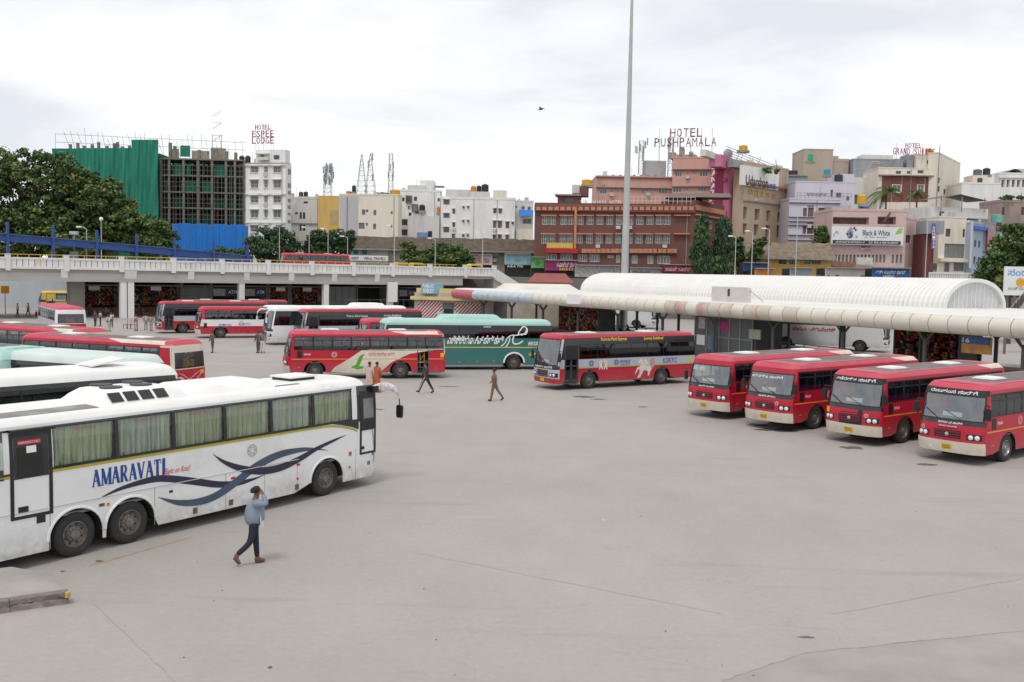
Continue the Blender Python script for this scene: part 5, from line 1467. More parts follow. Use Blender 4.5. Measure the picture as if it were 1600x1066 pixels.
# ---------------- teal coach
tc_ = Bus('coach', 'dark teal coach with white outline drawing and lettering, behind the red and cream bus', gp(803, 578), (-3.3, 1.28), R(180 + 77), L=12.2, W=2.56, skirt=.34, sill=2.16, wtop=3.04, eave=3.17, crown=.26, wheels=(3.2, -3.3), wx=(-5.95, 5.4), bays=7,
		  upper=paint_teal, roof=paint_mint, topband=paint_mint, tinted=blk_gloss, glass=g_tint, midbar=0, front='later', mask=paint_mint, frontpaint=paint_mint, bumper=paint_teal, roofpatch=False, hatch=0, strips=[(1.52, 1.57, yel_p)], rim=RIM, far=True, plate=False, rearlow=paint_teal, rearhigh=paint_mint)
b = tc_
b.sidetext('ಎಕ್ಸಿಕ್ಯೂಟಿವ್ ಚೇರ್ ಕಾರ್', 1, *px_box(b, 1, 698, 524, 785, 538), white_p, .03, slant=.25)
b.sidetext('ಕಕರಸಾ', 1, *px_box(b, 1, 825, 533, 843, 540), white_p, .01)
b.sidetext('ಸಾರಿಗೆ', 1, *px_box(b, 1, 826, 551, 840, 556), yel_p, .01)
b.sidetext('ಐರಾವತ', 1, *px_box(b, 1, 756, 509, 767, 512), white_p, .01)
def pxrib(b, mat, sd, pts, w, off=.009, name='outline_drawing'):
	q = [(*b.hit(x, y, sd), w) for x, y in pts]
	b.ribbon(name, mat, sd, cr_spline(q, 5), off)
pxrib(b, white_p, 1, [(783, 541), (789, 536), (793, 528), (800, 524), (808, 524), (815, 522)], .035)
pxrib(b, white_p, 1, [(790, 543), (795, 535), (797, 527)], .035)
pxrib(b, white_p, 1, [(803, 525), (801, 532), (803, 537), (810, 537), (817, 533)], .045)
pxrib(b, white_p, 1, [(809, 523), (813, 516), (817, 511), (821, 511), (823, 515), (820, 521), (814, 524)], .04)
pxrib(b, white_p, 1, [(816, 522), (822, 522), (824, 515), (821, 511)], .035)
for (px, py) in ((718, 566), (745, 565), (772, 564)):
	ax, az = b.hit(px, py, 1); b.sideblock('vent_flap', M('pale_flap', (.2, .34, .32), .5), 1, -ax, az, .16, .06)
zt = b.eave + b.crown
def roofpod(b, x0, x1, wd, hh, mat, vents=0, label=None):
	zt = b.eave + b.crown - .05
	def fn(mb):
		P = []
		for i in range(11):
			q = i / 10; x = x0 + (x1 - x0) * q; e = min(1, min(q, 1 - q) * (x1 - x0) / .5); e = 1 - (1 - e) ** 2
			P.append([Vector((x, t * wd, zt + hh * e * (1 - (1 - min(1, (1 - abs(t)) / .22)) ** 2))) for t in (-1, -.95, -.88, -.78, 0, .78, .88, .95, 1)])
		mb.grid(P)
	o = b.part('roof_unit', mat, fn)
	for k in range(vents):
		x = x0 + .8 + k * .35
		b.part('vent', blk, lambda mb: mb.quad((x, wd * .945, zt + hh * .40), (x + .2, wd * .945, zt + hh * .40), (x + .2, wd * .875, zt + hh * .78), (x, wd * .875, zt + hh * .78)), o, False)
roofpod(b, -2.6, 2.0, .85, .34, paint_mint, 6)
def arch_ring(b, sd, w, mat):
	def fn(mb):
		P = []
		for k in range(15):
			t = math.pi * k / 14
			P.append([Vector((w + r_ * math.cos(t), sd * (b.hw + o_), .5 + r_ * .95 * math.sin(t))) for r_, o_ in ((.66, -.01), (.66, .015), (.76, .012), (.77, 0))])
		mb.grid(P)
	b.part('arch_lip', mat, fn)
for w in b.wheels: arch_ring(b, 1, w, white_p)

# ---------------- second row towards the flyover
b1 = Bus('bus', 'black windowed bus with red roof behind the red and cream bus', gp(480, 487, 3.0), (5.2, 1.2), R(180 + 60), L=11.6, wheels=(3.2, -2.8), wx=(-5.6, 4.1), bays=8, doors=((4.2, 5.1, 1, False),), far=True, **mk)
b1.sidetext('Point-to-Point Express', 1, *px_box(b1, 1, 542, 492.5, 575, 496), white_p, .012)
b1.sidetext('Journey Redefined', 1, *px_box(b1, 1, 600, 491.5, 627, 495), white_p, .012)
wc = Bus('coach', 'white coach with curved white mirror arms parked before the flyover', gp(432, 480, 3.3), (5.9, 1.2), R(180 + 60), L=13.2, W=2.56, skirt=.34, sill=1.7, wtop=2.95, eave=3.1, crown=.3, wheels=(3.9, -3.2), wx=(-6.4, 5.7), bays=7, upper=paint_white, roof=paint_roofwhite,
		 tinted=blk_gloss, glass=g_tint, midbar=0, front='later', mask=paint_white, frontpaint=paint_white, bumper=paint_white, roofpatch=False, hatch=0, far=True, topband=paint_white, sign='', nomirror=True)
wc.part('screen_lettering', white_p, lambda m: put_text(m, 'ಸಾರಿಗೆ', wc.frontfn(.012), -.9, .4, 2.72, 2.92, .01), smooth=False)
roofpod(wc, -4.5, -1.2, .85, .30, paint_roofwhite, 5)
def coach_mirror(b, sg):
	def fn(mb):
		x0 = b.xf(.9, b.eave)
		pts = cr_spline([(x0 - .1, sg * 1.1, 2.95, .07), (x0 + .45, sg * 1.3, 3.02, .09), (x0 + .75, sg * 1.42, 2.75, .08), (x0 + .78, sg * 1.44, 2.4, .05)], 5)
		mb.grid([[Vector((q[0], q[1] + q[3] * math.cos(t), q[2] + q[3] * math.sin(t))) for t in [2 * math.pi * k / 8 for k in range(9)]] for q in pts])
		q = pts[-1]
		mb.box(q[0] - .05, q[0] + .05, q[1] - .13, q[1] + .13, q[2] - .45, q[2])
	b.part('wing_mirror', paint_white, fn)
coach_mirror(wc, 1); coach_mirror(wc, -1)
s1 = Bus('bus', 'red and white bus with small blue lettering on its side, beside the white coach', gp(345, 528.5), (3.3, 1.25), R(180 + 66), wheels=(3.3, -2.3), L=11.0, bands=[(.4, 1.13, paint_red), (1.13, 1.76, paint_white)], upper=paint_fade, roof=paint_red, topband=paint_red, far=True, roofpatch=False, hatch=0, wsign='ಸಾರಿಗೆ')
s1.pillarm = paint_white
s1.sidetext('SHIMOGA', 1, *px_box(s1, 1, 342, 506, 362, 509.5), blue_p, .01); s1.sidetext('KSRTC', 1, *px_box(s1, 1, 373, 505, 392, 508.5), blue_p, .01)
s1.emblem_side(1, s1.L / 2 - 4.1, 1.45, .2, M('tan_emblem', (.55, .45, .35), .5))
roofpod(s1, -4.6, -.8, .8, .18, paint_roofwhite)
s1.sideblock('vent_flap', blk, 1, s1.L / 2 - .8, 1.2, .28, .45)
s2 = Bus('bus', 'tall red bus with grey swept front mask behind the small blue lettered bus', gp(284, 470, 3.1), (5.4, 1.2), R(180 + 60), L=12.2, wheels=(3.4, -3.0), wx=(-5.8, 4.2), bays=8, doors=((4.3, 5.2, 1, False),), far=True, **mk)
s2.sidetext('Point-to-Point Express', 1, *px_box(s2, 1, 334, 474.5, 357, 477), white_p, .012)
s3 = Bus('bus', 'red bus with grey mask at the end of the row by the shop columns', gp(253, 474, 3.0), (5.2, 1.2), R(180 + 60), L=11.2, wheels=(3.2, -2.8), wx=(-5.4, 4.0), bays=8, doors=((4.1, 5.0, 1, False),), far=True, **mk)
# a red bus nose and a teal coach nose seen over the roof of the red and cream bus
n1 = Bus('bus', 'red roofed bus squeezed between the black windowed bus and the teal coach', gp(572, 499, 2.9), (5.1, 1.2), R(180 + 66), far=True, roofpatch=True, wsign='')

# ---------------- left cluster seen over the white coach
lt = R(-67)
def _gar(b, mat, n, seed, w=.7):
	rr = random.Random(seed)
	def fn(mb):
		for k in range(n):
			t = rr.uniform(-.5, .5) * w; z = 1.6 + abs(rr.gauss(0, .28)); p = b.Sr(t, min(z, 2.3)); p.x += .12
			mb.tube(p + Vector((-.03, 0, -.03)), p + Vector((.03, 0, .03)), .05, .03, 6)
	b.part('garland', mat, fn, smooth=False)
l3 = Bus('bus', 'red and cream bus with pink swirl on its rear, beyond the white coach', gp(268, 533, 2.95), (-5.2, 1.1), lt, roofwhite=.36, wx=(-4.55, 4.75), far=True, rearlow=paint_red, rearhigh=paint_cream, upper=paint_red, roof=paint_fade, bars=2,
		 rearglass=glass('dusty_rear_glass', (.55, .52, .45), .10, .25), midbar=.66)
_gar(l3, M('marigold_garland', (.62, .36, .02), .8, .3, 9), 60, 3, .6)
def rear_print(b):
	f = lambda a, z, d=0.0: Vector((b.xr(a / b.hw, z) - .008 - d, -a, z))
	def rib(pts, w, mat, off):
		q = cr_spline([(x, z, ww) for x, z, ww in pts], 6); rows = []
		for i, (x, z, ww) in enumerate(q):
			a = Vector(q[min(i + 1, len(q) - 1)][:2]) - Vector(q[max(i - 1, 0)][:2]); a.normalize(); n = Vector((-a.y, a.x))
			rows.append([f(x + n.x * ww, z + n.y * ww, off), f(x - n.x * ww, z - n.y * ww, off)])
		b.part('swirl_print', mat, lambda mb: mb.grid(rows), smooth=False)
	rib([(-1.1, 1.05, .03), (-.7, 1.05, .09), (-.3, .85, .07), (.3, .9, .04), (.7, 1.15, .02), (.9, 1.35, .005)], .05, pink_p, 0)
	rib([(-.9, 1.38, .005), (-.5, 1.2, .02), (-.1, 1.0, .02), (.4, 1.25, .02), (.9, 1.38, .005)], .03, pink_p, .003)
	rib([(-.9, .8, .005), (-.3, .62, .02), (.3, .7, .02), (.9, 1.0, .005)], .03, pink_p, .006)
	b.part('notice', plate_y, lambda mb: mb.quad(f(.72, 1.2), f(1.0, 1.2), f(1.0, 1.4), f(.72, 1.4)), smooth=False)
rear_print(l3)
l3.sidepoly('cream_print', paint_cream, 1, [(4.58, 1.2), (5.28, 1.0), (5.28, 2.0), (5.26, 2.7), (4.58, 2.7)], .009)
l2 = Bus('bus', 'red and cream bus with arched cream rear dome, second of the far left row', gp(163, 511, 3.0), (-5.3, -.9), R(-58), roofwhite=.16, far=True, rearlow=paint_red, rearhigh=paint_cream, upper=paint_red, roof=paint_fade, bars=2, L=11.2)
l1 = Bus('bus', 'pink roofed bus with an orange garland in its rear window, farthest left', gp(110, 479, 3.0), (-5.2, 0), R(-33), far=True, roof=paint_fade, upper=paint_grey, rearlow=paint_red, rearhigh=paint_white, roofpatch=False, hatch=0, bars=2)
_gar(l1, M('orange_garland', (.75, .14, .02), .8, .3, 9), 70, 5, .5)
l5 = Bus('coach', 'pale mint roofed coach in the left cluster behind the white roofed coach', gp(258, 556, 3.25), (-5.85, -1.15), lt, L=12.0, W=2.56, skirt=.34, sill=1.8, wtop=2.85, eave=3.0, crown=.34, wheels=(3.2, -3.4), wx=(-5.8, 5.4), bays=7, upper=paint_mint, roof=M('pale_mint_roof', (.58, .66, .62), .5, .1, .8, dirt=.4, dirtcol=(.35, .4, .37)),
		 topband=blk_gloss, tinted=blk_gloss, glass=g_tint, midbar=0, front='later', mask=paint_mint, frontpaint=paint_mint, bumper=paint_teal, roofpatch=False, hatch=0, far=True, plate=False, rearhigh=paint_mint, rearlow=paint_teal)
l6 = Bus('coach', 'white roofed coach with dark glass sides just behind the long white coach', gp(272, 578, 3.3), (5.5, -1.2), R(41), L=12.4, W=2.58, skirt=.32, sill=1.95, wtop=3.0, eave=3.14, crown=.32, wheels=(4.0, -3.0), wx=(-6.0, 5.7), bays=7, upper=paint_white, roof=paint_roofwhite,
		 topband=blk_gloss, tinted=blk_gloss, glass=g_tint, midbar=0, front='later', mask=paint_white, frontpaint=paint_white, bumper=paint_white, roofpatch=False, hatch=0, far=True, plate=False, ws=g_tint)
zt = l6.eave + l6.crown
l6.part('open_roof_hatch', paint_roofwhite, lambda mb: mb.prism([(3.1, 0), (4.2, .18), (4.2, .22), (3.1, .04)], lambda a, z, d: (a, d, zt + .02 + z), -.55, .45), smooth=False)
def fn(mb):
	mb.box(-6.0, -.2, -.85, -.79, zt + .04, zt + .34); mb.box(-6.0, -.2, .79, .85, zt + .04, zt + .34)
	mb.box(-.26, -.2, -.79, .79, zt + .04, zt + .34)
	for k in range(6):
		x = -5.4 + k * 1.0
		mb.box(x, x + .06, -.90, -.85, zt - .1, zt + .3); mb.box(x, x + .05, -.79, .79, zt + .30, zt + .33)
l6.part('luggage_rack', paint_roofwhite, fn, smooth=False)
l6.part('glass_rail', rim_alloy, lambda mb: l6.patch(mb, lambda x, z: l6.Ss(-1, x, z), l6.lin(-6.0, 5.2, 6), [2.20, 2.24], .02, (0, -1, 0), .02), smooth=False)
l4 = Bus('coach', 'mint green coach cut by the left edge behind the white roofed coach', gp(82, 545, 3.3), (-5.8, -1.1), R(-63), L=12.0, W=2.56, skirt=.34, sill=1.8, wtop=2.85, eave=3.0, crown=.42, wheels=(3.2, -3.4), wx=(-5.8, 5.4), bays=7, upper=paint_mint, roof=paint_mint, topband=paint_mint,
		 tinted=blk_gloss, glass=g_tint, midbar=0, front='later', mask=paint_mint, frontpaint=paint_mint, bumper=paint_teal, roofpatch=True, hatch=0, far=True, plate=False, rearhigh=paint_mint, rearlow=paint_teal)

# ---------------- far buses: under the flyover, on the upper road, beyond the platform
cb = Bus('city_bus', 'purple and yellow city bus passing under the flyover at far left', at(64, 468, 138).copy(), (5.0, 1.2), R(180 + 70), far=True, upper=paint_yellow, roof=paint_yellow, topband=paint_yellow, frontpaint=paint_purple, bumper=paint_purple, roofpatch=False, hatch=0, bands=[(.4, 1.0, paint_purple), (1.0, 1.4, paint_yellow)], doors=((3.2, 4.3, 1, True),), wx=(-5, 3.1), bays=6)
# ================================================================ the town behind
Z1 = lambda x, y: (x / 4.44, 180 + y / 4.44)
Z2 = lambda x, y: (230 + x / 4.844, 180 + y / 4.844)
Z3 = lambda x, y: (430 + x / 5.33, 230 + y / 5.33)
Z4 = lambda x, y: (620 + x / 6.27, 270 + y / 6.27)
Z5 = lambda x, y: (820 + x / 4.1, 180 + y / 4.1)
Z6 = lambda x, y: (1020 + x / 4.263, 190 + y / 4.263)
Z7 = lambda x, y: (1220 + x / 4.442, 210 + y / 4.442)
Z8 = lambda x, y: (1400 + x / 4.44, 210 + y / 4.44)
pane_d = M('dark_window_pane', (.035, .04, .045), .12, .5, 1.5, spec=.8)
pane_l = M('curtained_window_pane', (.16, .165, .16), .25, .5, 2.5, spec=.6)
fr_w = M('white_window_frame', (.62, .61, .58), .6, .08, 3); fr_b = M('brown_window_frame', (.15, .10, .08), .7, .2, 3); fr_g = M('grey_window_frame', (.25, .25, .25), .6, .15, 3)
slab_d = M('stained_slab_edge', (.30, .27, .245), .9, .25, 1.2, dirt=.5)

class Bd:
	def __init__(s, name, label, fac, conv, top, depth, mat, x0=None, x1=None, cat='building', base=0.0, parapet=.0):
		s.f = fac; s.t = fac.root(name, label, cat); s.mat = mat; s.depth = depth; s.holes = []; s.wl = []
		s.x0 = 0.0 if x0 is None else fac.sz(*conv(x0, 0) if conv else (x0, 400))[0]
		s.x1 = fac.len if x1 is None else fac.sz(*conv(x1, 0) if conv else (x1, 400))[0]
		xm = (s.x0 + s.x1) / 2
		P = fac.W(xm, 0, 0); 
		# top given as a picture height at the middle of the front
		lo, hi = -20.0, 80.0
		d = CAM; 
		s.top = s._ztop(conv(0, top)[1] if conv else top, xm); s.base = base
	def _ztop(s, py, x):
		# height on the plane at local x seen at picture row py
		P = s.f.W(x, 0, 0); v = P - CAM
		for _ in range(1): pass
		a, b = -10.0, 90.0
		def row(z):
			q = Vector((P.x, P.y, s.f.z0 + z)) - CAM; dz = q.dot(_fw); return 533 - F * q.dot(UP) / dz
		for _ in range(40):
			m = (a + b) / 2
			if row(m) > py: a = m
			else: b = m
		return a
	def win(s, conv, boxes, frame=fr_w, pane=pane_d, shade=None, mull=1, sill=False, hbar=0, reveal=.22, shadew=.2):
		for bx in boxes:
			(x0, y0), (x1, y1) = conv(bx[0], bx[1]), conv(bx[2], bx[3])
			a0, a1, z0, z1 = s.f.box(x0, y0, x1, y1)
			if a1 - a0 < .15 or z1 - z0 < .15: continue
			a0 = max(a0, s.x0 + .1); a1 = min(a1, s.x1 - .1)
			if a1 <= a0: continue
			s.holes.append((a0, a1, z0, z1)); s.wl.append((a0, a1, z0, z1, frame, pane, shade, mull, sill, hbar, reveal, shadew))
	def gridwin(s, conv, cols, rows, **kw): s.win(conv, [(c0, r0, c1, r1) for c0, c1 in cols for r0, r1 in rows], **kw)
	def finish(s, roof=None, sides=True, parapet=.6, pmat=None):
		x0, x1, top, dp = s.x0, s.x1, s.top, s.depth
		xs = sorted({x0, x1, *[round(v, 4) for h in s.holes for v in h[:2]]}); zs = sorted({s.base, top, *[round(v, 4) for h in s.holes for v in h[2:]]})
		hs = [(round(a, 4), round(b, 4), round(c, 4), round(d, 4)) for a, b, c, d in s.holes]
		mb = MB()
		for i in range(len(xs) - 1):
			run = None
			for j in range(len(zs) - 1):
				cx, cz = (xs[i] + xs[i + 1]) / 2, (zs[j] + zs[j + 1]) / 2
				solid = not any(a < cx < b and c < cz < d for a, b, c, d in hs)
				if solid: run = (run[0], zs[j + 1]) if run else (zs[j], zs[j + 1])
				if (not solid or j == len(zs) - 2) and run:
					mb.quad((xs[i], 0, run[0]), (xs[i + 1], 0, run[0]), (xs[i + 1], 0, run[1]), (xs[i], 0, run[1])); run = None
		for (a, b, c, d), w in zip(hs, s.wl):
			r_ = w[10]
			mb.quad((a, 0, c), (a, r_, c), (a, r_, d), (a, 0, d)); mb.quad((b, 0, c), (b, 0, d), (b, r_, d), (b, r_, c))
			mb.quad((a, 0, d), (a, r_, d), (b, r_, d), (b, 0, d)); mb.quad((a, 0, c), (b, 0, c), (b, r_, c), (a, r_, c))
		mb.quad((x0, 0, s.base), (x0, 0, top), (x0, dp, top), (x0, dp, s.base)); mb.quad((x1, 0, s.base), (x1, dp, s.base), (x1, dp, top), (x1, 0, top))
		mb.quad((x0, dp, s.base), (x0, dp, top), (x1, dp, top), (x1, dp, s.base))
		mb.build('wall', s.mat, s.t)
		rm = roof or slab_d
		MB().box(x0 + .02, x1 - .02, .02, dp - .02, top - .25, top - .05).build('roof', rm, s.t)
		if parapet:
			p = MB()
			for a, b, c, d in ((x0 - .06, x1 + .06, -.06, .12), (x0 - .06, x0 + .12, .12, dp - .12), (x1 - .12, x1 + .06, .12, dp - .12), (x0 - .06, x1 + .06, dp - .12, dp + .06)): p.box(a, b, c, d, top, top + parapet)
			p.build('parapet', pmat or s.mat, s.t)
		for (a0, a1, z0, z1, frame, pane, shade, mull, sill, hbar, rv, shw) in s.wl:
			m = MB(); t = min(.09, (a1 - a0) * .12)
			m.box(a0, a0 + t, rv - .1, rv, z0, z1); m.box(a1 - t, a1, rv - .1, rv, z0, z1); m.box(a0 + t, a1 - t, rv - .1, rv, z0, z0 + t); m.box(a0 + t, a1 - t, rv - .1, rv, z1 - t, z1)
			for k in range(mull):
				x = a0 + (a1 - a0) * (k + 1) / (mull + 1); m.box(x - t * .45, x + t * .45, rv - .09, rv, z0 + t, z1 - t)
			for k in range(hbar):
				z = z0 + (z1 - z0) * (k + 1) / (hbar + 1); m.box(a0 + t, a1 - t, rv - .085, rv - .005, z - t * .4, z + t * .4)
			w = m.build('window', frame, s.t)
			MB().quad((a0, rv - .03, z0), (a1, rv - .03, z0), (a1, rv - .03, z1), (a0, rv - .03, z1)).build('pane', pane, w)
			if shade: MB().box(a0 - shw, a1 + shw, -.55, -.002, z1 + .08, z1 + .2).build('sunshade', shade, s.t)
			if sill: MB().box(a0 - .1, a1 + .1, -.12, -.002, z0 - .1, z0).build('sill', frame, s.t)
		rr = random.Random(int(abs(s.x1 * 100)) + len(s.wl)); acm = M('ac_unit_white', (.52, .51, .48), .6, .15, 3); pm = M('pipe_grey', (.36, .35, .33), .7, .2, 3)
		if len(s.wl) > 3:
			for (a0, a1, z0, z1, *_) in s.wl:
				if rr.random() < .16 and z0 > 2 and a1 - a0 > .5: MB().box(a0, a0 + .75, -.42, -.03, z0 - .75, z0 - .2).build('air_conditioner', acm, s.t)
			for _ in range(2):
				x = rr.uniform(x0 + .3, x1 - .3)
				if not any(a - .12 < x < b + .12 for a, b, c, d in s.holes): MB().tube((x, -.08, max(0, s.base)), (x, -.08, top), .06, n=5).build('drain_pipe', pm, s.t)
			for k in range(4):
				x = rr.uniform(x0 + .5, x1 - 1.2); w = rr.uniform(.4, 1.3); h_ = rr.uniform(.4, 1.1); y = rr.uniform(.4, max(.5, dp - 1.5))
				if k < 2: MB().box(x, x + w, y, y + .9, top - .06, top + h_ + .3).build('rooftop_box', rr.choice((acm, slab_d, wht2)), s.t)
				else: MB().tube((x, y, top - .06), (x, y, top + rr.uniform(1.2, 3)), .035, n=4).build('rooftop_pole', pm, s.t)
		return s
	def band(s, conv, y0, y1, mat, x0=None, x1=None, proud=.25, name='band'):
		a0, a1 = s.x0 - .03, s.x1 + .03
		xm = (s.x0 + s.x1) / 2
		if x0 is not None: a0 = s.f.sz(*conv(x0, y0))[0]
		if x1 is not None: a1 = s.f.sz(*conv(x1, y0))[0]
		xm = (a0 + a1) / 2
		z1, z0 = s._ztop(conv(0, y0)[1], xm), s._ztop(conv(0, y1)[1], xm)
		return MB().box(a0, a1, -proud, -.004, z0, z1).build(name, mat, s.t)
	def block(s, name, mat, conv, x0, y0, x1, y1, yin=.0, dp=3.0):
		(p0, q0), (p1, q1) = conv(x0, y0), conv(x1, y1); a0, a1, z0, z1 = s.f.box(p0, q0, p1, q1, yin)
		return MB().box(a0, a1, yin, yin + dp, z0, z1).build(name, mat, s.t)
	def board(s, name, mat, conv, x0, y0, x1, y1, proud=.3, th=.15, texts=(), tm=white_p, label=None):
		(p0, q0), (p1, q1) = conv(x0, y0), conv(x1, y1); a0, a1, z0, z1 = s.f.box(p0, q0, p1, q1, -proud)
		o = MB().box(a0, a1, -proud, -proud + th, z0, z1).build(name, mat, s.t)
		for tx in texts:
			txt, u0, u1, v0, v1 = tx[:5]; m = tx[5] if len(tx) > 5 else tm; k = MB()
			put_text(k, txt, lambda a, b: (a, -proud - .02, b), a0 + (a1 - a0) * u0, a0 + (a1 - a0) * u1, z0 + (z1 - z0) * v0, z0 + (z1 - z0) * v1, .02); k.build('lettering', m, o)
		return o

def tank(label, fac, conv, x0, y0, x1, y1, yin, mat):
	(p0, q0), (p1, q1) = conv(x0, y0), conv(x1, y1); a0, a1, z0, z1 = fac.box(p0, q0, p1, q1, yin); r = (a1 - a0) / 2; h_ = z1 - z0
	t = thing('water_tank', label, 'water tank', fac.W((a0 + a1) / 2, yin + r, z0), fac.rot)
	prof = [(.001, 0), (r * .96, 0)]
	for k in range(4): prof += [(r, h_ * (.03 + k * .19)), (r * .96, h_ * (.12 + k * .19)), (r, h_ * (.2 + k * .19))]
	prof += [(r * .95, h_ * .84), (r * .6, h_ * .93), (r * .3, h_ * .95), (r * .3, h_), (.001, h_)]
	mb = MB(); mb.lathe(prof, 14); smooth_angle(mb.build('barrel', mat, t), 30)
	MB().box(-r * 1.05, r * 1.05, -r * 1.05, r * 1.05, -.5, 0).build('stand', slab_d, t)
tk_b = M('black_tank_plastic', (.022, .024, .028), .5, .2, 2); tk_y = M('yellow_tank_plastic', (.62, .34, .02), .5, .15, 2); tk_o = M('orange_tank_plastic', (.62, .22, .02), .5, .15, 2); tk_c = M('cyan_tank_plastic', (.05, .28, .42), .5, .15, 2)
def roofsign(name, label, fac, conv, rows, yin, mat, legs=3, z_leg=2.0, bold=.0):
	t = fac.root(name, label, 'sign'); lo = 1e9; xa, xb = 1e9, -1e9; hi = -1e9
	for txt, x0, y0, x1, y1 in rows:
		(p0, q0), (p1, q1) = conv(x0, y0), conv(x1, y1); a0, a1, z0, z1 = fac.box(p0, q0, p1, q1, yin); n = len(txt.replace(' ', ''))
		# every letter its own cut-out
		tw = len(txt); k = 0
		for i, ch in enumerate(txt):
			if ch == ' ': continue
			u0 = a0 + (a1 - a0) * (i + .08) / tw; u1 = a0 + (a1 - a0) * (i + .84) / tw
			if ch == 'I': u0, u1 = (u0 + u1) / 2 - .12, (u0 + u1) / 2 + .12
			m = MB(); put_text(m, ch, lambda a, b: (a, yin, b), u0, u1, z0, z1, bold); put_text(m, ch, lambda a, b: (a, yin + .12, b), u0, u1, z0, z1, bold)
			m.build('letter', mat, t)
		lo = min(lo, z0); hi = max(hi, z1); xa = min(xa, a0); xb = max(xb, a1)
		MB().box(a0, a1, yin + .14, yin + .17, z0 - .05, z0 - .01).build('sign_rail', fr_g, t)
	for k in range(legs):
		x = xa + (xb - xa) * (k + .5) / legs; MB().tube((x, yin + .25, lo - z_leg), (x, yin + .25, hi), .035).tube((x, yin + 2.0, lo - z_leg), (x, yin + .25, lo + (hi - lo) * .6), .03).build('sign_leg', fr_g, t)
	return t
def lattice(name, label, base, h_, w0, w1, nseg=8, dishes=0, seed=1, cat='mast'):
	t = thing(name, label, cat, base); mb = MB(); st = M('lattice_steel', (.20, .20, .205), .6, .2, 2)
	cs = [(1, 1), (-1, 1), (-1, -1), (1, -1)] if w0 > .5 else [(1, .6), (-1, .6), (0, -1)]
	for k in range(nseg):
		za, zb = h_ * k / nseg, h_ * (k + 1) / nseg; wa, wb = w0 + (w1 - w0) * k / nseg, w0 + (w1 - w0) * (k + 1) / nseg
		for i, (cx, cy_) in enumerate(cs):
			nx, ny = cs[(i + 1) % len(cs)]
			mb.tube((cx * wa / 2, cy_ * wa / 2, za), (cx * wb / 2, cy_ * wb / 2, zb), .045, n=4, cap=False)
			mb.tube((cx * wa / 2, cy_ * wa / 2, za), (nx * wb / 2, ny * wb / 2, zb), .028, n=4, cap=False)
			mb.tube((cx * wb / 2, cy_ * wb / 2, zb), (nx * wb / 2, ny * wb / 2, zb), .028, n=4, cap=False)
	mb.build('lattice', st, t)
	rr = random.Random(seed)
	for k in range(dishes):
		a = rr.uniform(0, 6.28); z = h_ * rr.uniform(.45, 1); r = rr.uniform(.35, 1.25) if dishes > 6 else .5
		MB().box(-.12, .12, -.08, .08, -.7, .7).build('antenna', M('antenna_grey', (.40, .41, .42), .5, .3, 3), t, matrix=Matrix.Translation((r * math.cos(a), r * math.sin(a), z)) @ Matrix.Rotation(a, 4, 'Z'))
	return t

wht = wallm('white_wash_wall', (.80, .79, .76), .4); wht2 = wallm('grey_white_wall', (.66, .655, .63), .5); cre = wallm('cream_wall', (.75, .69, .58), .4); yel = wallm('ochre_yellow_wall', (.62, .41, .14), .35)
brn = wallm('brown_brick_paint', (.165, .080, .066), .35); ora = M('orange_trim', (.50, .21, .125), .7, .1, 1); pnk = wallm('salmon_pink_wall', (.60, .345, .285), .35); pnk2 = wallm('pale_pink_wall', (.60, .44, .41), .4); lav = wallm('lavender_white_wall', (.62, .59, .66), .35)
mag = M('crimson_facade', (.30, .02, .08), .6, .25, 1.5); ros = wallm('rose_pink_wall', (.60, .22, .33), .3); bei = wallm('beige_stone_wall', (.50, .40, .29), .35); gry = wallm('cool_grey_wall', (.33, .34, .36), .35); tan = wallm('tan_concrete_wall', (.45, .38, .31), .5); oldw = wallm('old_stained_wall', (.40, .35, .29), .9)
moss = M('mossy_tile_roof', (.10, .075, .055), .95, .45, 1.2, dirt=.6, dirtcol=(.05, .055, .035), bump=.5)

# ---- scaffolded concrete frame
f = Fac(84, 203, 383, 205, TZ)
t = f.root('construction_site', 'unfinished concrete frame building with green netting and scaffold', 'building')
cgrey = M('raw_concrete', (.20, .19, .16), .95, .25, 1, dirt=.4); net = M('green_debris_net', (.020, .20, .135), .9, .25, .35, stretch=(3, 1, .5), dirt=.35, dirtcol=(.05, .27, .21))
netd = M('dark_green_net', (.016, .105, .075), .95, .4, .4)
bx = lambda x0, y0, x1, y1, conv, off=0: f.box(*conv(x0, y0), *conv(x1, y1), off)
X0 = f.sz(*Z2(95, 400))[0]; X1 = f.len
zs = [f.sz(*Z2(400, y))[1] for y in (330, 455, 580, 700, 825)]
for z in zs: MB().box(X0, X1, -.1, 9, z - .28, z).build('floor_slab', cgrey, t)
for x in (105, 165, 275, 385, 490, 595, 663, 735):
	a = f.sz(*Z2(x, 600))[0]
	for y in (0, 4.4, 8.6): MB().box(a - .21, a + .21, y, y + .42, 0, zs[0]).build('column', cgrey, t)
MB().box(X0 - 3, X1, 9.05, 9.2, 0, zs[0] - .3).build('rear_net', netd, t)
for (x0, x1, k) in ((275, 330, 0), (180, 270, 0), (230, 380, 1), (440, 590, 2), (600, 660, 2), (663, 735, 2), (600, 735, 3), (165, 275, 2), (280, 385, 3), (390, 490, 1), (110, 165, 1), (490, 595, 0), (390, 490, 3)):
	a0 = f.sz(*Z2(x0, 600))[0]; a1 = f.sz(*Z2(x1, 600))[0]
	MB().box(a0 + .3, a1 - .3, 1.2 + k * .3, 1.25 + k * .3, zs[k + 1], zs[k] - .9).build('net_panel', net if k < 2 else netd, t)
rr = random.Random(3)
tube_m = M('scaffold_tube', (.19, .165, .145), .7, .25, 2)
sc_ = MB(); 
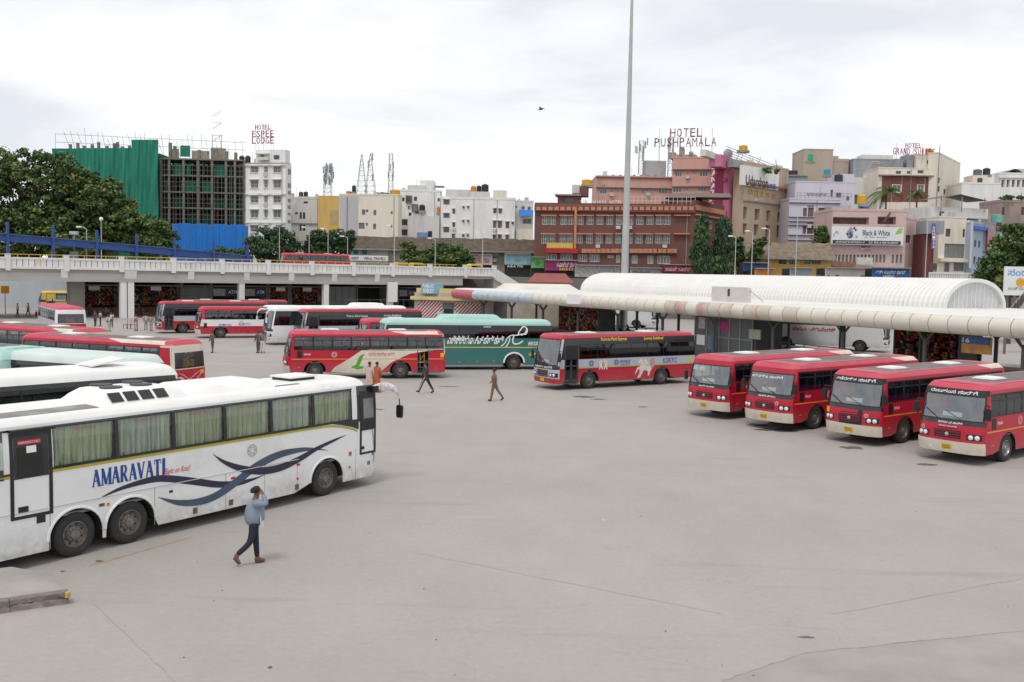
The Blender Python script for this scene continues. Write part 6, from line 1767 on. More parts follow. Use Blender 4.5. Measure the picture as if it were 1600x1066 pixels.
for k in range(len(zs)):
	for dz in (1.0, 1.9):
		zz = zs[k] - 3.4 + dz
		if zz > .3: sc_.tube((X0, -.55, zz), (X1, -.55, zz), .045, n=4)
a = X0 + .4
while a < X1:
	sc_.tube((a, -.5 + rr.uniform(-.1, .1), 0), (a + rr.uniform(-.1, .1), -.5, zs[0] - rr.uniform(.2, 2)), .04, n=4); a += rr.uniform(.45, 1.0)
sc_.build('scaffold', tube_m, t)
# poles above the roof
sc_ = MB(); a = .2
while a < X1 - .3:
	z = f.sz(*Z2(100, 120))[1] - (a / X1) * 1.2; zb = f.sz(*Z1(500, 235))[1] if a < X0 else zs[0]
	sc_.tube((a, 1 + rr.uniform(0, 4), zb), (a + rr.uniform(-.1, .1), 1, z + rr.uniform(-1.4, .6)), .035, n=4); a += rr.uniform(.7, 1.8)
for y0, y1 in ((128, 195), (185, 262)):
	p = f.sz(*Z1(375, y0 - 2)); q = f.sz(*Z2(742, y1 + 10 if y0 == 128 else y1)); sc_.tube((p[0], .9, p[1]), (q[0], .9, q[1]), .045, n=4)
sc_.build('scaffold_pole', tube_m, t)
for (x, y0) in ((465, 195), (517, 185), (562, 205), (617, 195), (663, 180), (722, 205), (772, 188), (795, 180), (828, 210), (878, 205)):
	a, z = f.sz(*Z1(x, y0)); z2 = f.sz(*Z1(x, 262))[1]; MB().box(a - .25, a + .25, 1.5, 2.0, z2, z).build('column_stub', cgrey, t)
for (x, y0, y1) in ((165, 205, 325), (200, 230, 325), (595, 270, 360), (663, 280, 370), (490, 250, 350), (385, 260, 345)):
	a, z = f.sz(*Z2(x, y0)); z2 = f.sz(*Z2(x, y1))[1]; MB().box(a - .28, a + .28, .6, 1.2, zs[0], z).build('column_stub', cgrey, t)
x_ = [(175, 240, 255, 320), (340, 470, 270, 325), (480, 595, 250, 345)]
for (a_, b_, c_, d_) in x_:
	a0, a1, z0, z1 = f.box(*Z2(a_, c_), *Z2(b_, d_), 3); MB().box(a0, a1, 3, 3.2, zs[0], z1).build('rooftop_wall', M('raw_block_wall', (.36, .31, .26), .9, .3, 1.5, dirt=.4), t)
a0, a1, z0, z1 = f.box(*Z2(250, 230), *Z2(325, 315), 2); MB().box(a0, a1, 2, 2.08, z0, z1).build('net_panel', net, t)
tw_ = f.sz(*Z2(515, 300))[0]; lt_ = MB()
for dx in (-.9, .9): lt_.tube((tw_ + dx, 1.5, zs[0]), (tw_ + dx, 1.5, f.sz(*Z2(515, 140))[1]), .06, n=4)
for k in range(8): z = zs[0] + k * 1.25; lt_.tube((tw_ - .9, 1.5, z), (tw_ + .9, 1.5, z + 1.25 * (k % 2)), .05, n=4)
lt_.build('hoist', tube_m, t)
# draped net
def drape(x0, x1, ytop, ybot, conv, yin, seed, mat=net):
	rr = random.Random(seed); P = []
	n = int((x1 - x0) / 7)
	for i in range(n + 1):
		x = x0 + (x1 - x0) * i / n; a, zt_ = f.sz(*conv(x, ytop)); zb_ = f.sz(*conv(x, ybot))[1]; row = []
		for j in range(9):
			q = j / 8; sway = .45 * math.sin(i * .35 + seed) * q + .14 * math.sin(i * 1.7 + j * .3); row.append(Vector((a + .1 * math.sin(i + j), yin - .5 + sway, zt_ + (zb_ - zt_) * q)))
		P.append(row)
	mb = MB(); mb.grid(P); smooth_angle(mb.build('debris_net', mat, t), 60)
drape(375, 570, 236, 700, Z1, -.6, 1); drape(570, 960, 234, 720, Z1, -.9, 2); drape(930, 1112, 178, 720, Z1, -1.2, 3)
MB().box(.2, X0, .3, 8, 0, f.sz(*Z1(500, 250))[1]).build('rear_wall', netd, t)
# blue hoarding
fb = Fac(270, 188, 388, 190, TZ); hb = fb.root('hoarding', 'bright blue corrugated sheet hoarding below the scaffold', 'fence'); bs = M('bright_blue_sheet', (.012, .19, .62), .45, .12, .5, stretch=(1, 1, .3), dirt=.25, dirtcol=(.04, .2, .45))
zt = fb.sz(330, 351)[1]
n = 13
for k in range(n):
	w = fb.len / n; x = k * w; m = MB(); P = []
	for i in range(13): P.append([Vector((x + .02 + (w - .04) * i / 12, -.06 if i % 4 in (1, 2) else 0, z)) for z in (.3, zt + (.15 if k % 3 else -.1))])
	m.grid(P); m.build('sheet', bs, hb)
for k in range(0, n + 1, 3): MB().box(k * fb.len / n - .08, k * fb.len / n + .08, .1, .25, 0, zt).build('post', slab_d, hb)
# ---- white lodge
f = Fac(383.5, 205, 446, 203, TZ)
b = Bd('building', 'white five storey lodge beside the scaffold frame', f, Z2, 365, 2.6, wht)
b.gridwin(Z2, [(782, 840), (885, 912), (955, 1012)], [(388, 435), (492, 553), (610, 665), (718, 778), (835, 885)], pane=pane_l, mull=1, hbar=1, sill=True, shade=wht)
b.finish(parapet=.0)
for y in (598, 815, 378): b.band(Z2, y - 5, y + 5, wht2, proud=.3)
b.block('upper_block', wht, Z2, 822, 262, 1045, 363, .3, 2.2); b.block('upper_ledge', wht2, Z2, 818, 286, 912, 296, -.6, 1.2); b.block('balcony', wht2, Z2, 838, 318, 912, 340, -.5, 1)
b.block('upper_window', pane_d, Z2, 958, 303, 998, 332, .2, .2); b.block('upper_window', pane_d, Z2, 858, 300, 880, 318, .2, .2)
MB().box(b.x0, b.x1, -.1, 2.5, b.top - .02, b.top + .12).build('roof_edge', M('terracotta_edge', (.36, .2, .17), .8), b.t)
for k, (y0, y1) in enumerate(((400, 445), (510, 545), (570, 595), (630, 655), (680, 705), (735, 755), (790, 815))):
	z1 = f.sz(*Z2(1035, y0))[1]; z0 = f.sz(*Z2(1035, y1))[1]; MB().box(b.x1, b.x1 + .05, 1.0, 2.2, z0, z1).build('side_window', pane_d, b.t)
red_l = M('red_sign_letter', (.33, .03, .07), .6, .15, 2); brn_l = M('brown_sign_letter', (.17, .055, .05), .6, .15, 2)
roofsign('hotel_sign', 'three-line red cut-out letter sign on the white lodge roof', f, Z2, [('HOTEL', 815, 72, 935, 108), ('ESPEE', 790, 117, 962, 165), ('LODGE', 790, 168, 962, 215)], 1, red_l, 3, 2.2)
tank('black water tank on the roof corner between scaffold frame and white lodge', Fac(370, 204, 392, 204, TZ), Z2, 690, 303, 732, 368, 2, tk_b); tank('second black water tank on the roof corner beside the white lodge', Fac(370, 204, 392, 204, TZ), Z2, 735, 303, 778, 368, 2, tk_b)
# ---- low grey building, yellow and cream building
f = Fac(446, 214, 500, 214, TZ); b = Bd('building', 'grey cream low building right of the white lodge', f, Z3, 430, 4, wht2)
b.win(Z3, [(110, 538, 132, 556), (165, 542, 190, 560), (203, 543, 222, 598), (230, 543, 250, 598), (203, 645, 222, 698), (230, 645, 250, 698), (238, 452, 272, 470)], frame=fr_b, mull=0); b.finish(parapet=.4)
b.band(Z3, 632, 642, slab_d); b.block('upper_block', tan, Z3, 190, 412, 350, 435, 1, 6)
tank('black water tank above the grey cream low building', f, Z3, 193, 370, 230, 408, 3, tk_b); tank('second black tank above the grey cream low building', f, Z3, 233, 368, 270, 408, 3, tk_b)
f = Fac(497, 206, 626, 204, TZ)
b = Bd('building', 'building with blank yellow panel and cream walls below the phone masts', f, Z3, 402, 3.5, cre, 535, 1030)
b.win(Z3, [(722, 520, 750, 565), (757, 520, 775, 544), (818, 525, 842, 568), (962, 535, 978, 558), (695, 630, 745, 682), (755, 632, 772, 655), (815, 638, 840, 685), (960, 648, 975, 670)], frame=fr_g, pane=pane_l, mull=1); b.finish(parapet=.3)
b.block('grey_panel', wallm('pale_grey_panel', (.50, .49, .48), .3), Z3, 537, 408, 690, 735, -.05, .04); b.block('drain_pipe', slab_d, Z3, 595, 410, 600, 735, -.2, .14)
b.block('yellow_panel', yel, Z3, 357, 405, 530, 700, -.1, 3); b.block('yellow_patch', M('bright_yellow_patch', (.66, .42, .04), .8, .1, .8), Z3, 455, 655, 527, 692, -.13, .02); b.block('tan_patch', M('tan_patch', (.45, .34, .17), .8, .1, .8), Z3, 455, 525, 525, 655, -.125, .02)
b.block('rooftop_wall', wallm('blue_rooftop_room', (.16, .33, .5), .3), Z3, 850, 378, 935, 402, 3, 3); b.block('rooftop_wall', wht2, Z3, 800, 410, 1030, 470, 6, 3)
tank('orange water tank below the phone masts', f, Z3, 583, 362, 630, 402, 2, tk_o); tank('black water tank below the phone masts', f, Z3, 635, 315, 668, 372, 2, tk_b); tank('yellow water tank on the cream building right end', f, Z3, 945, 350, 1030, 392, 2, tk_y)
zr_ = f.z0 + b.top
p = f.W(f.sz(*Z3(388, 400))[0], 4, 0); lattice('phone_mast', 'dense phone mast bristling with antennas above the yellow panel', (p.x, p.y, zr_), at(503, 258, 208).z - zr_, 1.6, 1.2, 7, 34, 5)
for x, y, nm in ((686, 55, 'slim lattice mast, left of the three thin masts'), (760, 50, 'lattice mast with antenna drum, middle of the three thin masts'), (932, 52, 'leaning lattice mast, right of the three thin masts')):
	p = f.W(f.sz(*Z3(x, 400))[0], 3, 0); px, py = Z3(x, y); lattice('roof_mast', nm, (p.x, p.y, zr_), at(px, py, 207).z - zr_, 2.2 if x < 800 else 1.0, .15 if x < 800 else .7, 8, 0 if x == 686 else 5, int(x))
# ---- white stepped buildings
f = Fac(620, 216, 702, 216, TZ); b = Bd('building', 'white stepped building with brown balconies, left of the big white block', f, Z4, 185, 4, wht, 20, 430)
b.win(Z4, [(45, 243, 75, 282), (168, 235, 198, 277), (28, 345, 50, 412), (112, 325, 125, 362), (116, 390, 145, 430), (25, 455, 105, 515), (400, 250, 430, 282), (20, 555, 105, 612), (180, 378, 232, 400)], frame=fr_b, mull=1); b.finish(parapet=.4)
b.block('balcony', fr_b, Z4, 87, 222, 145, 295, -.6, .6); b.block('balcony_opening', pane_d, Z4, 97, 235, 135, 280, -.62, .1); b.block('balcony', fr_b, Z4, 148, 308, 205, 382, -.6, .6); b.block('balcony_opening', pane_l, Z4, 160, 322, 200, 372, -.62, .1)
b.block('stair_tower', wht, Z4, 225, 75, 362, 190, 1, 6); b.block('upper_block', wht2, Z4, 108, 122, 280, 188, .5, 6); b.block('projecting_wall', wht2, Z4, 110, 425, 415, 640, -3, 3); b.block('awning', M('blue_sheet_roof', (.16, .26, .46), .6, .2, 1), Z4, 200, 585, 305, 632, -3.4, .4); b.block('doorway', blk, Z4, 305, 572, 345, 640, -3.1, .1)
b.block('water_tank_shelf', slab_d, Z4, 370, 128, 460, 136, 0, 3)
tank('dark grey water tank on the white stepped building ledge', f, Z4, 218, 310, 275, 370, -1.5, tk_b); tank('orange water tank on the white stepped building ledge', f, Z4, 388, 330, 428, 392, -1.5, tk_o)
f = Fac(690, 214, 832, 214, TZ); b = Bd('building', 'big plain white apartment block with few windows', f, Z4, 262, 10, wht, 435, 1165)
b.win(Z4, [(457, 265, 515, 312), (457, 400, 515, 442), (457, 535, 512, 585), (545, 358, 570, 402), (545, 490, 570, 535), (540, 602, 568, 650), (645, 333, 662, 350), (690, 330, 707, 352), (643, 467, 660, 487), (690, 467, 707, 487), (641, 605, 660, 630), (687, 605, 704, 630), (946, 352, 976, 398), (997, 355, 1028, 400), (942, 473, 972, 542), (990, 475, 1028, 542), (1066, 482, 1100, 545), (940, 610, 970, 655), (990, 610, 1026, 655), (1064, 612, 1096, 655), (1125, 485, 1145, 508)], frame=fr_b, pane=pane_l, mull=1, shade=wht2, shadew=.1); b.finish(parapet=.5)
b.block('upper_block', wht2, Z4, 480, 165, 720, 262, 3, 5); b.block('upper_block', wht2, Z4, 720, 185, 905, 262, 1.5, 5); b.block('upper_block', cre, Z4, 945, 172, 1075, 262, 3, 5); b.block('terrace_opening', M('shaded_terracotta', (.14, .09, .075), .9), Z4, 575, 235, 665, 268, 1.2, 1.0)
tank('orange water tank on the big white block', f, Z4, 722, 125, 778, 195, 2, tk_o); tank('black water tank beside the orange one on the big white block', f, Z4, 780, 122, 828, 186, 2.4, tk_b); tank('largest black water tank on the big white block', f, Z4, 828, 106, 900, 186, 2, tk_b)
f = Fac(800, 219, 840, 219, TZ); b = Bd('building', 'white block with blue tarpaulin next to the brown hotel', f, Z4, 285, 8, wht2, 1130, 1345); b.win(Z4, [(1222, 330, 1252, 362), (1282, 335, 1312, 365), (1160, 325, 1180, 345), (1235, 450, 1320, 500)], frame=fr_g); b.finish(parapet=.3)
a0, a1, z0, z1 = f.box(*Z4(1197, 360), *Z4(1338, 428), -1.6); MB().add([(a0, -.0, z1), (a1, 0, z1), (a1, -1.8, z0 + .3), (a0, -1.8, z0)], [(0, 1, 2, 3)]).build('tarpaulin', M('blue_tarpaulin', (.02, .16, .55), .6, .2, .8), b.t)
b.block('low_wall', cre, Z4, 1165, 550, 1335, 670, -3, 3)
# ---- old low terrace with mossy roof
def oldrow(label, pxl, pxr, Y, roof_py, wall_py, mat, wins, conv, wallmat):
	f = Fac(pxl, Y, pxr, Y, TZ); t = Bd('old_building', label, f, None, wall_py, 7, wallmat); t.win(conv, wins, frame=fr_b, mull=1); t.finish(parapet=0)
	zr = t._ztop(roof_py, f.len / 2); zw = t.top; P = []; rr = random.Random(int(pxl)); n = int(f.len / .8)
	for i in range(n + 1):
		x = -.4 + (f.len + .8) * i / n; P.append([Vector((x, y, z + rr.uniform(-.12, .12))) for y, z in ((-1.3, zw - .35), (-.9, zw - .05), (.8, zw + (zr - zw) * .45), (2.6, zr), (3.2, zr - .1), (7.4, zw))])
	mb = MB(); mb.grid(P); mb.build('roof', mat, t.t)
	MB().box(-.4, f.len + .4, -1.35, -1.25, zw - .6, zw - .33).build('eave_board', slab_d, t.t)
	return t
ob1 = oldrow('long old building with mossy roof below the white apartments', 543, 836, 180, 371, 388, moss, [(700, 745, 730, 800), (765, 745, 800, 800), (880, 770, 920, 810), (1110, 740, 1200, 840), (1215, 740, 1310, 840), (940, 765, 1000, 835)], Z4, oldw)
for (x0, y0, x1, y1, m) in ((652, 830, 688, 893, M('teal_shutter', (.03, .30, .25), .6)), (725, 838, 762, 893, MATS['teal_shutter'])): ob1.block('shutter', m, Z3, x0, y0, x1, y1, -.1, .08)
ob1.block('pale_wall', wht2, Z3, 610, 825, 940, 905, -.05, .04)
ob1.board('sign_board', white_p, Z3, 612, 903, 940, 948, 1.6, .15, (('VERAL TRAVELS', .38, .94, .18, .72, M('maroon_letter', (.18, .02, .05), .6)), ('ಟ್ರಾವೆಲ್ಸ್', .05, .25, .2, .8, MATS['maroon_letter'])))
ob1.board('shop_front', M('grey_blue_front', (.24, .28, .30), .7, .4, 2), Z3, 612, 950, 940, 985, 1.5, 1.4)
ob1.block('purple_front', M('purple_dark_front', (.06, .04, .10), .7, .3, 1), Z3, 515, 915, 605, 965, -1.5, 1.4)
ob2 = oldrow('old yellow walled building with mossy tiled roof behind the vault', 1165, 1298, 160, 378, 400, M('grassy_tile_roof', (.20, .155, .11), .95, .4, 1.2, dirt=.6, dirtcol=(.07, .07, .045), bump=.5), [(840, 905, 890, 950), (910, 905, 960, 950), (1010, 900, 1050, 950), (680, 900, 720, 950)], Z6, yel)
ob2.block('pillar', yel, Z6, 960, 880, 985, 975, -.3, .3); ob2.block('pillar', yel, Z6, 770, 890, 795, 975, -.3, .3); ob2.block('shutter', M('grey_green_shutter', (.16, .18, .17), .7, .2, 2), Z6, 1060, 900, 1120, 950, -.08, .06)
# ---- brown hotel
f = Fac(833.5, 170, 1083, 167, TZ); b = Bd('building', 'brown three storey hotel with orange trim and white windows', f, Z5, 620, 12, brn)
rw1 = [(110, 153), (157, 200), (228, 270), (275, 312), (335, 376), (397, 440), (460, 503), (523, 566), (585, 622), (660, 695), (715, 760), (780, 825), (840, 882), (888, 935)]
b.gridwin(Z5, rw1, [(645, 702)], mull=2, hbar=1, pane=pane_l); b.gridwin(Z5, [(x - 5, y - 5) for x, y in rw1], [(765, 822)], mull=2, hbar=1, pane=pane_l)
b.win(Z5, [(135, 888, 205, 925), (228, 888, 305, 925), (340, 892, 400, 938), (415, 892, 478, 940), (530, 898, 570, 915), (685, 897, 722, 950), (785, 900, 823, 952), (850, 900, 930, 953), (585, 895, 610, 945)], mull=3, pane=pane_l)
b.finish(parapet=.0)
b.band(Z5, 580, 620, brn, proud=.5, name='cornice')
MB().box(b.x0 - .03, b.x1 + .03, -.1, 11.5, b.top + .1, b.top + 1.4).build('roof_parapet', brn, b.t)
tile = None
for k in range(26):
	xa = b.x0 + .3 + k * (b.x1 - b.x0 - .3) / 26; zc0 = b._ztop(Z5(0, 611)[1], xa); zc1 = b._ztop(Z5(0, 588)[1], xa); MB().box(xa, xa + .72, -.58, -.5, zc0, zc1).build('cornice_tile', ora, b.t)
for y in (580,): b.band(Z5, y, y + 3, ora, proud=.56, name='trim_line')
for (x0, x1) in ((108, 205), (222, 312), (335, 442), (458, 570), (583, 698), (713, 825), (835, 935), (958, 1062)):
	b.band(Z5, 640, 647, ora, x0, x1, .6, 'sunshade'); b.band(Z5, 757, 765, ora, x0 - 5, x1 - 5, .6, 'sunshade')
for k in range(20):
	xa = f.sz(*Z5(365 + k * 30, 870))[0]; zc = b._ztop(Z5(0, 872)[1], xa); MB().box(xa, xa + 1.0, -.5, -.36, zc - .3, zc + .4).build('cornice_tile', ora, b.t)
b.band(Z5, 852, 888, brn, 340, 960, .35, 'lower_cornice'); b.block('drain_pipe', ora, Z5, 316, 610, 331, 860, -.65, .3)
b.board('sign_board', M('gold_sign', (.60, .40, .05), .6, .2, 2), Z5, 140, 818, 308, 852, .7, .2, (('ಹೋಟೆಲ್ ರಾಯಲ್', .1, .9, .2, .8, M('pale_gold_letter', (.7, .62, .3), .6)),)); b.board('awning_sign', M('red_sign_board', (.40, .02, .02), .6, .2, 2), Z5, 132, 852, 340, 884, .9, .4)
for (x0, y0, x1, y1) in ((190, 510, 355, 580),):
	b.block('rooftop_room', brn, Z5, 210, 515, 355, 590, 3, 4); b.block('rooftop_slab', slab_d, Z5, 192, 506, 358, 515, 2.6, 5); b.block('rooftop_room', brn, Z5, 350, 455, 405, 520, 4, 3); b.block('rooftop_room', wht2, Z5, 302, 446, 350, 500, 7, 3); b.block('rooftop_window', pane_d, Z5, 258, 535, 310, 570, 2.9, .1)
tank('yellow water tank on the brown hotel roof', f, Z5, 362, 408, 432, 445, 5, tk_y)
roofsign('roof_lettering', 'small white cut-out letters along the brown hotel parapet', f, Z5, [('SRI DHANYA HOTEL', 355, 545, 628, 575)], 1.0, white_p, 4, .6)
railing('thin white railing on the brown hotel roof right side', f.W(f.sz(*Z5(640, 570))[0], .4, 0), f.W(f.len, .4, 0), 1.2, 16, fr_w, f.z0 + b.top + 1.4)
b.block('attic_wall', brn, Z5, 930, 525, 1070, 590, 2, 4)
a0, a1, z0, z1 = f.box(*Z5(925, 492), *Z5(1090, 526), 1.5); MB().add([(a0 - .5, 1.0, z0), (a1 + 6, 1.0, z0), (a1 + 6, 3.6, z1), (a0 + .8, 3.6, z1), (a0 - .5, 6.4, z0), (a1 + 6, 6.4, z0)], [(0, 1, 2, 3), (3, 2, 5, 4), (0, 3, 4), (1, 5, 2)]).build('pitched_roof', M('brown_tin_roof', (.16, .115, .095), .8, .2, 1), b.t)
# right flank of the hotel
fr = Fac(1083, 167.2, 1128, 180, TZ); b2 = Bd('building', 'receding orange trimmed flank of the brown hotel beside the columnar trees', fr, Z6, 590, 6, brn)
b2.win(Z6, [(275, 645, 300, 700), (375, 660, 400, 715)], mull=1, pane=pane_l); b2.finish(parapet=1.2); b2.band(Z6, 575, 608, ora, proud=.3, name='trim_line'); b2.band(Z6, 632, 642, ora, proud=.5, name='sunshade')
b2.block('gable_room', brn, Z6, 322, 480, 372, 575, 1.0, 4)
# ---- pink hotel behind
f = Fac(928, 196, 1048, 196, TZ); b = Bd('building', 'salmon pink lodge wing above the brown hotel', f, Z5, 400, 10, pnk)
b.win(Z5, [(480, 473, 526, 507), (545, 474, 565, 496), (588, 474, 608, 496), (625, 473, 640, 505), (745, 470, 772, 505), (778, 470, 796, 492), (828, 467, 846, 490), (858, 465, 912, 505), (492, 447, 520, 462)], pane=pane_l, mull=2); b.finish(parapet=.3); b.band(Z5, 466, 471, fr_b, proud=.4); b.band(Z5, 398, 404, fr_b, proud=.3)
b.block('upper_block', pnk, Z5, 575, 398, 930, 410, 2, 6); b.block('rooftop_sheet', M('grey_sheet_wall', (.42, .43, .44), .6, .1, 1), Z5, 765, 292, 905, 392, 4, 3)
for k in range(7): b.block('rooftop_pot', slab_d, Z5, 560 + k * 45, 382, 575 + k * 45, 398, 1, .8)
f2 = Fac(1046, 194, 1112, 192, TZ); b = Bd('building', 'taller salmon pink lodge block under the two-line rooftop sign', f2, Z6, 245, 10, pnk)
b.win(Z6, [(147, 332, 195, 370), (222, 332, 240, 355), (268, 330, 287, 352), (312, 325, 367, 368), (135, 442, 190, 472), (220, 442, 238, 465), (300, 438, 358, 465)], pane=pane_l, mull=2); b.finish(parapet=.3); b.band(Z6, 318, 326, fr_b, proud=.4); b.band(Z6, 432, 438, fr_b, proud=.4)
for x0, x1, y0 in ((115, 150, 205), (175, 205, 170), (240, 265, 200), (150, 290, 220)): b.block('rooftop_wall', tan, Z6, x0, y0, x1, 246, 2, 3)
roofsign('hotel_sign', 'two-line brown cut-out letter sign on the pink lodge roof', f2, Z6, [('HOTEL', 113, 45, 335, 102), ('PUSHPAMALA', 8, 108, 430, 165)], 1, brn_l, 6, 3.2)
p = Fac(995, 197, 1005, 197, TZ); q = p.W(.5, 2, 0); lattice('phone_mast', 'phone mast with panel antennas left of the pink lodge sign', (q.x, q.y, at(1000, 272, 197).z), at(1000, 218, 197).z - at(1000, 272, 197).z, 1.0, .9, 6, 8, 11)
p = f2.W(f2.sz(*Z6(102, 300))[0], 4, 0); lattice('phone_mast', 'thin lattice mast against the left edge of the pink lodge block', (p.x, p.y, at(1044, 275, 196).z), at(1043, 212, 196).z - at(1044, 275, 196).z, .9, .8, 6, 5, 12)
# pink sign tower and crimson front
f3 = Fac(1109, 190, 1128, 188, TZ); b = Bd('building', 'bright pink sign tower of the lodge with vertical lettering', f3, Z6, 265, 6, ros); b.finish(parapet=.2)
vs_ = f3.root('vertical_sign', 'vertical white edged letters on the pink tower', 'sign')
for i, ch in enumerate('JANATHA'):
	px, py = Z6(412 - i * 2.2, 283 + i * 43); a0, a1, z0, z1 = f3.box(px - 4.2, py, px + 4.2, py + 8, -.3); m = MB(); put_text(m, ch, lambda a, b_: (a, -.35, b_), a0, a1, z0, z1, .04); m.build('letter', white_p, vs_)
	MB().box(a0 - .1, a1 + .1, -.30, -.22, z0 - .1, z1 + .1).build('letter_backing', M('rose_backing', (.40, .10, .20), .6), vs_)
px, py = Z6(400, 560); a0, a1, z0, z1 = f3.box(px - 3, py, px + 3, py + 6, -.3); m = MB(); put_text(m, 'L', lambda a, b_: (a, -.35, b_), a0, a1, z0, z1, .04); m.build('letter', white_p, vs_)
f4 = Fac(1124, 188, 1157, 200, TZ); b = Bd('building', 'crimson fronted lodge face with stacked balconies beside the pink tower', f4, Z6, 330, 1.5, mag)
b.win(Z6, [(450 + k * 32, y, 470 + k * 32, y + h_) for k in range(4) for y, h_ in ((338, 40), (440, 48), (540, 58), (655, 60))], frame=mag, pane=pane_d, mull=0, reveal=.6); b.finish(parapet=.2)
for y in (400, 500, 610): b.band(Z6, y, y + 22, M('light_crimson', (.42, .06, .12), .6, .3, 2), proud=.7, name='balcony')
a0, a1, z0, z1 = f4.box(*Z6(440, 270), *Z6(590, 340), -.5); MB().box(a0 - .2, a1, -.9, 1.4, z0 + .4, z0 + 2.6).build('pink_cornice', ros, b.t)
b.block('rooftop_room', wht2, Z6, 350, 208, 470, 250, .2, 1)
# ---- beige lodge with script sign
f = Fac(1157, 187, 1226, 199, TZ); b = Bd('building', 'beige lodge with tall recessed windows and dark script sign', f, Z6, 300, 2.2, bei)
b.win(Z6, [(603, 568, 628, 650), (678, 583, 712, 660), (757, 592, 785, 665), (830, 605, 858, 672), (600, 680, 626, 755), (673, 685, 705, 760), (750, 690, 782, 770), (826, 690, 856, 775)], frame=bei, pane=pane_l, mull=0, reveal=.6)
b.win(Z6, [(585, 448, 607, 480), (630, 453, 665, 488), (672, 460, 700, 505), (712, 465, 735, 505), (750, 475, 775, 510), (790, 485, 815, 520)], frame=yel, pane=M('ochre_screen', (.42, .33, .18), .8, .2, 2), mull=1); b.finish(parapet=.3)
b.band(Z6, 538, 548, slab_d, proud=.3); b.band(Z6, 425, 440, M('dull_red_ledge', (.30, .14, .12), .8), proud=.6, name='ledge'); b.block('sign_wall', wht, Z6, 590, 310, 840, 440, -.5, .4)
tx_ = MB(); a0, a1, z0, z1 = f.box(*Z6(620, 362), *Z6(768, 440), -.6); put_text(tx_, 'Udarshan', lambda a, b_: (a, -.62, b_), a0, a1, z0 + .1, z1 - .1, .01); tx_.build('sign_lettering', M('dark_brown_letter', (.06, .035, .025), .6), b.t)
tx_ = MB(); a0, a1, z0, z1 = f.box(*Z6(770, 415), *Z6(818, 448), -.6); put_text(tx_, 'LODGE', lambda a, b_: (a, -.62, b_), a0, a1, z0, z1, .03); tx_.build('sign_lettering', blue_p, b.t)
rr = random.Random(5); sc_ = MB()
a0, a1, z0, z1 = f.box(*Z6(500, 215), *Z6(840, 300), 1)
for k in range(16): x = a0 + (a1 - a0) * rr.random(); sc_.tube((x, .4 + 1.5 * rr.random(), z0), (x, 1, z0 + (z1 - z0) * rr.uniform(.3, 1)), .05, n=4)
for k in range(4): z = z0 + (z1 - z0) * (k + 1) / 5; sc_.tube((a0, 1.5, z + 1), (a1, 1.5, z - 1), .06, n=4)
sc_.build('roof_frame', fr_g, b.t); b.block('roof_shelter', gry, Z6, 540, 270, 750, 320, .6, 1.4)
tank('yellow water tank on the beige lodge roof frame', f, Z6, 613, 155, 644, 190, 2, tk_y)
ds = thing('satellite_dish', 'grey satellite dish on the roof beside the pink tower', 'dish', at(1138, 240, 192)); mb = MB(); mb.lathe([(.01, 0), (.5, .08), (.9, .3), (.92, .3)], 16, 'y'); mb.tube((0, 0, 0), (0, .6, -1.5), .05); mb.build('dish', M('dish_grey', (.3, .3, .31), .5), ds)
# ---- cool grey tower, lavender hotel, tan block, logo block
f = Fac(1216, 210, 1256, 210, TZ); b = Bd('building', 'cool grey building squeezed behind the lavender hotel', f, Z6, 365, 8, gry); b.win(Z6, [(878, 490, 905, 540), (878, 590, 900, 640), (845, 390, 865, 420)], pane=pane_d, mull=1); b.finish(parapet=.2); b.band(Z6, 430, 440, slab_d); b.band(Z6, 355, 365, slab_d)
b.block('rooftop_tanks', tk_b, Z6, 850, 325, 965, 365, 2, 2)
f = Fac(1229, 190, 1308, 190, TZ); b = Bd('building', 'lavender white hotel with long brown window bands', f, Z7, 455, 10, lav)
b.win(Z7, [(155, 512, 180, 570), (188, 508, 228, 572), (260, 510, 318, 570), (152, 635, 175, 692), (182, 635, 224, 692), (185, 495, 230, 503), (182, 612, 226, 622)], frame=fr_b, pane=M('brown_curtain', (.17, .12, .10), .8, .25, 3), mull=0); b.finish(parapet=.3)
for y in (475, 575, 605, 632, 700, 735): b.band(Z7, y, y + 5, M('dark_ledge_line', (.12, .11, .13), .8), proud=.3)
f2 = Fac(1245, 192, 1340, 192, TZ); b = Bd('building', 'set-back lavender upper storey with small dark lettering', f2, Z7, 335, 8, lav, 115, 530); b.win(Z7, [(345, 385, 362, 435), (385, 405, 420, 440), (455, 430, 475, 460)], frame=fr_g); b.finish(parapet=.2)
tx_ = MB(); a0, a1, z0, z1 = f2.box(*Z7(178, 405), *Z7(320, 425), -.1); put_text(tx_, 'ಹೋಟೆಲ್ ಬ್ಲೂ ಸ್ಟಾರ್', lambda a, b_: (a, -.08, b_), a0, a1, z0, z1, .01); tx_.build('sign_lettering', M('grey_letter', (.13, .12, .14), .6), b.t)
b.block('stair_room', lav, Z7, 380, 275, 510, 345, 2, 5); railing('thin balcony railing on the lavender hotel', f2.W(f2.sz(*Z7(100, 445))[0], -1.2, 0), f2.W(f2.sz(*Z7(475, 455))[0], -1.2, 0), 1.0, 14, fr_g, f2.z0 + f2.sz(*Z7(200, 447))[1])
tank('dark blue water tank on the lavender hotel roof', f2, Z7, 382, 272, 440, 330, 1, M('navy_tank', (.02, .035, .06), .5)); tank('cyan water tank on legs above the lavender hotel', f2, Z7, 305, 235, 352, 278, 2, tk_c)
f = Fac(1249, 215, 1294, 215, TZ); b = Bd('building', 'tan concrete tower with faded green emblem', f, Z7, 108, 9, tan); b.finish(parapet=.2)
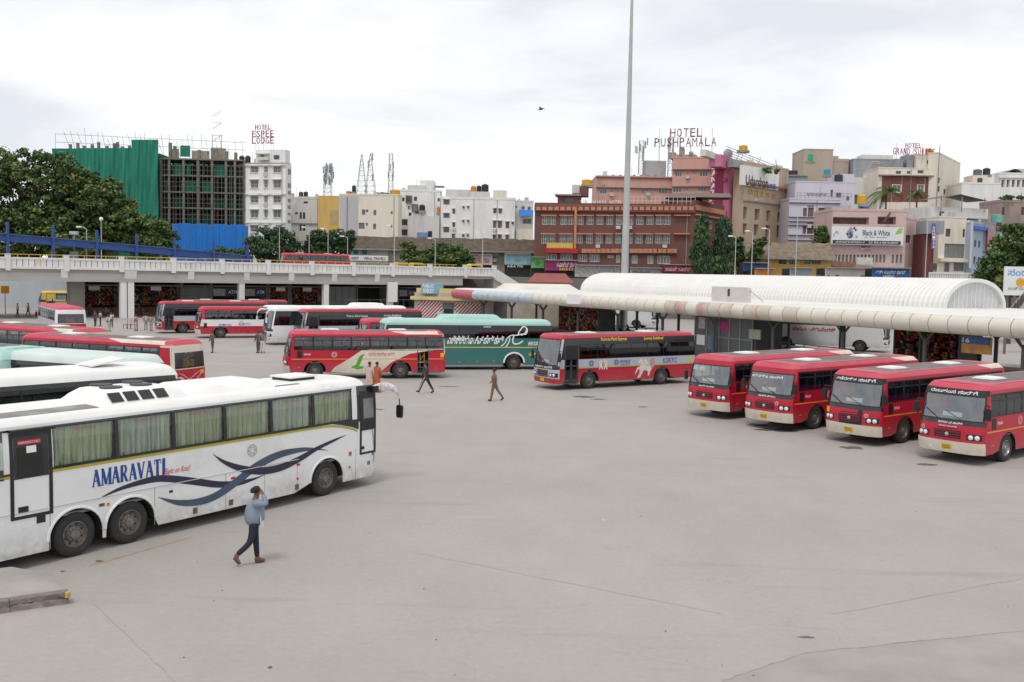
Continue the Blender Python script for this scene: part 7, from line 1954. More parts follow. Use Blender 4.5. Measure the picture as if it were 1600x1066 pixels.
f_ = f; em = M('green_emblem', (.05, .36, .20), .6, .15, 2); b.block('emblem', em, Z7, 190, 138, 226, 178, -.1, .06)
tx_ = MB(); a0, a1, z0, z1 = f.box(*Z7(168, 186), *Z7(242, 203), -.1); put_text(tx_, 'HOLIDAY', lambda a, b_: (a, -.08, b_), a0, a1, z0, z1, .02); tx_.build('sign_lettering', em, b.t)
f = Fac(1292, 216, 1330, 216, TZ); b = Bd('building', 'stepped tan concrete annex beside the emblem tower', f, Z7, 190, 8, tan, 325, 480); b.finish(parapet=.2); b.block('stepped_roof', tan, Z7, 328, 150, 400, 192, 1, 6); b.block('stepped_roof', tan, Z7, 400, 170, 478, 192, 1, 6)
f = Fac(1326, 214, 1412, 214, TZ); b = Bd('building', 'grey block with ring logo sign', f, Z7, 178, 9, gry); b.finish(parapet=.2); b.block('rooftop_room', wht2, Z7, 570, 143, 780, 180, 3, 4); b.block('lower_wall', wht2, Z7, 505, 300, 670, 420, -2, 2)
tx_ = MB(); a0, z0 = f.sz(*Z7(655, 233), -.1); n = 20
for r0, r1 in ((1.45, 1.25), (1.05, .9)): tx_.add([(a0 + q * math.cos(6.283 * k / n), -.08, z0 + q * math.sin(6.283 * k / n)) for q in (r0, r1) for k in range(n)], [(k, (k + 1) % n, n + (k + 1) % n, n + k) for k in range(n)])
x0, x1, z0_, z1_ = f.box(*Z7(515, 235), *Z7(612, 250), -.1); put_text(tx_, 'HOTEL', lambda a, b_: (a, -.08, b_), x0, x1, z0_, z1_, .0)
x0, x1, z0_, z1_ = f.box(*Z7(690, 205), *Z7(745, 228), -.1); put_text(tx_, 'ಓಕ್', lambda a, b_: (a, -.08, b_), x0, x1, z0_, z1_, .0); tx_.build('ring_logo', M('pale_logo_print', (.50, .50, .48), .6), b.t)
tank('orange water tank right of the ring logo', f, Z7, 690, 235, 745, 285, -3, tk_o)
# ---- grand hotel
f = Fac(1384, 205, 1470, 205, TZ); b = Bd('building', 'cream topped hotel with brown tile band and round cornered windows', f, Z7, 238, 10, cre, 690, 1070)
b.win(Z7, [(775, 352, 835, 402), (950, 350, 995, 400)], frame=fr_w, pane=pane_l, mull=1); b.win(Z7, [(798, 255, 835, 275), (875, 255, 900, 275), (950, 250, 990, 272)], frame=fr_g); b.finish(parapet=.2)
b.block('tile_band', wallm('brown_tile_band', (.20, .085, .07), .2), Z7, 700, 290, 770, 470, -.03, .02); b.block('tile_band', MATS['brown_tile_band'], Z7, 840, 290, 945, 470, -.03, .02); b.block('tile_band', MATS['brown_tile_band'], Z7, 1000, 290, 1055, 470, -.03, .02)
for x0, x1 in ((770, 840), (945, 1000)): b.block('tile_band', MATS['brown_tile_band'], Z7, x0, 290, x1, 347, -.03, .02); b.block('tile_band', MATS['brown_tile_band'], Z7, x0, 406, x1, 470, -.03, .02)
b.band(Z7, 283, 291, slab_d, proud=.6); b.block('upper_block', cre, Z7, 940, 140, 1075, 240, 1, 7); b.block('upper_block', gry, Z7, 790, 170, 850, 240, 2, 4); b.block('upper_block', gry, Z7, 875, 140, 920, 240, 2, 4); b.block('upper_window', pane_d, Z7, 1015, 180, 1050, 203, .9, .1)
roofsign('hotel_sign', 'two-line dark red serif letter sign on the cream topped hotel', f, Z7, [('HOTEL', 865, 62, 980, 92), ('GRAND SUITES', 778, 97, 1075, 140)], .5, red_l, 5, 1.8)
tank('orange water tank under the dark red serif sign', f, Z7, 1012, 95, 1065, 155, 2, tk_o)
fs = Fac(1458, 204, 1492, 222, TZ); b = Bd('building', 'cream receding flank wall of the hotel at right', fs, Z7, 170, 2, cre); b.win(Z7, [(1090, 300, 1105, 340), (1090, 360, 1105, 400), (1130, 380, 1145, 420)], frame=fr_b, mull=0); b.finish(parapet=.2)
MB().tube((fs.A.x - .5, fs.A.y - 1, at(1465, 340, 203).z), (fs.A.x - .3, fs.A.y - 1, at(1468, 228, 203).z), .12, .08).build('flue_pipe', fr_g)
o = bpy.data.objects['flue_pipe']; tag(o, 'thin grey flue pipe rising past the cream hotel flank', 'pipe')
# ---- pale pink building with billboard
f = Fac(1297, 163, 1412, 163, TZ); b = Bd('building', 'pale pink building carrying the wide restaurant billboard', f, Z7, 535, 10, pnk2)
b.win(Z7, [(358, 575, 612, 625), (672, 572, 800, 625)], frame=pnk2, pane=M('shaded_brown', (.13, .08, .07), .9, .3, 1), mull=0, reveal=1.0)
b.win(Z7, [(345 + k * 26, 835, 362 + k * 26, 890) for k in range(15)] + [(770 + k * 28, 835, 785 + k * 28, 895) for k in range(3)], frame=fr_g, pane=pane_l, mull=0); b.finish(parapet=.4)
fcv = Fac(1411, 163, 1446, 172, TZ); b3 = Bd('building', 'rounded pale pink corner wing with small barred windows', fcv, Z7, 600, 6, pnk2); b3.win(Z7, [(868, 700, 905, 755), (968, 690, 985, 730), (975, 840, 990, 880), (965, 590, 1000, 625)], frame=fr_g, mull=1); b3.finish(parapet=.3)
b3.board('red_sign', red_p, Z7, 925, 832, 962, 895, .4, .1, (('ಬಾರ್', .15, .85, .2, .8),))
bb = f.root('billboard', 'white restaurant billboard with black and white photo on the pale pink building', 'billboard')
a0, a1, z0, z1 = f.box(*Z7(352, 642), *Z7(850, 768), -.8)
MB().box(a0, a1, -.9, -.7, z0, z1).build('board', M('billboard_white', (.72, .74, .74), .5, .05, 1), bb)
u = lambda q: a0 + (a1 - a0) * q; v = lambda q: z0 + (z1 - z0) * q
MB().box(u(.015), u(.965), -.94, -.9, v(.04), v(.24)).build('lower_strip', M('dark_strip', (.03, .035, .045), .5), bb)
def tline(txt, x0, x1, y0, y1, mat, yy=-.95, bold=.01): m = MB(); put_text(m, txt, lambda a, b_: (a, yy, b_), u(x0), u(x1), v(y0), v(y1), bold); m.build('lettering', mat, bb)
tline('Black & White', .43, .81, .52, .82, M('black_letter', (.02, .02, .025), .5), -.92); tline('BAR · FAMILY · RESTAURANT', .46, .78, .40, .46, MATS['black_letter'], -.92)
tline('ಜಿ.ಪಿ.ಬಾರ್ & ರೆಸ್ಟೋರೆಂಟ್', .06, .46, .09, .20, white_p, -.96); tline('G.P. BAR & RESTAURANT', .52, .93, .09, .19, white_p, -.96)
rr = random.Random(9); m = MB()
for k in range(26): x, y = u(rr.gauss(.27, .035)), v(rr.uniform(.36, .92)); r_ = rr.uniform(.12, .32); m.add([(x + r_ * math.cos(t) * rr.uniform(.6, 1), -.915 - k * .0008, y + r_ * math.sin(t)) for t in [6.283 * q / 7 for q in range(7)]], [tuple(range(7))], k % 2)
m.build('photo_print', [M('photo_dark', (.06, .07, .10), .5, .5, 4), M('photo_mid', (.30, .32, .38), .5, .4, 4)], bb)
m = MB(); rows = [[(u(.02 + .07 * q), -.915, v(.35 + .3 * math.sin(q * 2.4) + w)) for w in (0, .09)] for q in [i / 8 for i in range(9)]]; m.grid(rows); m.build('orange_swirl', M('swirl_orange', (.62, .18, .10), .5), bb)
m = MB()
for k in range(4): m.add([(u(.88 + k * .022), -.915, v(.62 + k * .02)), (u(.90 + k * .022), -.915, v(.60 + k * .02)), (u(.96 + k * .01), -.915, v(.96)), (u(.93 + k * .01), -.915, v(.96))], [(0, 1, 2, 3)]); m.v = [(a, y - .001 * (i // 4), z) for i, (a, y, z) in enumerate(m.v)]
m.build('green_scribble', M('swirl_green', (.35, .52, .08), .5), bb)
b.board('sign_lettering_board', M('pale_pink_board', (.58, .42, .40), .7), Z7, 550, 770, 640, 810, .15, .05, (('MRP', .08, .85, .5, .95, M('magenta_letter', (.35, .02, .16), .6)), ('LODGE', .3, .8, .1, .35, MATS['grey_letter'])))
b.board('hanging_sign', M('pale_ad_board', (.55, .56, .48), .6, .35, 2), Z7, 525, 855, 640, 905, .9, .12); b.board('awning', M('rusty_awning', (.30, .14, .09), .8, .4, 2), Z7, 340, 885, 520, 920, 1.2, 1.0)
tank('yellow water tank on the pale pink building', f, Z7, 540, 412, 602, 480, 5, tk_y); tank('blue drum tank behind the pale pink parapet', f, Z7, 560, 492, 620, 526, 5, M('blue_drum', (.02, .14, .45), .5))
st_ = MB(); a0, z0 = f.sz(*Z7(700, 610)); a1, z1 = f.sz(*Z7(745, 545))
st_.bar((a0, -1, z0), (a1, -1, z1), .12, .3)
for k in range(5): st_.box(a0 + (a1 - a0) * k / 5, a0 + (a1 - a0) * k / 5 + .3, -1.3, -.7, z0 + (z1 - z0) * k / 5, z0 + (z1 - z0) * k / 5 + .06)
st_.build('iron_stair', fr_b, b.t)
# ---- narrow brown tower with vertical sign, cream corner building, blue narrow building
f = Fac(1445, 162, 1478, 162, TZ); b = Bd('building', 'narrow brown tower with grey box and vertical blue sign', f, Z8, 690, 6, wallm('dull_maroon_wall', (.16, .06, .055), .3), 228, 300); b.finish(parapet=0); b.block('grey_box', gry, Z8, 208, 600, 335, 690, -.8, 4); b.block('door_recess', M('recess_brown', (.10, .075, .065), .8), Z8, 232, 895, 285, 945, -.05, .04)
vb = b.board('vertical_sign', M('violet_blue_sign', (.14, .13, .33), .5, .1, 1), Z8, 250, 618, 274, 795, 1.1, .15)
px, py = Z8(262, 625)
for i, ch in enumerate('ADHITYA'):
	a0, a1, z0, z1 = f.box(*Z8(253, 640 + i * 22), *Z8(271, 657 + i * 22), -1.1); m = MB(); put_text(m, ch, lambda a, b_: (a, -1.12, b_), a0, a1, z0, z1, .02); m.build('letter', white_p, b.t)
f = Fac(1470, 170, 1516, 172, TZ); b = Bd('building', 'cream corner building with glazed lower storeys', f, Z8, 580, 9, cre, 330, 520)
b.win(Z8, [(345, 655, 378, 710), (463, 658, 480, 715), (490, 660, 505, 718)], frame=fr_b, mull=1); b.win(Z8, [(335, 760, 505, 860), (400, 892, 490, 950), (335, 892, 370, 955)], frame=fr_g, pane=M('grey_blind', (.20, .20, .185), .4, .3, 3), mull=3); b.finish(parapet=.2)
b.band(Z8, 862, 885, cre, proud=.8, name='balcony_edge'); b.block('upper_storey', wht2, Z8, 245, 510, 640, 580, 2, 7); b.block('upper_window', pane_d, Z8, 305, 535, 335, 570, 1.9, .1)
a0, a1, z0, z1 = f.box(*Z8(270, 418), *Z8(625, 490), 1.5); MB().add([(a0, 1, z0 + .8), (a0 + (a1 - a0) * .45, 1, z1), (a1, 1, z0 + .9), (a1, 6, z0 + .9), (a0 + (a1 - a0) * .45, 6, z1), (a0, 6, z0 + .8)], [(0, 1, 4, 5), (1, 2, 3, 4)]).build('pitched_tin_roof', M('dark_tin_roof', (.10, .105, .105), .7, .2, 1), b.t)
for q in (.1, .5, .95): MB().tube((a0 + (a1 - a0) * q, 1.2, z0 - 1.2), (a0 + (a1 - a0) * q, 1.2, z0 + 1.4), .1).build('roof_post', fr_g, b.t)
f = Fac(1517, 171, 1537, 176, TZ); b = Bd('building', 'narrow pale blue building with small windows', f, Z8, 625, 7, wallm('pale_blue_wall', (.38, .45, .56), .3)); b.win(Z8, [(543, 735, 557, 785), (572, 738, 585, 788), (538, 848, 552, 900), (568, 852, 580, 900)], frame=fr_b, mull=0); b.finish(parapet=.3); b.band(Z8, 640, 665, M('bright_blue_band', (.04, .16, .48), .6), proud=.5); b.block('drain_pipe', fr_w, Z8, 522, 600, 530, 930, -.3, .2)
f = Fac(1536, 175, 1552, 178, TZ); b = Bd('building', 'pinkish narrow building with hanging signs beside teal balconies', f, Z8, 620, 7, wallm('mauve_wall', (.40, .33, .36), .3)); b.finish(parapet=.2); b.board('sign', M('pink_sign', (.45, .18, .24), .6, .2, 2), Z8, 637, 655, 672, 805, .5, .1)
f = Fac(1550, 180, 1575, 180, TZ); b = Bd('building', 'building with turquoise rounded balconies', f, Z8, 560, 7, tan, 670, 760); b.finish(parapet=.2)
tq = M('turquoise_balcony', (.16, .48, .40), .6, .15, 2, dirt=.3)
for y in (560, 682): 
	a0, a1, z0, z1 = f.box(*Z8(678, y), *Z8(748, y + 52), -1); P = []
	for i in range(11): t_ = math.pi * i / 10; P.append([Vector(((a0 + a1) / 2 - (a1 - a0) / 2 * math.cos(t_), -1.4 * math.sin(t_), z)) for z in (z0, z1)])
	m = MB(); m.grid(P); m.build('balcony', tq, b.t); b.block('balcony_door', fr_b, Z8, 695, y + 52, 735, y + 110, -.1, .08)
f = Fac(1556, 186, 1640, 186, TZ); b = Bd('building', 'pinkish brown building at the right edge behind the tree', f, Z8, 475, 8, wallm('dusty_rose_wall', (.38, .29, .26), .4)); b.win(Z8, [(735, 505, 752, 560), (868, 505, 888, 560), (680, 515, 697, 550)], frame=fr_b, mull=0); b.finish(parapet=.5)
f = Fac(1553, 212, 1650, 212, TZ); b = Bd('building', 'white building with arched openings at the upper right edge', f, Z8, 278, 8, wht); b.win(Z8, [(695 + k * 36, 315, 718 + k * 36, 368) for k in range(7)], frame=fr_w, pane=pane_l, mull=0, reveal=.5); b.finish(parapet=.3); b.band(Z8, 298, 308, wht2)
a0, a1, z0, z1 = f.box(*Z8(770, 245), *Z8(1000, 285), 1); P = []
for i in range(25): q = i / 24; P.append([Vector((a0 + (a1 - a0) * q, y, z0 + (z1 - z0) * (.6 + .4 * math.sin(q * 9)))) for y in (0, 7)])
m = MB(); m.grid(P); m.build('wavy_roof', M('wavy_grey_roof', (.28, .28, .29), .6), b.t)
for k in range(2): tank(('black water tank on the arched building terrace', 'second black water tank on the arched building terrace')[k], Fac(1556, 185, 1640, 185, TZ), Z8, 740 + 40 * k, 432, 778 + 40 * k, 476, 1, tk_b)
f = Fac(1496, 206, 1556, 206, TZ); b = Bd('building', 'white blank upper wall with rooftop room and two tanks', f, Z8, 345, 8, wht); b.finish(parapet=.3); b.block('rooftop_room', cre, Z8, 530, 285, 635, 345, 1, 4); b.block('rooftop_window', pane_d, Z8, 565, 303, 600, 333, .95, .1); b.block('rooftop_room', wht, Z8, 605, 282, 680, 345, 2, 4)
tank('grey water tank on the white blank upper wall', f, Z8, 550, 238, 608, 282, 2, M('grey_tank', (.12, .125, .13), .5)); tank('black water tank on the white blank upper wall', f, Z8, 615, 230, 665, 280, 2, tk_b)
f = Fac(1480, 225, 1510, 225, TZ); b = Bd('building', 'small cream house between the grand hotel flank and the white wall', f, Z8, 350, 6, cre); b.finish(parapet=.2)

# ---- street level shop fronts and signs behind the vault
def front(label, pxl, pxr, pyt, pyb, Y, mat, texts=(), name='shop_front', wallm_=None, tm=white_p, cat='shop'):
	f = Fac(pxl, Y, pxr, Y, TZ); t = f.root(name, label, cat); a0, a1, z0, z1 = f.box(pxl, pyt, pxr, pyb, -.3)
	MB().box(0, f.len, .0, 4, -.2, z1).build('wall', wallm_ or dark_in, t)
	o = MB().box(0, f.len, -.35, -.2, max(z0, .2), z1 + .05).build('sign_board', mat, t)
	MB().box(0, f.len, -1.0, -.01, z1 + .06, z1 + .2).build('ledge', slab_d, t)
	for tx in texts:
		m = MB(); put_text(m, tx[0], lambda a, b_: (a, -.37, b_), f.len * tx[1], f.len * tx[2], z0 + (z1 - z0) * tx[3], z0 + (z1 - z0) * tx[4], .02); m.build('lettering', tx[5] if len(tx) > 5 else tm, o)
	return t
front('dark blue sign shop right of the street trees', 731 - 30, 734, 401, 413, 172, M('indigo_sign', (.05, .06, .16), .5, .2, 1), (('NATION', .3, .9, .2, .8),))
front('pale pink lettered shop sign below the mossy roof', 735, 769, 399, 414, 172, M('pale_pink_sign', (.52, .45, .45), .5, .2, 2), (('HOTEL', .1, .5, .2, .7, red_p), ('ಊಟ', .6, .9, .2, .7, red_p)))
front('sky blue picture sign shop left of the brown hotel', 790 - 2, 829, 398, 414, 172, M('sky_picture_sign', (.26, .42, .46), .5, .4, 1), (('A.B.A TVS', .1, .7, -.25, -.05),))
front('small green and yellow sign shop left of the brown hotel', 830, 850, 403, 419, 166, M('green_sign', (.10, .36, .10), .5, .6, 1.2))
front('magenta hotel sign shop under the brown hotel', 851, 902, 408, 423, 164, M('magenta_sign', (.28, .02, .12), .5, .2, 1), (('ಹೋಟೆಲ್ ರಾಮ', .35, .98, .35, .95), ('HOTEL', .45, .98, .02, .28, yel_p)))
front('grey postered wall under the brown hotel', 898, 968, 416, 438, 160, M('posters_grey', (.33, .32, .32), .7, .6, 3), name='postered_wall', cat='wall')
front('pale lettered wall right of the mast', 984, 1036, 420, 432, 160, M('pale_lettered_wall', (.42, .41, .42), .7, .3, 2), (('ಶ್ರೀ ಹೋಟೆಲ್', .05, .6, .2, .8, MATS['grey_letter']),), name='postered_wall', cat='wall')
front('bright red script sign shop under the columnar trees', 1037, 1082, 415, 426, 158, M('scarlet_sign', (.42, .02, .05), .5, .1, 1), (('ಉಡುಪಿ ಹೋಟೆಲ್', .05, .92, .2, .85),))
front('orange and red sign shop below blue tarpaulin', 1178, 1208, 421, 433, 150, M('orange_red_sign', (.55, .2, .03), .5, .5, 1.5))
front('blue tarpaulin stall under the beige lodge', 1160, 1200, 412, 424, 156, M('blue_stall_sheet', (.05, .12, .30), .7, .4, 1), name='stall')
front('plain grey container shop behind the vault', 1233, 1268, 420, 434, 148, M('grey_container', (.28, .31, .33), .6, .1, 1))
front('long pale sign shop below the rusty awning', 1288, 1350, 420, 432, 148, M('pale_cream_sign', (.52, .47, .44), .6, .15, 1))
front('bright blue lettered banner shop below the billboard', 1361, 1419, 420, 435, 147, M('royal_blue_sign', (.02, .10, .34), .5, .3, 1.5), (('ಶ್ರೀ ಹೋಟೆಲ್ ಸಾಗರ್', .1, .9, .45, .85), ('ಲಾಡ್ಜ್', .3, .6, .08, .38)))
f = Fac(1452, 146, 1525, 146, TZ); t = f.root('balustrade', 'white baluster wall behind the right end of the vault', 'wall'); a0, a1, z0, z1 = f.box(1452, 426, 1525, 440); MB().box(0, f.len, 0, .3, z1 - .25, z1).box(0, f.len, 0, .3, -.5, z0 + .2).build('rail', conc_w, t)
for k in range(26): MB().box(f.len * k / 26, f.len * k / 26 + .17, .05, .25, z0 + .2, z1 - .25).build('baluster', conc_w, t)
# billboard far right
f = Fac(1568, 92, 1640, 92, 0); bb2 = f.root('billboard', 'white billboard with blue writing at the right edge', 'billboard'); a0, a1, z0, z1 = f.box(1569, 417, 1640, 462)
MB().box(a0, a1, 0, .15, z0, z1).build('board', MATS['billboard_white'], bb2)
m = MB(); put_text(m, 'ಸಂಡೂರು', lambda a, b_: (a, -.02, b_), a0 + .3, a0 + 4.0, z1 - .85, z1 - .2, .01); m.build('lettering', M('sky_blue_letter', (.12, .32, .6), .5), bb2)
m = MB(); cx, cz = a0 + 1.5, z0 + 1.2; m.lathe([(.001, 0), (.42, 0)], 12, 'y', (cx, -.02, cz)); m.build('flower_print', M('marigold_print', (.7, .34, .04), .5), bb2)
m = MB(); put_text(m, 'ಉತ್ಸವ 2024', lambda a, b_: (a, -.03, b_), a0 + .4, a0 + 3.0, z0 + .5, z0 + .8, .0); m.build('lettering', M('green_letter', (.1, .3, .12), .5), bb2)
for x in (a0 + .5, a1 - .5): MB().tube((x, .3, 0), (x, .3, z1), .12).build('post', steel, bb2)
# sloping stair cover at the right edge
f = Fac(1566, 80, 1660, 70, 0); t = f.root('stair_cover', 'brown panelled sloping stair cover at the right edge', 'stair'); a0, z0 = f.sz(1572, 489); a1, z1 = f.sz(1600, 455)
k = (z1 - z0) / (a1 - a0)
MB().add([(a0, 0, z0 - 2), (a1 + 4, 0, z0 - 2), (a1 + 4, 0, z1 + 4 * k), (a0, 0, z0), (a0, 3, z0 - 2), (a1 + 4, 3, z0 - 2), (a1 + 4, 3, z1 + 4 * k), (a0, 3, z0)], [(0, 1, 2, 3), (7, 6, 5, 4), (3, 2, 6, 7), (0, 3, 7, 4)]).build('wall', conc_w, t)
for i in range(8): x = a0 + .3 + i * .55; MB().add([(x, -.05, z0 + (x - a0) * k - .9), (x + .45, -.05, z0 + (x + .45 - a0) * k - .9), (x + .45, -.05, z0 + (x + .45 - a0) * k - .15), (x, -.05, z0 + (x - a0) * k - .15)], [(0, 1, 2, 3)]).build('panel', M('brown_panel', (.13, .085, .07), .7), t)
# ================================================================ trees
def leafmat(name, col, var=.3):
	m = M(name, col, .65, var, .9, spec=.25)
	b = m.node_tree.nodes['Principled BSDF']
	b.inputs['Subsurface Weight'].default_value = 0.0
	return m
LV = [leafmat('leaf_dark', (0.045, 0.085, 0.027)), leafmat('leaf_mid', (0.083, 0.144, 0.040)), leafmat('leaf_light', (0.138, 0.204, 0.055)), leafmat('leaf_olive', (0.167, 0.172, 0.063))]
LD = [leafmat('leaf_deep_dark', (0.034, 0.068, 0.034)), leafmat('leaf_deep_mid', (0.054, 0.102, 0.044)), leafmat('leaf_deep_light', (0.083, 0.135, 0.054)), leafmat('leaf_deep_olive', (0.098, 0.128, 0.048))]
bark = M('tree_bark', (.085, .065, .05), .95, .3, 3, bump=.5)
def leaf_mesh(name, clumps, per, size, mats, rng, droop=0.0, flat=.55, aspect=.6):
	"""clumps: array of (x,y,z,r,tone)"""
	C = np.repeat(np.arange(len(clumps)), per); n = len(C); cl = np.array(clumps)
	d = rng.normal(size=(n, 3)); d /= np.linalg.norm(d, axis=1)[:, None]
	rad = cl[C, 3] * rng.random(n) ** .45
	p = cl[C, :3] + d * rad[:, None] * np.array([1, 1, flat])
	if droop: p[:, 2] -= rng.random(n) * droop
	nrm = d * .7 + rng.normal(size=(n, 3)) * .6 + np.array([0, 0, .55]); nrm /= np.linalg.norm(nrm, axis=1)[:, None]
	a = np.cross(nrm, rng.normal(size=(n, 3))); a /= np.linalg.norm(a, axis=1)[:, None]; b = np.cross(nrm, a)
	s = size * rng.uniform(.6, 1.35, n)
	a *= s[:, None]; b *= (s * aspect)[:, None]
	if droop: a = a * .4 + np.array([0, 0, -1]) * s[:, None] * .8
	V = np.empty((n, 4, 3)); V[:, 0] = p - a; V[:, 1] = p + b + nrm * (s * .12)[:, None]; V[:, 2] = p + a; V[:, 3] = p - b + nrm * (s * .12)[:, None]
	me = bpy.data.meshes.new(name); me.vertices.add(n * 4); me.vertices.foreach_set('co', V.reshape(-1)); me.loops.add(n * 4); me.loops.foreach_set('vertex_index', np.arange(n * 4)); me.polygons.add(n)
	me.polygons.foreach_set('loop_start', np.arange(0, n * 4, 4)); me.polygons.foreach_set('loop_total', np.full(n, 4))
	for m in mats: me.materials.append(m)
	tone = np.clip(cl[C, 4] + rng.normal(0, .45, n), 0, 3.49).astype(int); me.polygons.foreach_set('material_index', tone)
	me.update(); me.validate(); return me
def tree(name, label, base, lobes, leaves, size, seed, mats=LV, trunk_r=.35, group=None, clump_r=(.6, 1.2), dens=40, cat='tree', droop=0.0, dead=0, flat=.55):
	"""lobes: (dx, dy, z, rx, rz) relative to base"""
	rng = np.random.default_rng(seed); t = thing(name, label, cat, base, 0, group); cl = []; tr = MB(); rr = random.Random(seed)
	tot = sum(l[3] * l[3] * l[4] for l in lobes) ** .5
	nclump = max(8, leaves // dens); wts = np.array([l[3] * l[4] for l in lobes]); wts = wts / wts.sum()
	zmin = min(l[2] - l[4] for l in lobes); zmax = max(l[2] + l[4] for l in lobes)
	for k, l in enumerate(lobes):
		m = max(3, int(nclump * wts[k]))
		for _ in range(m):
			d = rng.normal(size=3); d /= np.linalg.norm(d); q = rng.random() ** .28
			x, y, z = l[0] + d[0] * l[3] * q, l[1] + d[1] * l[3] * q, l[2] + d[2] * l[4] * q
			up = (z - zmin) / max(.1, zmax - zmin)
			cl.append((x, y, z, rng.uniform(*clump_r), rng.normal(1.35, .95)))
		# limb to each lobe
		top = Vector((l[0], l[1], l[2])); fork = Vector((top.x * .25, top.y * .25, max(1.2, zmin * .8 + .3)))
		mid = fork.lerp(top, .5) + Vector((rr.uniform(-.4, .4), rr.uniform(-.4, .4), .3))
		tr.tube(fork, mid, trunk_r * .5, trunk_r * .32, 6); tr.tube(mid, top, trunk_r * .32, trunk_r * .12, 6)
		for _ in range(5):
			e = top + Vector((rr.uniform(-1, 1) * l[3], rr.uniform(-1, 1) * l[3], rr.uniform(-.4, .9) * l[4])); tr.tube(mid.lerp(top, .6), e, trunk_r * .14, trunk_r * .04, 5)
	zt = max(1.3, zmin * .8 + .4)
	tr.tube((0, 0, -.3), (rr.uniform(-.1, .1), 0, zt * .5), trunk_r * 1.15, trunk_r * .85, 8); tr.tube((rr.uniform(-.1, .1), 0, zt * .5), (0, 0, zt), trunk_r * .85, trunk_r * .6, 8)
	tr.build('trunk', bark, t)
	link('crown', leaf_mesh('crown', cl, dens, size, mats, rng, droop, flat), t)
	return t
def lob(Y, base, pts):
	"""lobes from picture ellipses (px, py, rpx, rpy) at depth Y, relative to base"""
	o = []
	for i, (px, py, rx, ry) in enumerate(pts):
		p = at(px, py, Y); s_ = Y / F; o.append((p.x - base.x, (-1) ** i * .9 * rx * s_ * .4, p.z - base.z, rx * s_, ry * s_))
	return o
def ptree(name, label, px, Y, zb, pts, leaves, size, seed, **kw):
	b = at(px, 420, Y); b.z = zb
	return tree(name, label, b, lob(Y, b, pts), leaves, size, seed, **kw)
G1 = 'broad trees behind the walkway canopy'
ptree('rain_tree', 'broad dark tree filling the left edge behind the blue canopy', 40, 158, TZ, [(20, 290, 45, 32), (60, 262, 46, 22), (-20, 280, 40, 30), (92, 300, 34, 30), (25, 340, 50, 30), (70, 345, 45, 30), (-20, 350, 45, 35), (70, 248, 18, 10), (100, 330, 35, 28), (10, 262, 25, 16), (-15, 385, 40, 26), (45, 385, 45, 24), (92, 385, 35, 24), (45, 238, 8, 5), (98, 246, 10, 6), (8, 240, 12, 6), (120, 262, 10, 6)], 30000, .30, 1, mats=LV, trunk_r=.5, clump_r=(.6, 1.3))
ptree('rain_tree', 'broad light topped tree reaching in front of the green netting', 150, 156, TZ, [(140, 300, 38, 26), (170, 320, 36, 30), (115, 280, 28, 20), (190, 345, 32, 28), (145, 350, 42, 32), (110, 355, 30, 28), (185, 375, 34, 22), (108, 262, 18, 12), (160, 292, 22, 14), (140, 385, 46, 22), (100, 390, 30, 20), (130, 270, 9, 5), (178, 288, 10, 6), (203, 318, 10, 7)], 26000, .30, 2, mats=LV, trunk_r=.5, clump_r=(.6, 1.25))
ptree('rain_tree', 'lower dusty tree at the right end of the left tree mass', 238, 154, TZ, [(225, 358, 28, 22), (248, 362, 20, 20), (212, 380, 26, 20), (245, 385, 22, 16), (262, 378, 12, 16), (205, 345, 20, 14)], 12000, .28, 3, mats=LV, trunk_r=.35, clump_r=(.6, 1.2))
ptree('street_tree', 'bare twigged dark tree before the white lodge', 425, 172, TZ, [(418, 370, 26, 14), (440, 368, 20, 14), (405, 388, 22, 16), (430, 392, 28, 16), (452, 384, 18, 14), (395, 380, 12, 10), (425, 404, 30, 10)], 9000, .24, 4, mats=LD, trunk_r=.3, clump_r=(.5, 1.1))
ptree('street_tree', 'dense dark round tree left of the travel sign', 505, 170, TZ, [(500, 372, 22, 12), (525, 372, 20, 12), (490, 390, 18, 18), (515, 393, 26, 16), (538, 385, 14, 14), (545, 368, 12, 8), (508, 408, 30, 8)], 11000, .24, 5, mats=LD, trunk_r=.3, clump_r=(.5, 1.0))
ptree('street_tree', 'light green bushy tree below the mossy roof', 690, 168, TZ, [(690, 392, 22, 12), (715, 396, 18, 12), (672, 402, 20, 12), (705, 408, 24, 10), (640, 398, 14, 10), (655, 408, 18, 8), (635, 385, 10, 7), (730, 408, 10, 8)], 11000, .22, 6, mats=LV, trunk_r=.2, clump_r=(.5, 1.0))
ptree('creeper', 'low green creeper on the site fence foot', 350, 183, TZ, [(350, 395, 25, 8), (330, 398, 18, 6), (375, 397, 16, 7)], 3500, .22, 7, mats=LV, trunk_r=.12, clump_r=(.4, .8), cat='shrub')
# drooping columnar trees
ptree('mast_tree', 'tall drooping columnar tree, left of the pair by the brown hotel', 1097, 150, TZ, [(1098, 350, 8, 14), (1096, 370, 11, 16), (1096, 392, 14, 18), (1096, 415, 15, 18), (1094, 432, 14, 12)], 12000, .26, 8, mats=LD, trunk_r=.18, clump_r=(.4, .8), droop=.8, flat=1.0)
ptree('mast_tree', 'tall drooping columnar tree, right of the pair by the brown hotel', 1128, 151, TZ, [(1133, 352, 10, 14), (1130, 372, 13, 16), (1128, 395, 16, 18), (1126, 418, 18, 18), (1125, 434, 16, 12)], 13000, .26, 9, mats=LD, trunk_r=.18, clump_r=(.4, .8), droop=.8, flat=1.0)
ptree('street_tree', 'small pale tree beside the columnar pair', 1186, 158, TZ, [(1184, 385, 10, 12), (1192, 378, 8, 10), (1180, 400, 10, 12)], 2500, .2, 10, mats=LV, trunk_r=.12, clump_r=(.3, .7))
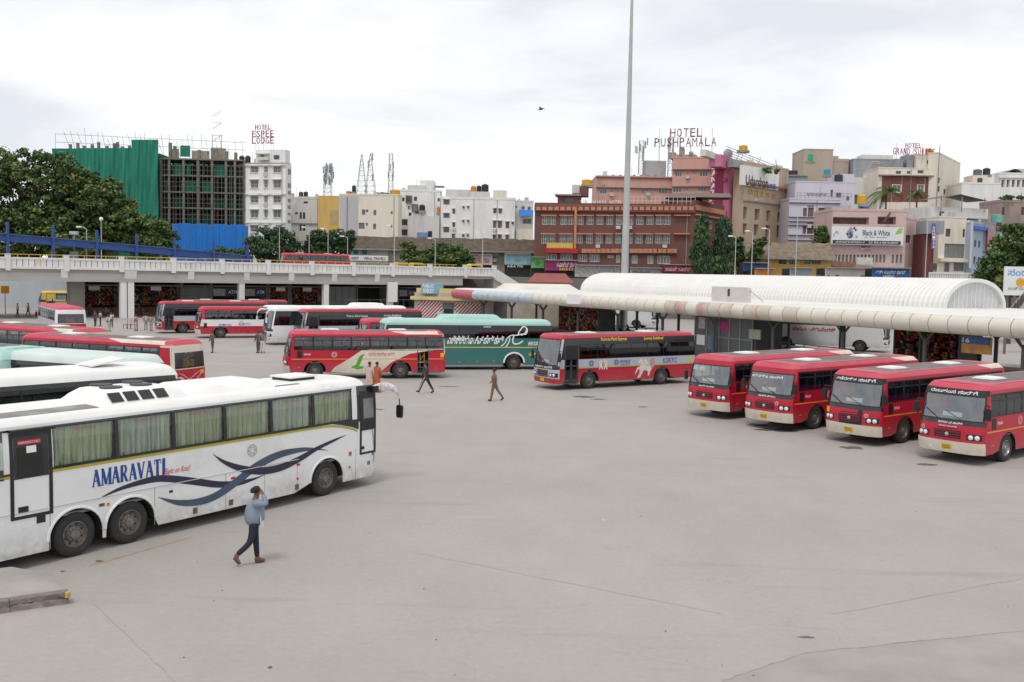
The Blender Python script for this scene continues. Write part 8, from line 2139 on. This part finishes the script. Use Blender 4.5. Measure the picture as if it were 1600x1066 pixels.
ptree('street_tree', 'dark small tree behind the columnar pair', 1152, 160, TZ, [(1152, 385, 9, 16), (1150, 408, 12, 16)], 3500, .2, 11, mats=LD, trunk_r=.12, clump_r=(.3, .7))
ptree('street_tree', 'green round tree left of the billboard', 1288, 166, TZ, [(1287, 362, 14, 8), (1283, 374, 14, 10), (1293, 376, 12, 10)], 4500, .2, 12, mats=LV, trunk_r=.15, clump_r=(.4, .8))
ptree('broad_tree', 'large bright green tree at the right edge', 1580, 108, 0.0, [(1590, 362, 22, 14), (1570, 382, 24, 14), (1600, 385, 34, 22), (1555, 402, 24, 14), (1590, 408, 34, 18), (1545, 420, 18, 12), (1570, 425, 30, 16), (1620, 420, 34, 30), (1540, 432, 14, 8), (1560, 440, 26, 12)], 22000, .19, 13, mats=LV, trunk_r=.3, clump_r=(.4, .9))
ptree('roof_plants', 'green potted plants on the beige lodge roof', 1208, 190, at(1208, 270, 190).z, [(1200, 266, 8, 4), (1212, 268, 8, 3)], 900, .16, 14, mats=LV, trunk_r=.05, clump_r=(.3, .5), cat='plant')
ptree('roof_plants', 'potted plants on the terrace at the upper right edge', 1590, 184, at(1590, 312, 184).z, [(1575, 308, 10, 3), (1590, 309, 10, 3)], 900, .16, 15, mats=LV, trunk_r=.05, clump_r=(.3, .5), cat='plant')
def palm(label, px, py, Y, zb, h_, fr_len, seed):
	b = at(px, py, Y); b.z = zb; t = thing('palm_tree', label, 'palm', b); rr = random.Random(seed)
	mb = MB(); mb.tube((0, 0, 0), (.2, 0, h_ * .5), .22, .18, 8); mb.tube((.2, 0, h_ * .5), (.1, 0, h_), .18, .14, 8); mb.build('trunk', bark, t)
	for k in range(18):
		az = 2 * math.pi * k / 18 + rr.uniform(-.2, .2); el = rr.uniform(-.1, 1.1); m = MB(); pts = []
		for i in range(9):
			q = i / 8; r = fr_len * q * (math.cos(el) * .9 + .1); z = h_ + fr_len * (math.sin(el) * q - .75 * q * q); pts.append(Vector((.1 + r * math.cos(az), r * math.sin(az), z)))
		side = Vector((-math.sin(az), math.cos(az), 0))
		for i in range(8):
			a, c = pts[i], pts[i + 1]; m.tube(a, c, .03, .02, 4, cap=False)
			for j in range(4):
				p = a.lerp(c, j / 4); w = (.25 + .75 * math.sin(math.pi * min(1, (i + j / 4) / 8 + .08))) * fr_len * .28
				for sg in (-1, 1):
					e = p + side * (sg * w * .8) + (c - a).normalized() * w * .6 + Vector((0, 0, -w * .5)); m.add([tuple(p), tuple(p + (c - a) * .22), tuple(e)], [(0, 1, 2)])
		m.build('frond', LV[k % 2 + (1 if rr.random() < .3 else 0)], t)
palm('tall coconut palm above the pale pink building', 1384, 300, 178, TZ, at(1384, 300, 178).z - TZ, 3.6, 1)
palm('smaller coconut palm before the brown tile band', 1432, 302, 180, TZ, at(1432, 302, 180).z - TZ, 2.4, 2)

# ================================================================ people
SKIN = M('brown_skin', (.17, .085, .052), .6, .08, 8); HAIR = M('black_hair', (.012, .010, .010), .6, .3, 20)
def skin_mesh(name, nodes, edges, mat, parent, sub=1):
	"""nodes: (x,y,z,rx,ry)"""
	me = bpy.data.meshes.new(name); me.from_pydata([n[:3] for n in nodes], edges, []); me.materials.append(mat)
	o = link(name, me, parent)
	md = o.modifiers.new('skin', 'SKIN'); md.use_smooth_shade = True
	if not me.skin_vertices: me.attributes
	sv = me.skin_vertices[0].data if me.skin_vertices else None
	if sv is None:
		bpy.context.view_layer.objects.active = o; bpy.ops.mesh.customdata_skin_add(); sv = me.skin_vertices[0].data
	for i, n in enumerate(nodes): sv[i].radius = (n[3], n[4]); sv[i].use_root = (i == 0)
	if sub: ss = o.modifiers.new('smooth', 'SUBSURF'); ss.levels = sub; ss.render_levels = sub
	return o
def cloth(name, col): return M(name, col, .9, .14, 5, bump=.1)
def person(label, P, face, legs=((.35, .15), (-.35, .25)), arms=((.3, .3), (-.3, .3)), shirt=(.4, .4, .4), pants=(.05, .05, .06), h_=1.70, sleeve='long', z0=0.0, hair=HAIR, shoe=(.03, .025, .02), cap=None, dress=None, fingers=False, bulk=1.0, key='', lean=.03, cat='person', stripe=None):
	t = thing('person', label, cat, (P.x, P.y, z0), math.pi / 2 - face); k = h_ / 1.70
	t.scale = (k, k, k)
	hip = .90; low = 0
	L_chain = []
	for (a, kn), sg in zip(legs, (1, -1)):
		hp = Vector((0, sg * .09, hip)); kn_p = hp + Vector((.43 * math.sin(a), sg * .01, -.43 * math.cos(a))); b = a - kn; an = kn_p + Vector((.42 * math.sin(b), 0, -.42 * math.cos(b)))
		ft = max(-1.0, min(.25, b * 1.1)) if b < 0 else b * .4
		toe = an + Vector((.17 * math.cos(ft), sg * .02, .17 * math.sin(ft) - .04)); heel = an + Vector((-.05 * math.cos(ft), 0, -.05 - .05 * math.sin(ft)))
		L_chain.append((hp, kn_p, an, toe, heel)); low = min(low, min(toe.z, heel.z) - .035) if L_chain[:-1] else min(toe.z, heel.z) - .035
	dz = -low
	up = lambda v: Vector((v.x, v.y, v.z + dz))
	L_chain = [tuple(up(v) for v in c) for c in L_chain]; H0 = hip + dz
	lx = lambda z: lean * (z - H0)
	pel = (0, 0, H0 + .03); nodes = [(*pel, .105, .13)]; E = []
	def ad(p, r, r2=None, par=None):
		nodes.append((p[0], p[1], p[2], r, r2 or r)); E.append((par, len(nodes) - 1)); return len(nodes) - 1
	sp = ad((lx(H0 + .22), 0, H0 + .22), .115, .145, 0); ch = ad((lx(H0 + .42), 0, H0 + .42), .105, .13, sp); nk = ad((lx(H0 + .55), 0, H0 + .55), .055, None, ch)
	hd = ad((lx(H0 + .60) + .015, 0, H0 + .61), .06, None, nk); h2 = ad((lx(H0 + .7) + .03, 0, H0 + .685), .088, .075, hd); h3 = ad((lx(H0 + .76) + .02, 0, H0 + .755), .07, .062, h2)
	A_chain = []
	for arm, sg in zip(arms, (1, -1)):
		sh = Vector((lx(H0 + .48), sg * .185, H0 + .475))
		if not isinstance(arm[0], tuple):
			s_, e_ = arm; el = sh + Vector((.28 * math.sin(s_), sg * .06, -.28 * math.cos(s_))); ha = el + Vector((.25 * math.sin(s_ + e_), -sg * .02, -.25 * math.cos(s_ + e_)))
		else: el = sh + Vector(arm[0]); ha = el + Vector(arm[1])
		a0 = ad(sh, .055, None, ch); a1 = ad(el, .043, None, a0); a2 = ad(ha, .030, None, a1); dr = (ha - el).normalized(); a3 = ad(ha + dr * .08, .034, .02, a2)
		if fingers:
			sd = dr.cross(Vector((1, 0, .2))).normalized()
			for q, ln in ((-.028, .075), (-.009, .085), (.010, .08), (.028, .06)): f1_ = ad(ha + dr * .1 + sd * q, .0095, None, a3); ad(ha + dr * (.1 + ln) + sd * q * 1.15 + Vector((-.015, 0, 0)), .008, None, f1_)
			th = ad(ha + dr * .04 + sd * .05, .011, None, a2); ad(ha + dr * .09 + sd * .065, .009, None, th)
		A_chain.append((sh, el, ha))
	for c in L_chain:
		a0 = ad(c[0], .085, None, 0); a1 = ad(c[1], .058, None, a0); a2 = ad(c[2], .04, None, a1); ad(c[3], .032, .04, a2); ad(c[4], .035, None, a2)
	skin_mesh('body', nodes, E, SKIN, t)
	# shirt
	nd = [(*pel[:2], pel[2] - .03 - .10 * (bulk > 1), .155, .175)]; ee = []
	def ad2(p, r, r2=None, par=None): nd.append((p[0], p[1], p[2], r, r2 or r)); ee.append((par, len(nd) - 1)); return len(nd) - 1
	if shirt is not None:
		s1_ = ad2((lx(H0 + .22), 0, H0 + .22), .140, .172, 0); s2_ = ad2((lx(H0 + .42), 0, H0 + .42), .138, .185 / bulk ** .6, s1_); ad2((lx(H0 + .53), 0, H0 + .525), .075, .085, s2_)
		nd = [(n[0], n[1], n[2], n[3] * bulk, n[4] * bulk) for n in nd]
		skin_mesh('shirt', nd, ee, cloth('shirt_cloth_' + key, shirt), t)
		for sh, el, ha in A_chain:
			bk = bulk ** .7; nd = [(sh.x, sh.y * .55, sh.z - .02, .085 * bk, .085 * bk)]; ee = []; b0 = ad2(sh, .082 * bk, None, 0); e2 = el if sleeve == 'long' else sh.lerp(el, .75); b1 = ad2(e2, .064 * bk, None, b0)
			if sleeve == 'long': ad2(el.lerp(ha, .92), .045 * bk, None, b1)
			skin_mesh('sleeve', nd, ee, cloth('shirt_cloth_' + key, shirt), t)
	if pants is not None:
		nd = [(0, 0, H0 + .08, .135, .165)]; ee = []; b9 = ad2((0, 0, H0 - .02), .135, .165, 0)
		for c in L_chain: b0 = ad2(c[0].lerp(c[1], .22), .098, None, b9); b1 = ad2(c[1], .075, None, b0); ad2(c[1].lerp(c[2], .93), .058, None, b1)
		skin_mesh('trousers', nd, ee, cloth('trouser_cloth_' + key, pants), t)
		if stripe is not None:
			c = L_chain[0]; m = MB(); m.tube(c[0] + Vector((0, .09, 0)), c[1] + Vector((0, .072, 0)), .022, n=6); m.tube(c[1] + Vector((0, .072, 0)), c[2] + Vector((0, .05, .05)), .02, n=6); m.build('trouser_stripe', cloth('stripe_cloth', stripe), t)
	for c in L_chain:
		nd = [(c[4].x - .01, c[4].y, c[4].z, .045, .04)]; ee = []; b0 = ad2(c[2].lerp(c[3], .45) + Vector((0, 0, -.025)), .042, .045, 0); ad2(c[3], .036, .045, b0); skin_mesh('shoe', nd, ee, cloth('shoe_leather_' + key, shoe), t)
	# hair or cap
	hx = lx(H0 + .72) + .01; m = MB(); rows = []
	for i in range(8):
		ph = math.pi * .60 * i / 7
		rows.append([Vector((hx - .012 + .108 * math.sin(ph) * math.cos(q) - (.02 if ph > 1 else 0), .094 * math.sin(ph) * math.sin(q), H0 + .715 + .112 * math.cos(ph) + (.045 * max(0, math.cos(q)) * (ph / 2) ** 2))) for q in [2 * math.pi * j / 14 for j in range(15)]])
	m.grid(rows); smooth_angle(m.build('cap' if cap else 'hair', cap or hair, t), 80)
	if dress is not None:
		m = MB(); rows = []
		prof = [(.02, .29, .21), (.3, .26, .19), (.65, .21, .165), (H0 + .02, .185, .15), (H0 + .22, .165, .14), (H0 + .42, .19, .13), (H0 + .50, .12, .09)]
		for z, ry, rx in prof: rows.append([Vector((lx(z) * .5 + (rx + .015 * math.sin(7 * q + z * 3)) * math.cos(q), (ry + .015 * math.sin(9 * q)) * math.sin(q), z)) for q in [2 * math.pi * j / 28 for j in range(29)]])
		m.grid(rows); smooth_angle(m.build('saree', cloth('saree_cloth_' + key, dress), t), 80)
		m = MB(); rows = []
		for i in range(9): q = i / 8; p = Vector((-.13 - .05 * q, .14 - .16 * q, H0 + .5 - .75 * q)); rows.append([p + Vector((0, -.10, 0)), p + Vector((-.02, 0, .01)), p + Vector((0, .10, 0))])
		m.grid(rows); m.build('saree_end', cloth('saree_cloth_' + key, dress), t)
	return t
# young man in the foreground
p = person('young man in pale blue jacket and black cap walking in front of the white coach', gp(397, 882), R(72), ((.10, .02), (-.22, .62)), (((.02, .03, -.27), (.10, .0, -.22)), ((.23, -.11, .0), (-.10, .09, .23))), (.21, .255, .32), (.018, .020, .042), 1.72, fingers=True, bulk=1.42, key='young', cap=M('black_cap_cloth', (.012, .012, .013), .8, .2, 9), shoe=(.11, .065, .05), lean=.06)
m = MB(); rows = []
for z, r in ((.83, .20), (.93, .205), (1.08, .195), (1.22, .18)): rows.append([Vector((.02 + r * .92 * math.cos(q), r * .95 * math.sin(q) * 1.05, z)) for q in [-1.0 + 2.0 * j / 10 for j in range(11)]])
m.grid(rows); m.build('shirt_hem', cloth('white_shirt_cloth', (.62, .62, .63)), p)
person('man in dark clothes and white striped trousers striding left before the open bus door', gp(665, 615), R(-80), ((.45, .08), (-.42, .15)), ((-.35, .25), (.4, .35)), (.035, .04, .045), (.02, .022, .03), 1.72, key='dark', stripe=(.5, .5, .5))
person('man in khaki uniform walking left in the middle of the yard', gp(772, 627), R(-75), ((.20, .05), (-.45, .25)), ((-.2, .4), (.3, .5)), (.20, .15, .075), (.17, .13, .065), 1.66, 'half', key='khaki')
person('woman in pale saree beside the one in orange, above the coach front', gp(577, 613), R(15), dress=(.55, .42, .36), shirt=(.5, .4, .35), pants=None, h_=1.62, key='palesaree', legs=((.1, .0), (-.1, .0)), arms=((.1, .3), (.0, .3)))
person('woman in orange red saree walking away above the coach front', gp(588.5, 613), R(25), dress=(.42, .10, .05), shirt=(.4, .1, .06), pants=None, h_=1.62, key='orangesaree', legs=((.1, .0), (-.1, .0)), arms=((.1, .3), (.0, .3)))
bag = thing('carry_bag', 'small pale carry bag held by the woman in orange saree', 'bag', gp(594, 613) + Vector((0, 0, .45))); MB().prism([(-.13, 0), (.13, 0), (.15, .3), (-.15, .3)], lambda a, b_, d: (a, d, b_), -.06, .06).tube((-.08, 0, .3), (0, 0, .45), .012).tube((.08, 0, .3), (0, 0, .45), .012).build('bag', cloth('bag_cloth', (.6, .45, .38)), bag)
person('man in maroon shirt standing at the white coach door', gp(403.5, 551.5), R(200), ((.05, 0), (-.05, 0)), ((.1, .4), (.1, .3)), (.13, .06, .055), (.10, .08, .075), 1.7, key='maroon')
person('man in grey shirt and white trousers standing at the white coach door', gp(410.5, 552), R(170), ((.08, 0), (-.08, 0)), ((.1, .3), (.1, .3)), (.17, .17, .21), (.55, .55, .58), 1.72, key='greyshirt')
person('man in khaki standing behind the pink swirl bus', gp(332, 551.5), R(220), ((.08, 0), (-.1, 0)), ((.1, .3), (.1, .3)), (.14, .095, .045), (.11, .075, .04), 1.7, key='khaki2')
PP = [('person in white shirt by the twin columns', 174, 513, (.6, .6, .6), (.06, .06, .07), 'w1'), ('person in dark clothes before the left snack shop', 149, 510, (.05, .06, .06), (.04, .04, .05), 'd1'), ('person in pale shirt before the left snack shop', 157, 510, (.5, .52, .5), (.05, .05, .06), 'w2'),
	  ('person in cream uniform right of the twin columns', 213.5, 517, (.50, .43, .33), (.48, .41, .31), 'c1'), ('person in light clothes beside the cream uniforms', 228, 516, (.55, .53, .5), (.3, .28, .25), 'c2'), ('person in tan uniform nearest the red bus fronts', 236, 517.5, (.42, .34, .24), (.40, .33, .23), 'c3'),
	  ('pedestrian in yellow green shirt at far left road', 27.5, 496, (.42, .45, .18), (.03, .03, .035), 'y1'), ('pedestrian in grey shirt at far left road', 44, 495, (.35, .33, .36), (.06, .06, .07), 'g1'), ('person in white sitting low by the cream domed bus', 170, 518, (.6, .6, .58), (.5, .5, .5), 'w3')]
for i, (lab, px, py, s_, q_, k) in enumerate(PP): person(lab, gp(px, py), R(40 * i + 160), ((.25, .1), (-.25, .1)) if 'road' in lab else ((.05, 0), (-.05, 0)), ((.2, .3), (-.1, .3)), s_, q_, 1.68, 'half', key=k)
for lab, px, y, off, k in (('dark figure standing on the platform behind the grey and red bus', 980, 5.2, .32, 'p1'), ('second dark figure on the platform behind the grey and red bus', 966, 4.8, .32, 'p2'), ('dark figure leaning at the platform railing beyond the red row', 1317, 5.4, .32, 'p3')):
	person(lab, CN.W(CN.sz(px, 520, y)[0], y, 0), R(120), ((.05, 0), (-.05, 0)), ((.5, .8), (.2, .3)), (.05, .05, .055), (.04, .04, .045), 1.7, z0=off, key=k)
for i, (px, lab, c1, c2) in enumerate(((130, 'shopper in blue before the left snack shop', (.08, .12, .3), (.05, .05, .06)), (141, 'shopper in red before the left snack shop', (.35, .05, .05), (.08, .06, .05)), (220, 'shopper in green before the right snack shop', (.08, .2, .1), (.1, .09, .08)), (246, 'shopper in black before the right snack shop', (.03, .03, .03), (.05, .05, .06)), (262, 'shopper in orange before the right snack shop', (.45, .2, .06), (.06, .06, .07)), (395, 'dark figure before the lettered blue shop', (.06, .05, .06), (.04, .04, .05)))):
	s_ = FL.sz(px, 485, 6.5)[0]; person(lab, FL.W(s_, 6.5 + .4 * (i % 3), 0), R(90 + 70 * i), ((.1, 0), (-.1, 0)), ((.2, .3), (.1, .5)), c1, c2, 1.68, 'half', key='s%d' % i)
# red plastic chairs by the twin columns
chm = M('red_plastic', (.22, .03, .03), .5, .2, 4)
for i, px in enumerate((196, 201.5, 207)):
	c = thing('plastic_chair', ('red plastic chair, left one below the twin columns', 'red plastic chair, middle one below the twin columns', 'red plastic chair, right one below the twin columns')[i], 'chair', gp(px, 514), R(200))
	MB().box(-.24, .24, -.24, .24, .42, .46).build('seat', chm, c); MB().box(-.24, -.2, -.24, .24, .46, 1.0).build('backrest', chm, c)
	for a in (-.2, .2):
		for b_ in (-.2, .2): MB().box(a - .025, a + .025, b_ - .025, b_ + .025, 0, .42).build('leg', chm, c)

rr = random.Random(21); mb = MB()
for k in range(40):
	q = gp(rr.uniform(100, 1600), rr.uniform(620, 1060)); a = rr.uniform(0, 6.28); w = rr.uniform(.01, .03); c, s_ = math.cos(a) * w, math.sin(a) * w
	mb.add([(q.x - c, q.y - s_, .008), (q.x + s_ * .6, q.y - c * .6, .02), (q.x + c, q.y + s_, .012), (q.x - s_ * .6, q.y + c * .6, .006)], [(0, 1, 2, 3)], rr.choice((0, 1, 1, 2)))
o = mb.build('litter', [white_p, M('dry_leaf', (.10, .07, .045), .9), M('dark_grit', (.07, .065, .06), .9)]); tag(o, 'scattered scraps of paper, leaves and grit on the yard', 'litter', kind='stuff')
# ================================================================ lamps, birds, traffic above
lampm = M('pale_lamp_post', (.50, .50, .49), .5, .08, 2)
def lamp_post(label, px, Y, zb, pyt, arm=1.2, head='arm'):
	b = at(px, 400, Y); b.z = zb; t = thing('street_lamp', label, 'street lamp', b); h_ = at(px, pyt, Y).z - zb; m = MB(); m.tube((0, 0, 0), (0, 0, h_), .075, .05, 8)
	if head == 'arm': m.tube((0, 0, h_), (-arm * .5, 0, h_ + .25), .05); m.tube((-arm * .5, 0, h_ + .25), (-arm, 0, h_ + .28), .045)
	m.build('post', lampm, t)
	if head == 'arm': MB().prism([(-.35, -.1), (.3, -.1), (.35, .0), (.2, .09), (-.3, .09)], lambda a, b_, d: (-arm + a, d, h_ + .28 + b_), -.12, .12).build('lamp_head', white_p, t)
	elif head == 'globe': m = MB(); m.lathe([(.001, -.3), (.2, -.22), (.3, 0), (.2, .22), (.001, .3)], 12, 'z', (0, 0, h_ + .25)); smooth_angle(m.build('globe', white_p, t), 60)
	elif head == 'flood': MB().box(-.55, .55, -.2, .2, h_, h_ + .45).box(-.5, .5, -.26, -.2, h_ + .05, h_ + .4).build('floodlight', MATS['antenna_grey'], t); MB().box(-.5, .5, -.25, .25, h_ * .25, h_ * .5).build('junction_box', MATS['antenna_grey'], t)
lamp_post('curved white lamp post on the flyover left part', 135.5, 133, 6.2, 358, 1.0)
lamp_post('post with floodlight box on the flyover left part', 116, 131, 6.2, 367, head='flood')
lamp_post('globe lamp post before the left trees', 158.5, 148, 6.2, 345, head='globe')
for i, (px, pyt, lab) in enumerate(((436.5, 356, 'thin lamp post right of the bare twigged tree'), (483, 358, 'thin lamp post left of the dense round tree'), (512.5, 360, 'thin lamp post before the yellow panel'), (543, 372, 'thin lamp post at the left end of the mossy roof'), (616, 355, 'thin lamp post before the travel sign'), (680, 375, 'thin lamp post before the light green tree'), (754, 366, 'thin lamp post before the dark blue sign'))):
	lamp_post(lab, px, 160, TZ, pyt, .9)
for px, pyt, lab in ((1149, 372, 'lamp post right of the columnar trees'), (1175, 364, 'lamp post before the beige lodge'), (1201, 360, 'lamp post before the yellow walled building'), (1244, 336, 'thin dark post before the lavender hotel'), (1447, 345, 'white post before the narrow brown tower')): lamp_post(lab, px, 146, TZ, pyt, .8, 'arm' if px < 1240 else 'none')
def bird(label, P, span, rot, flying=True):
	t = thing('bird', label, 'bird', P, rot); bm_ = M('dark_feather', (.05, .045, .045), .8, .3, 9); m = MB()
	m.lathe([(.001, -.22), (.05, -.14), (.07, 0), (.05, .12), (.035, .17), (.04, .2), (.001, .25)], 8, 'x'); m.build('body', bm_, t)
	if flying:
		for sg in (-1, 1): MB().add([(.08, 0, .02), (-.1, 0, .02), (-.12, sg * span * .28, .14), (.06, sg * span * .25, .16), (-.16, sg * span * .5, .05)], [(0, 1, 2, 3), (3, 2, 4)]).build('wing', bm_, t)
	MB().add([(-.2, -.03, 0), (-.2, .03, 0), (-.36, .06, .0), (-.36, -.06, .0)], [(0, 1, 2, 3)]).build('tail', bm_, t)
bird('dark bird flying with raised wings in the middle of the sky', at(845, 171, 80), .9, R(150))
for i, px in enumerate((1281, 1297, 1311, 1351, 1405, 1408)):
	s_ = CN.sz(px, 434, VB + VW / 2)[0]
	bird('%s pigeon perched on the vault ridge' % ('leftmost', 'second', 'third', 'fourth', 'fifth', 'rightmost')[i], CN.W(s_, VB + VW / 2 - .2, VZ + VR + .12), .4, R(60 * i), False)
ub = Bus('bus', 'red roofed bus passing on the upper road', at(447, 412, 150), (4.9, 1.2), R(180 + 58), far=True); ub.r.location.z = 6.1
def auto(label, px, Y):
	b = at(px, 410, Y); t = thing('auto_rickshaw', label, 'auto rickshaw', (b.x, b.y, 6.2), FL.rot); yl = paint_yellow
	MB().prism([(-1.2, 1.15), (-1.25, 1.55), (-1.0, 1.75), (.6, 1.75), (.95, 1.55), (1.05, 1.1), (.9, 1.1), (.8, 1.5), (-1.0, 1.5), (-1.05, 1.15)], lambda a, z, d: (a, d, z), -.6, .6).build('hood', yl, t)
	MB().prism([(-1.25, .3), (1.0, .3), (1.25, .6), (1.05, 1.1), (.6, 1.0), (.4, .5), (-.5, .5), (-.6, 1.15), (-1.2, 1.15)], lambda a, z, d: (a, d, z), -.62, .62).build('body', M('auto_green_body', (.03, .10, .05), .5), t)
	for x, y in ((1.0, 0), (-.8, .55), (-.8, -.55)): m = MB(); m.lathe([(.001, -.06), (.22, -.06), (.24, 0), (.22, .06), (.001, .06)], 14, 'y', (x, y, .24)); m.build('wheel', rubber, t)
for px, lab in ((628, 'yellow topped auto rickshaw behind the parapet below the travel sign'), (652, 'yellow auto rickshaw behind the parapet, middle one'), (742, 'yellow auto rickshaw near the right end of the parapet')): auto(lab, px, 158)
# ================================================================ groups of like things
GR = {'water_tank': 'rooftop water tanks', 'street_lamp': 'street lamps along the upper road', 'market_stall': 'shops under the flyover', 'rain_tree': 'broad trees behind the walkway canopy', 'street_tree': 'street trees along the upper road', 'mast_tree': 'columnar trees by the brown hotel', 'palm_tree': 'palms above the roofs', 'plastic_chair': 'red chairs by the columns', 'auto_rickshaw': 'auto rickshaws on the upper road', 'bird': 'birds', 'platform_shop': 'shops on the platform', 'shop_front': 'shop fronts along the upper street', 'hotel_sign': 'rooftop hotel signs', 'phone_mast': 'phone masts', 'roof_mast': 'thin roof masts', 'railing': 'railings', 'building': 'town buildings', 'shed': 'low sheds', 'person': 'people in the yard', 'billboard': 'billboards', 'bus': 'red buses', 'coach': 'coaches', 'roof_plants': 'roof plants', 'old_building': 'old tiled buildings', 'postered_wall': 'postered walls', 'platform_sign': 'canopy box signs'}
for o in list(bpy.data.objects):
	if o.parent is None and 'category' in o.keys() and 'group' not in o.keys():
		g = GR.get(o.name.split('.')[0])
		if g: o['group'] = g
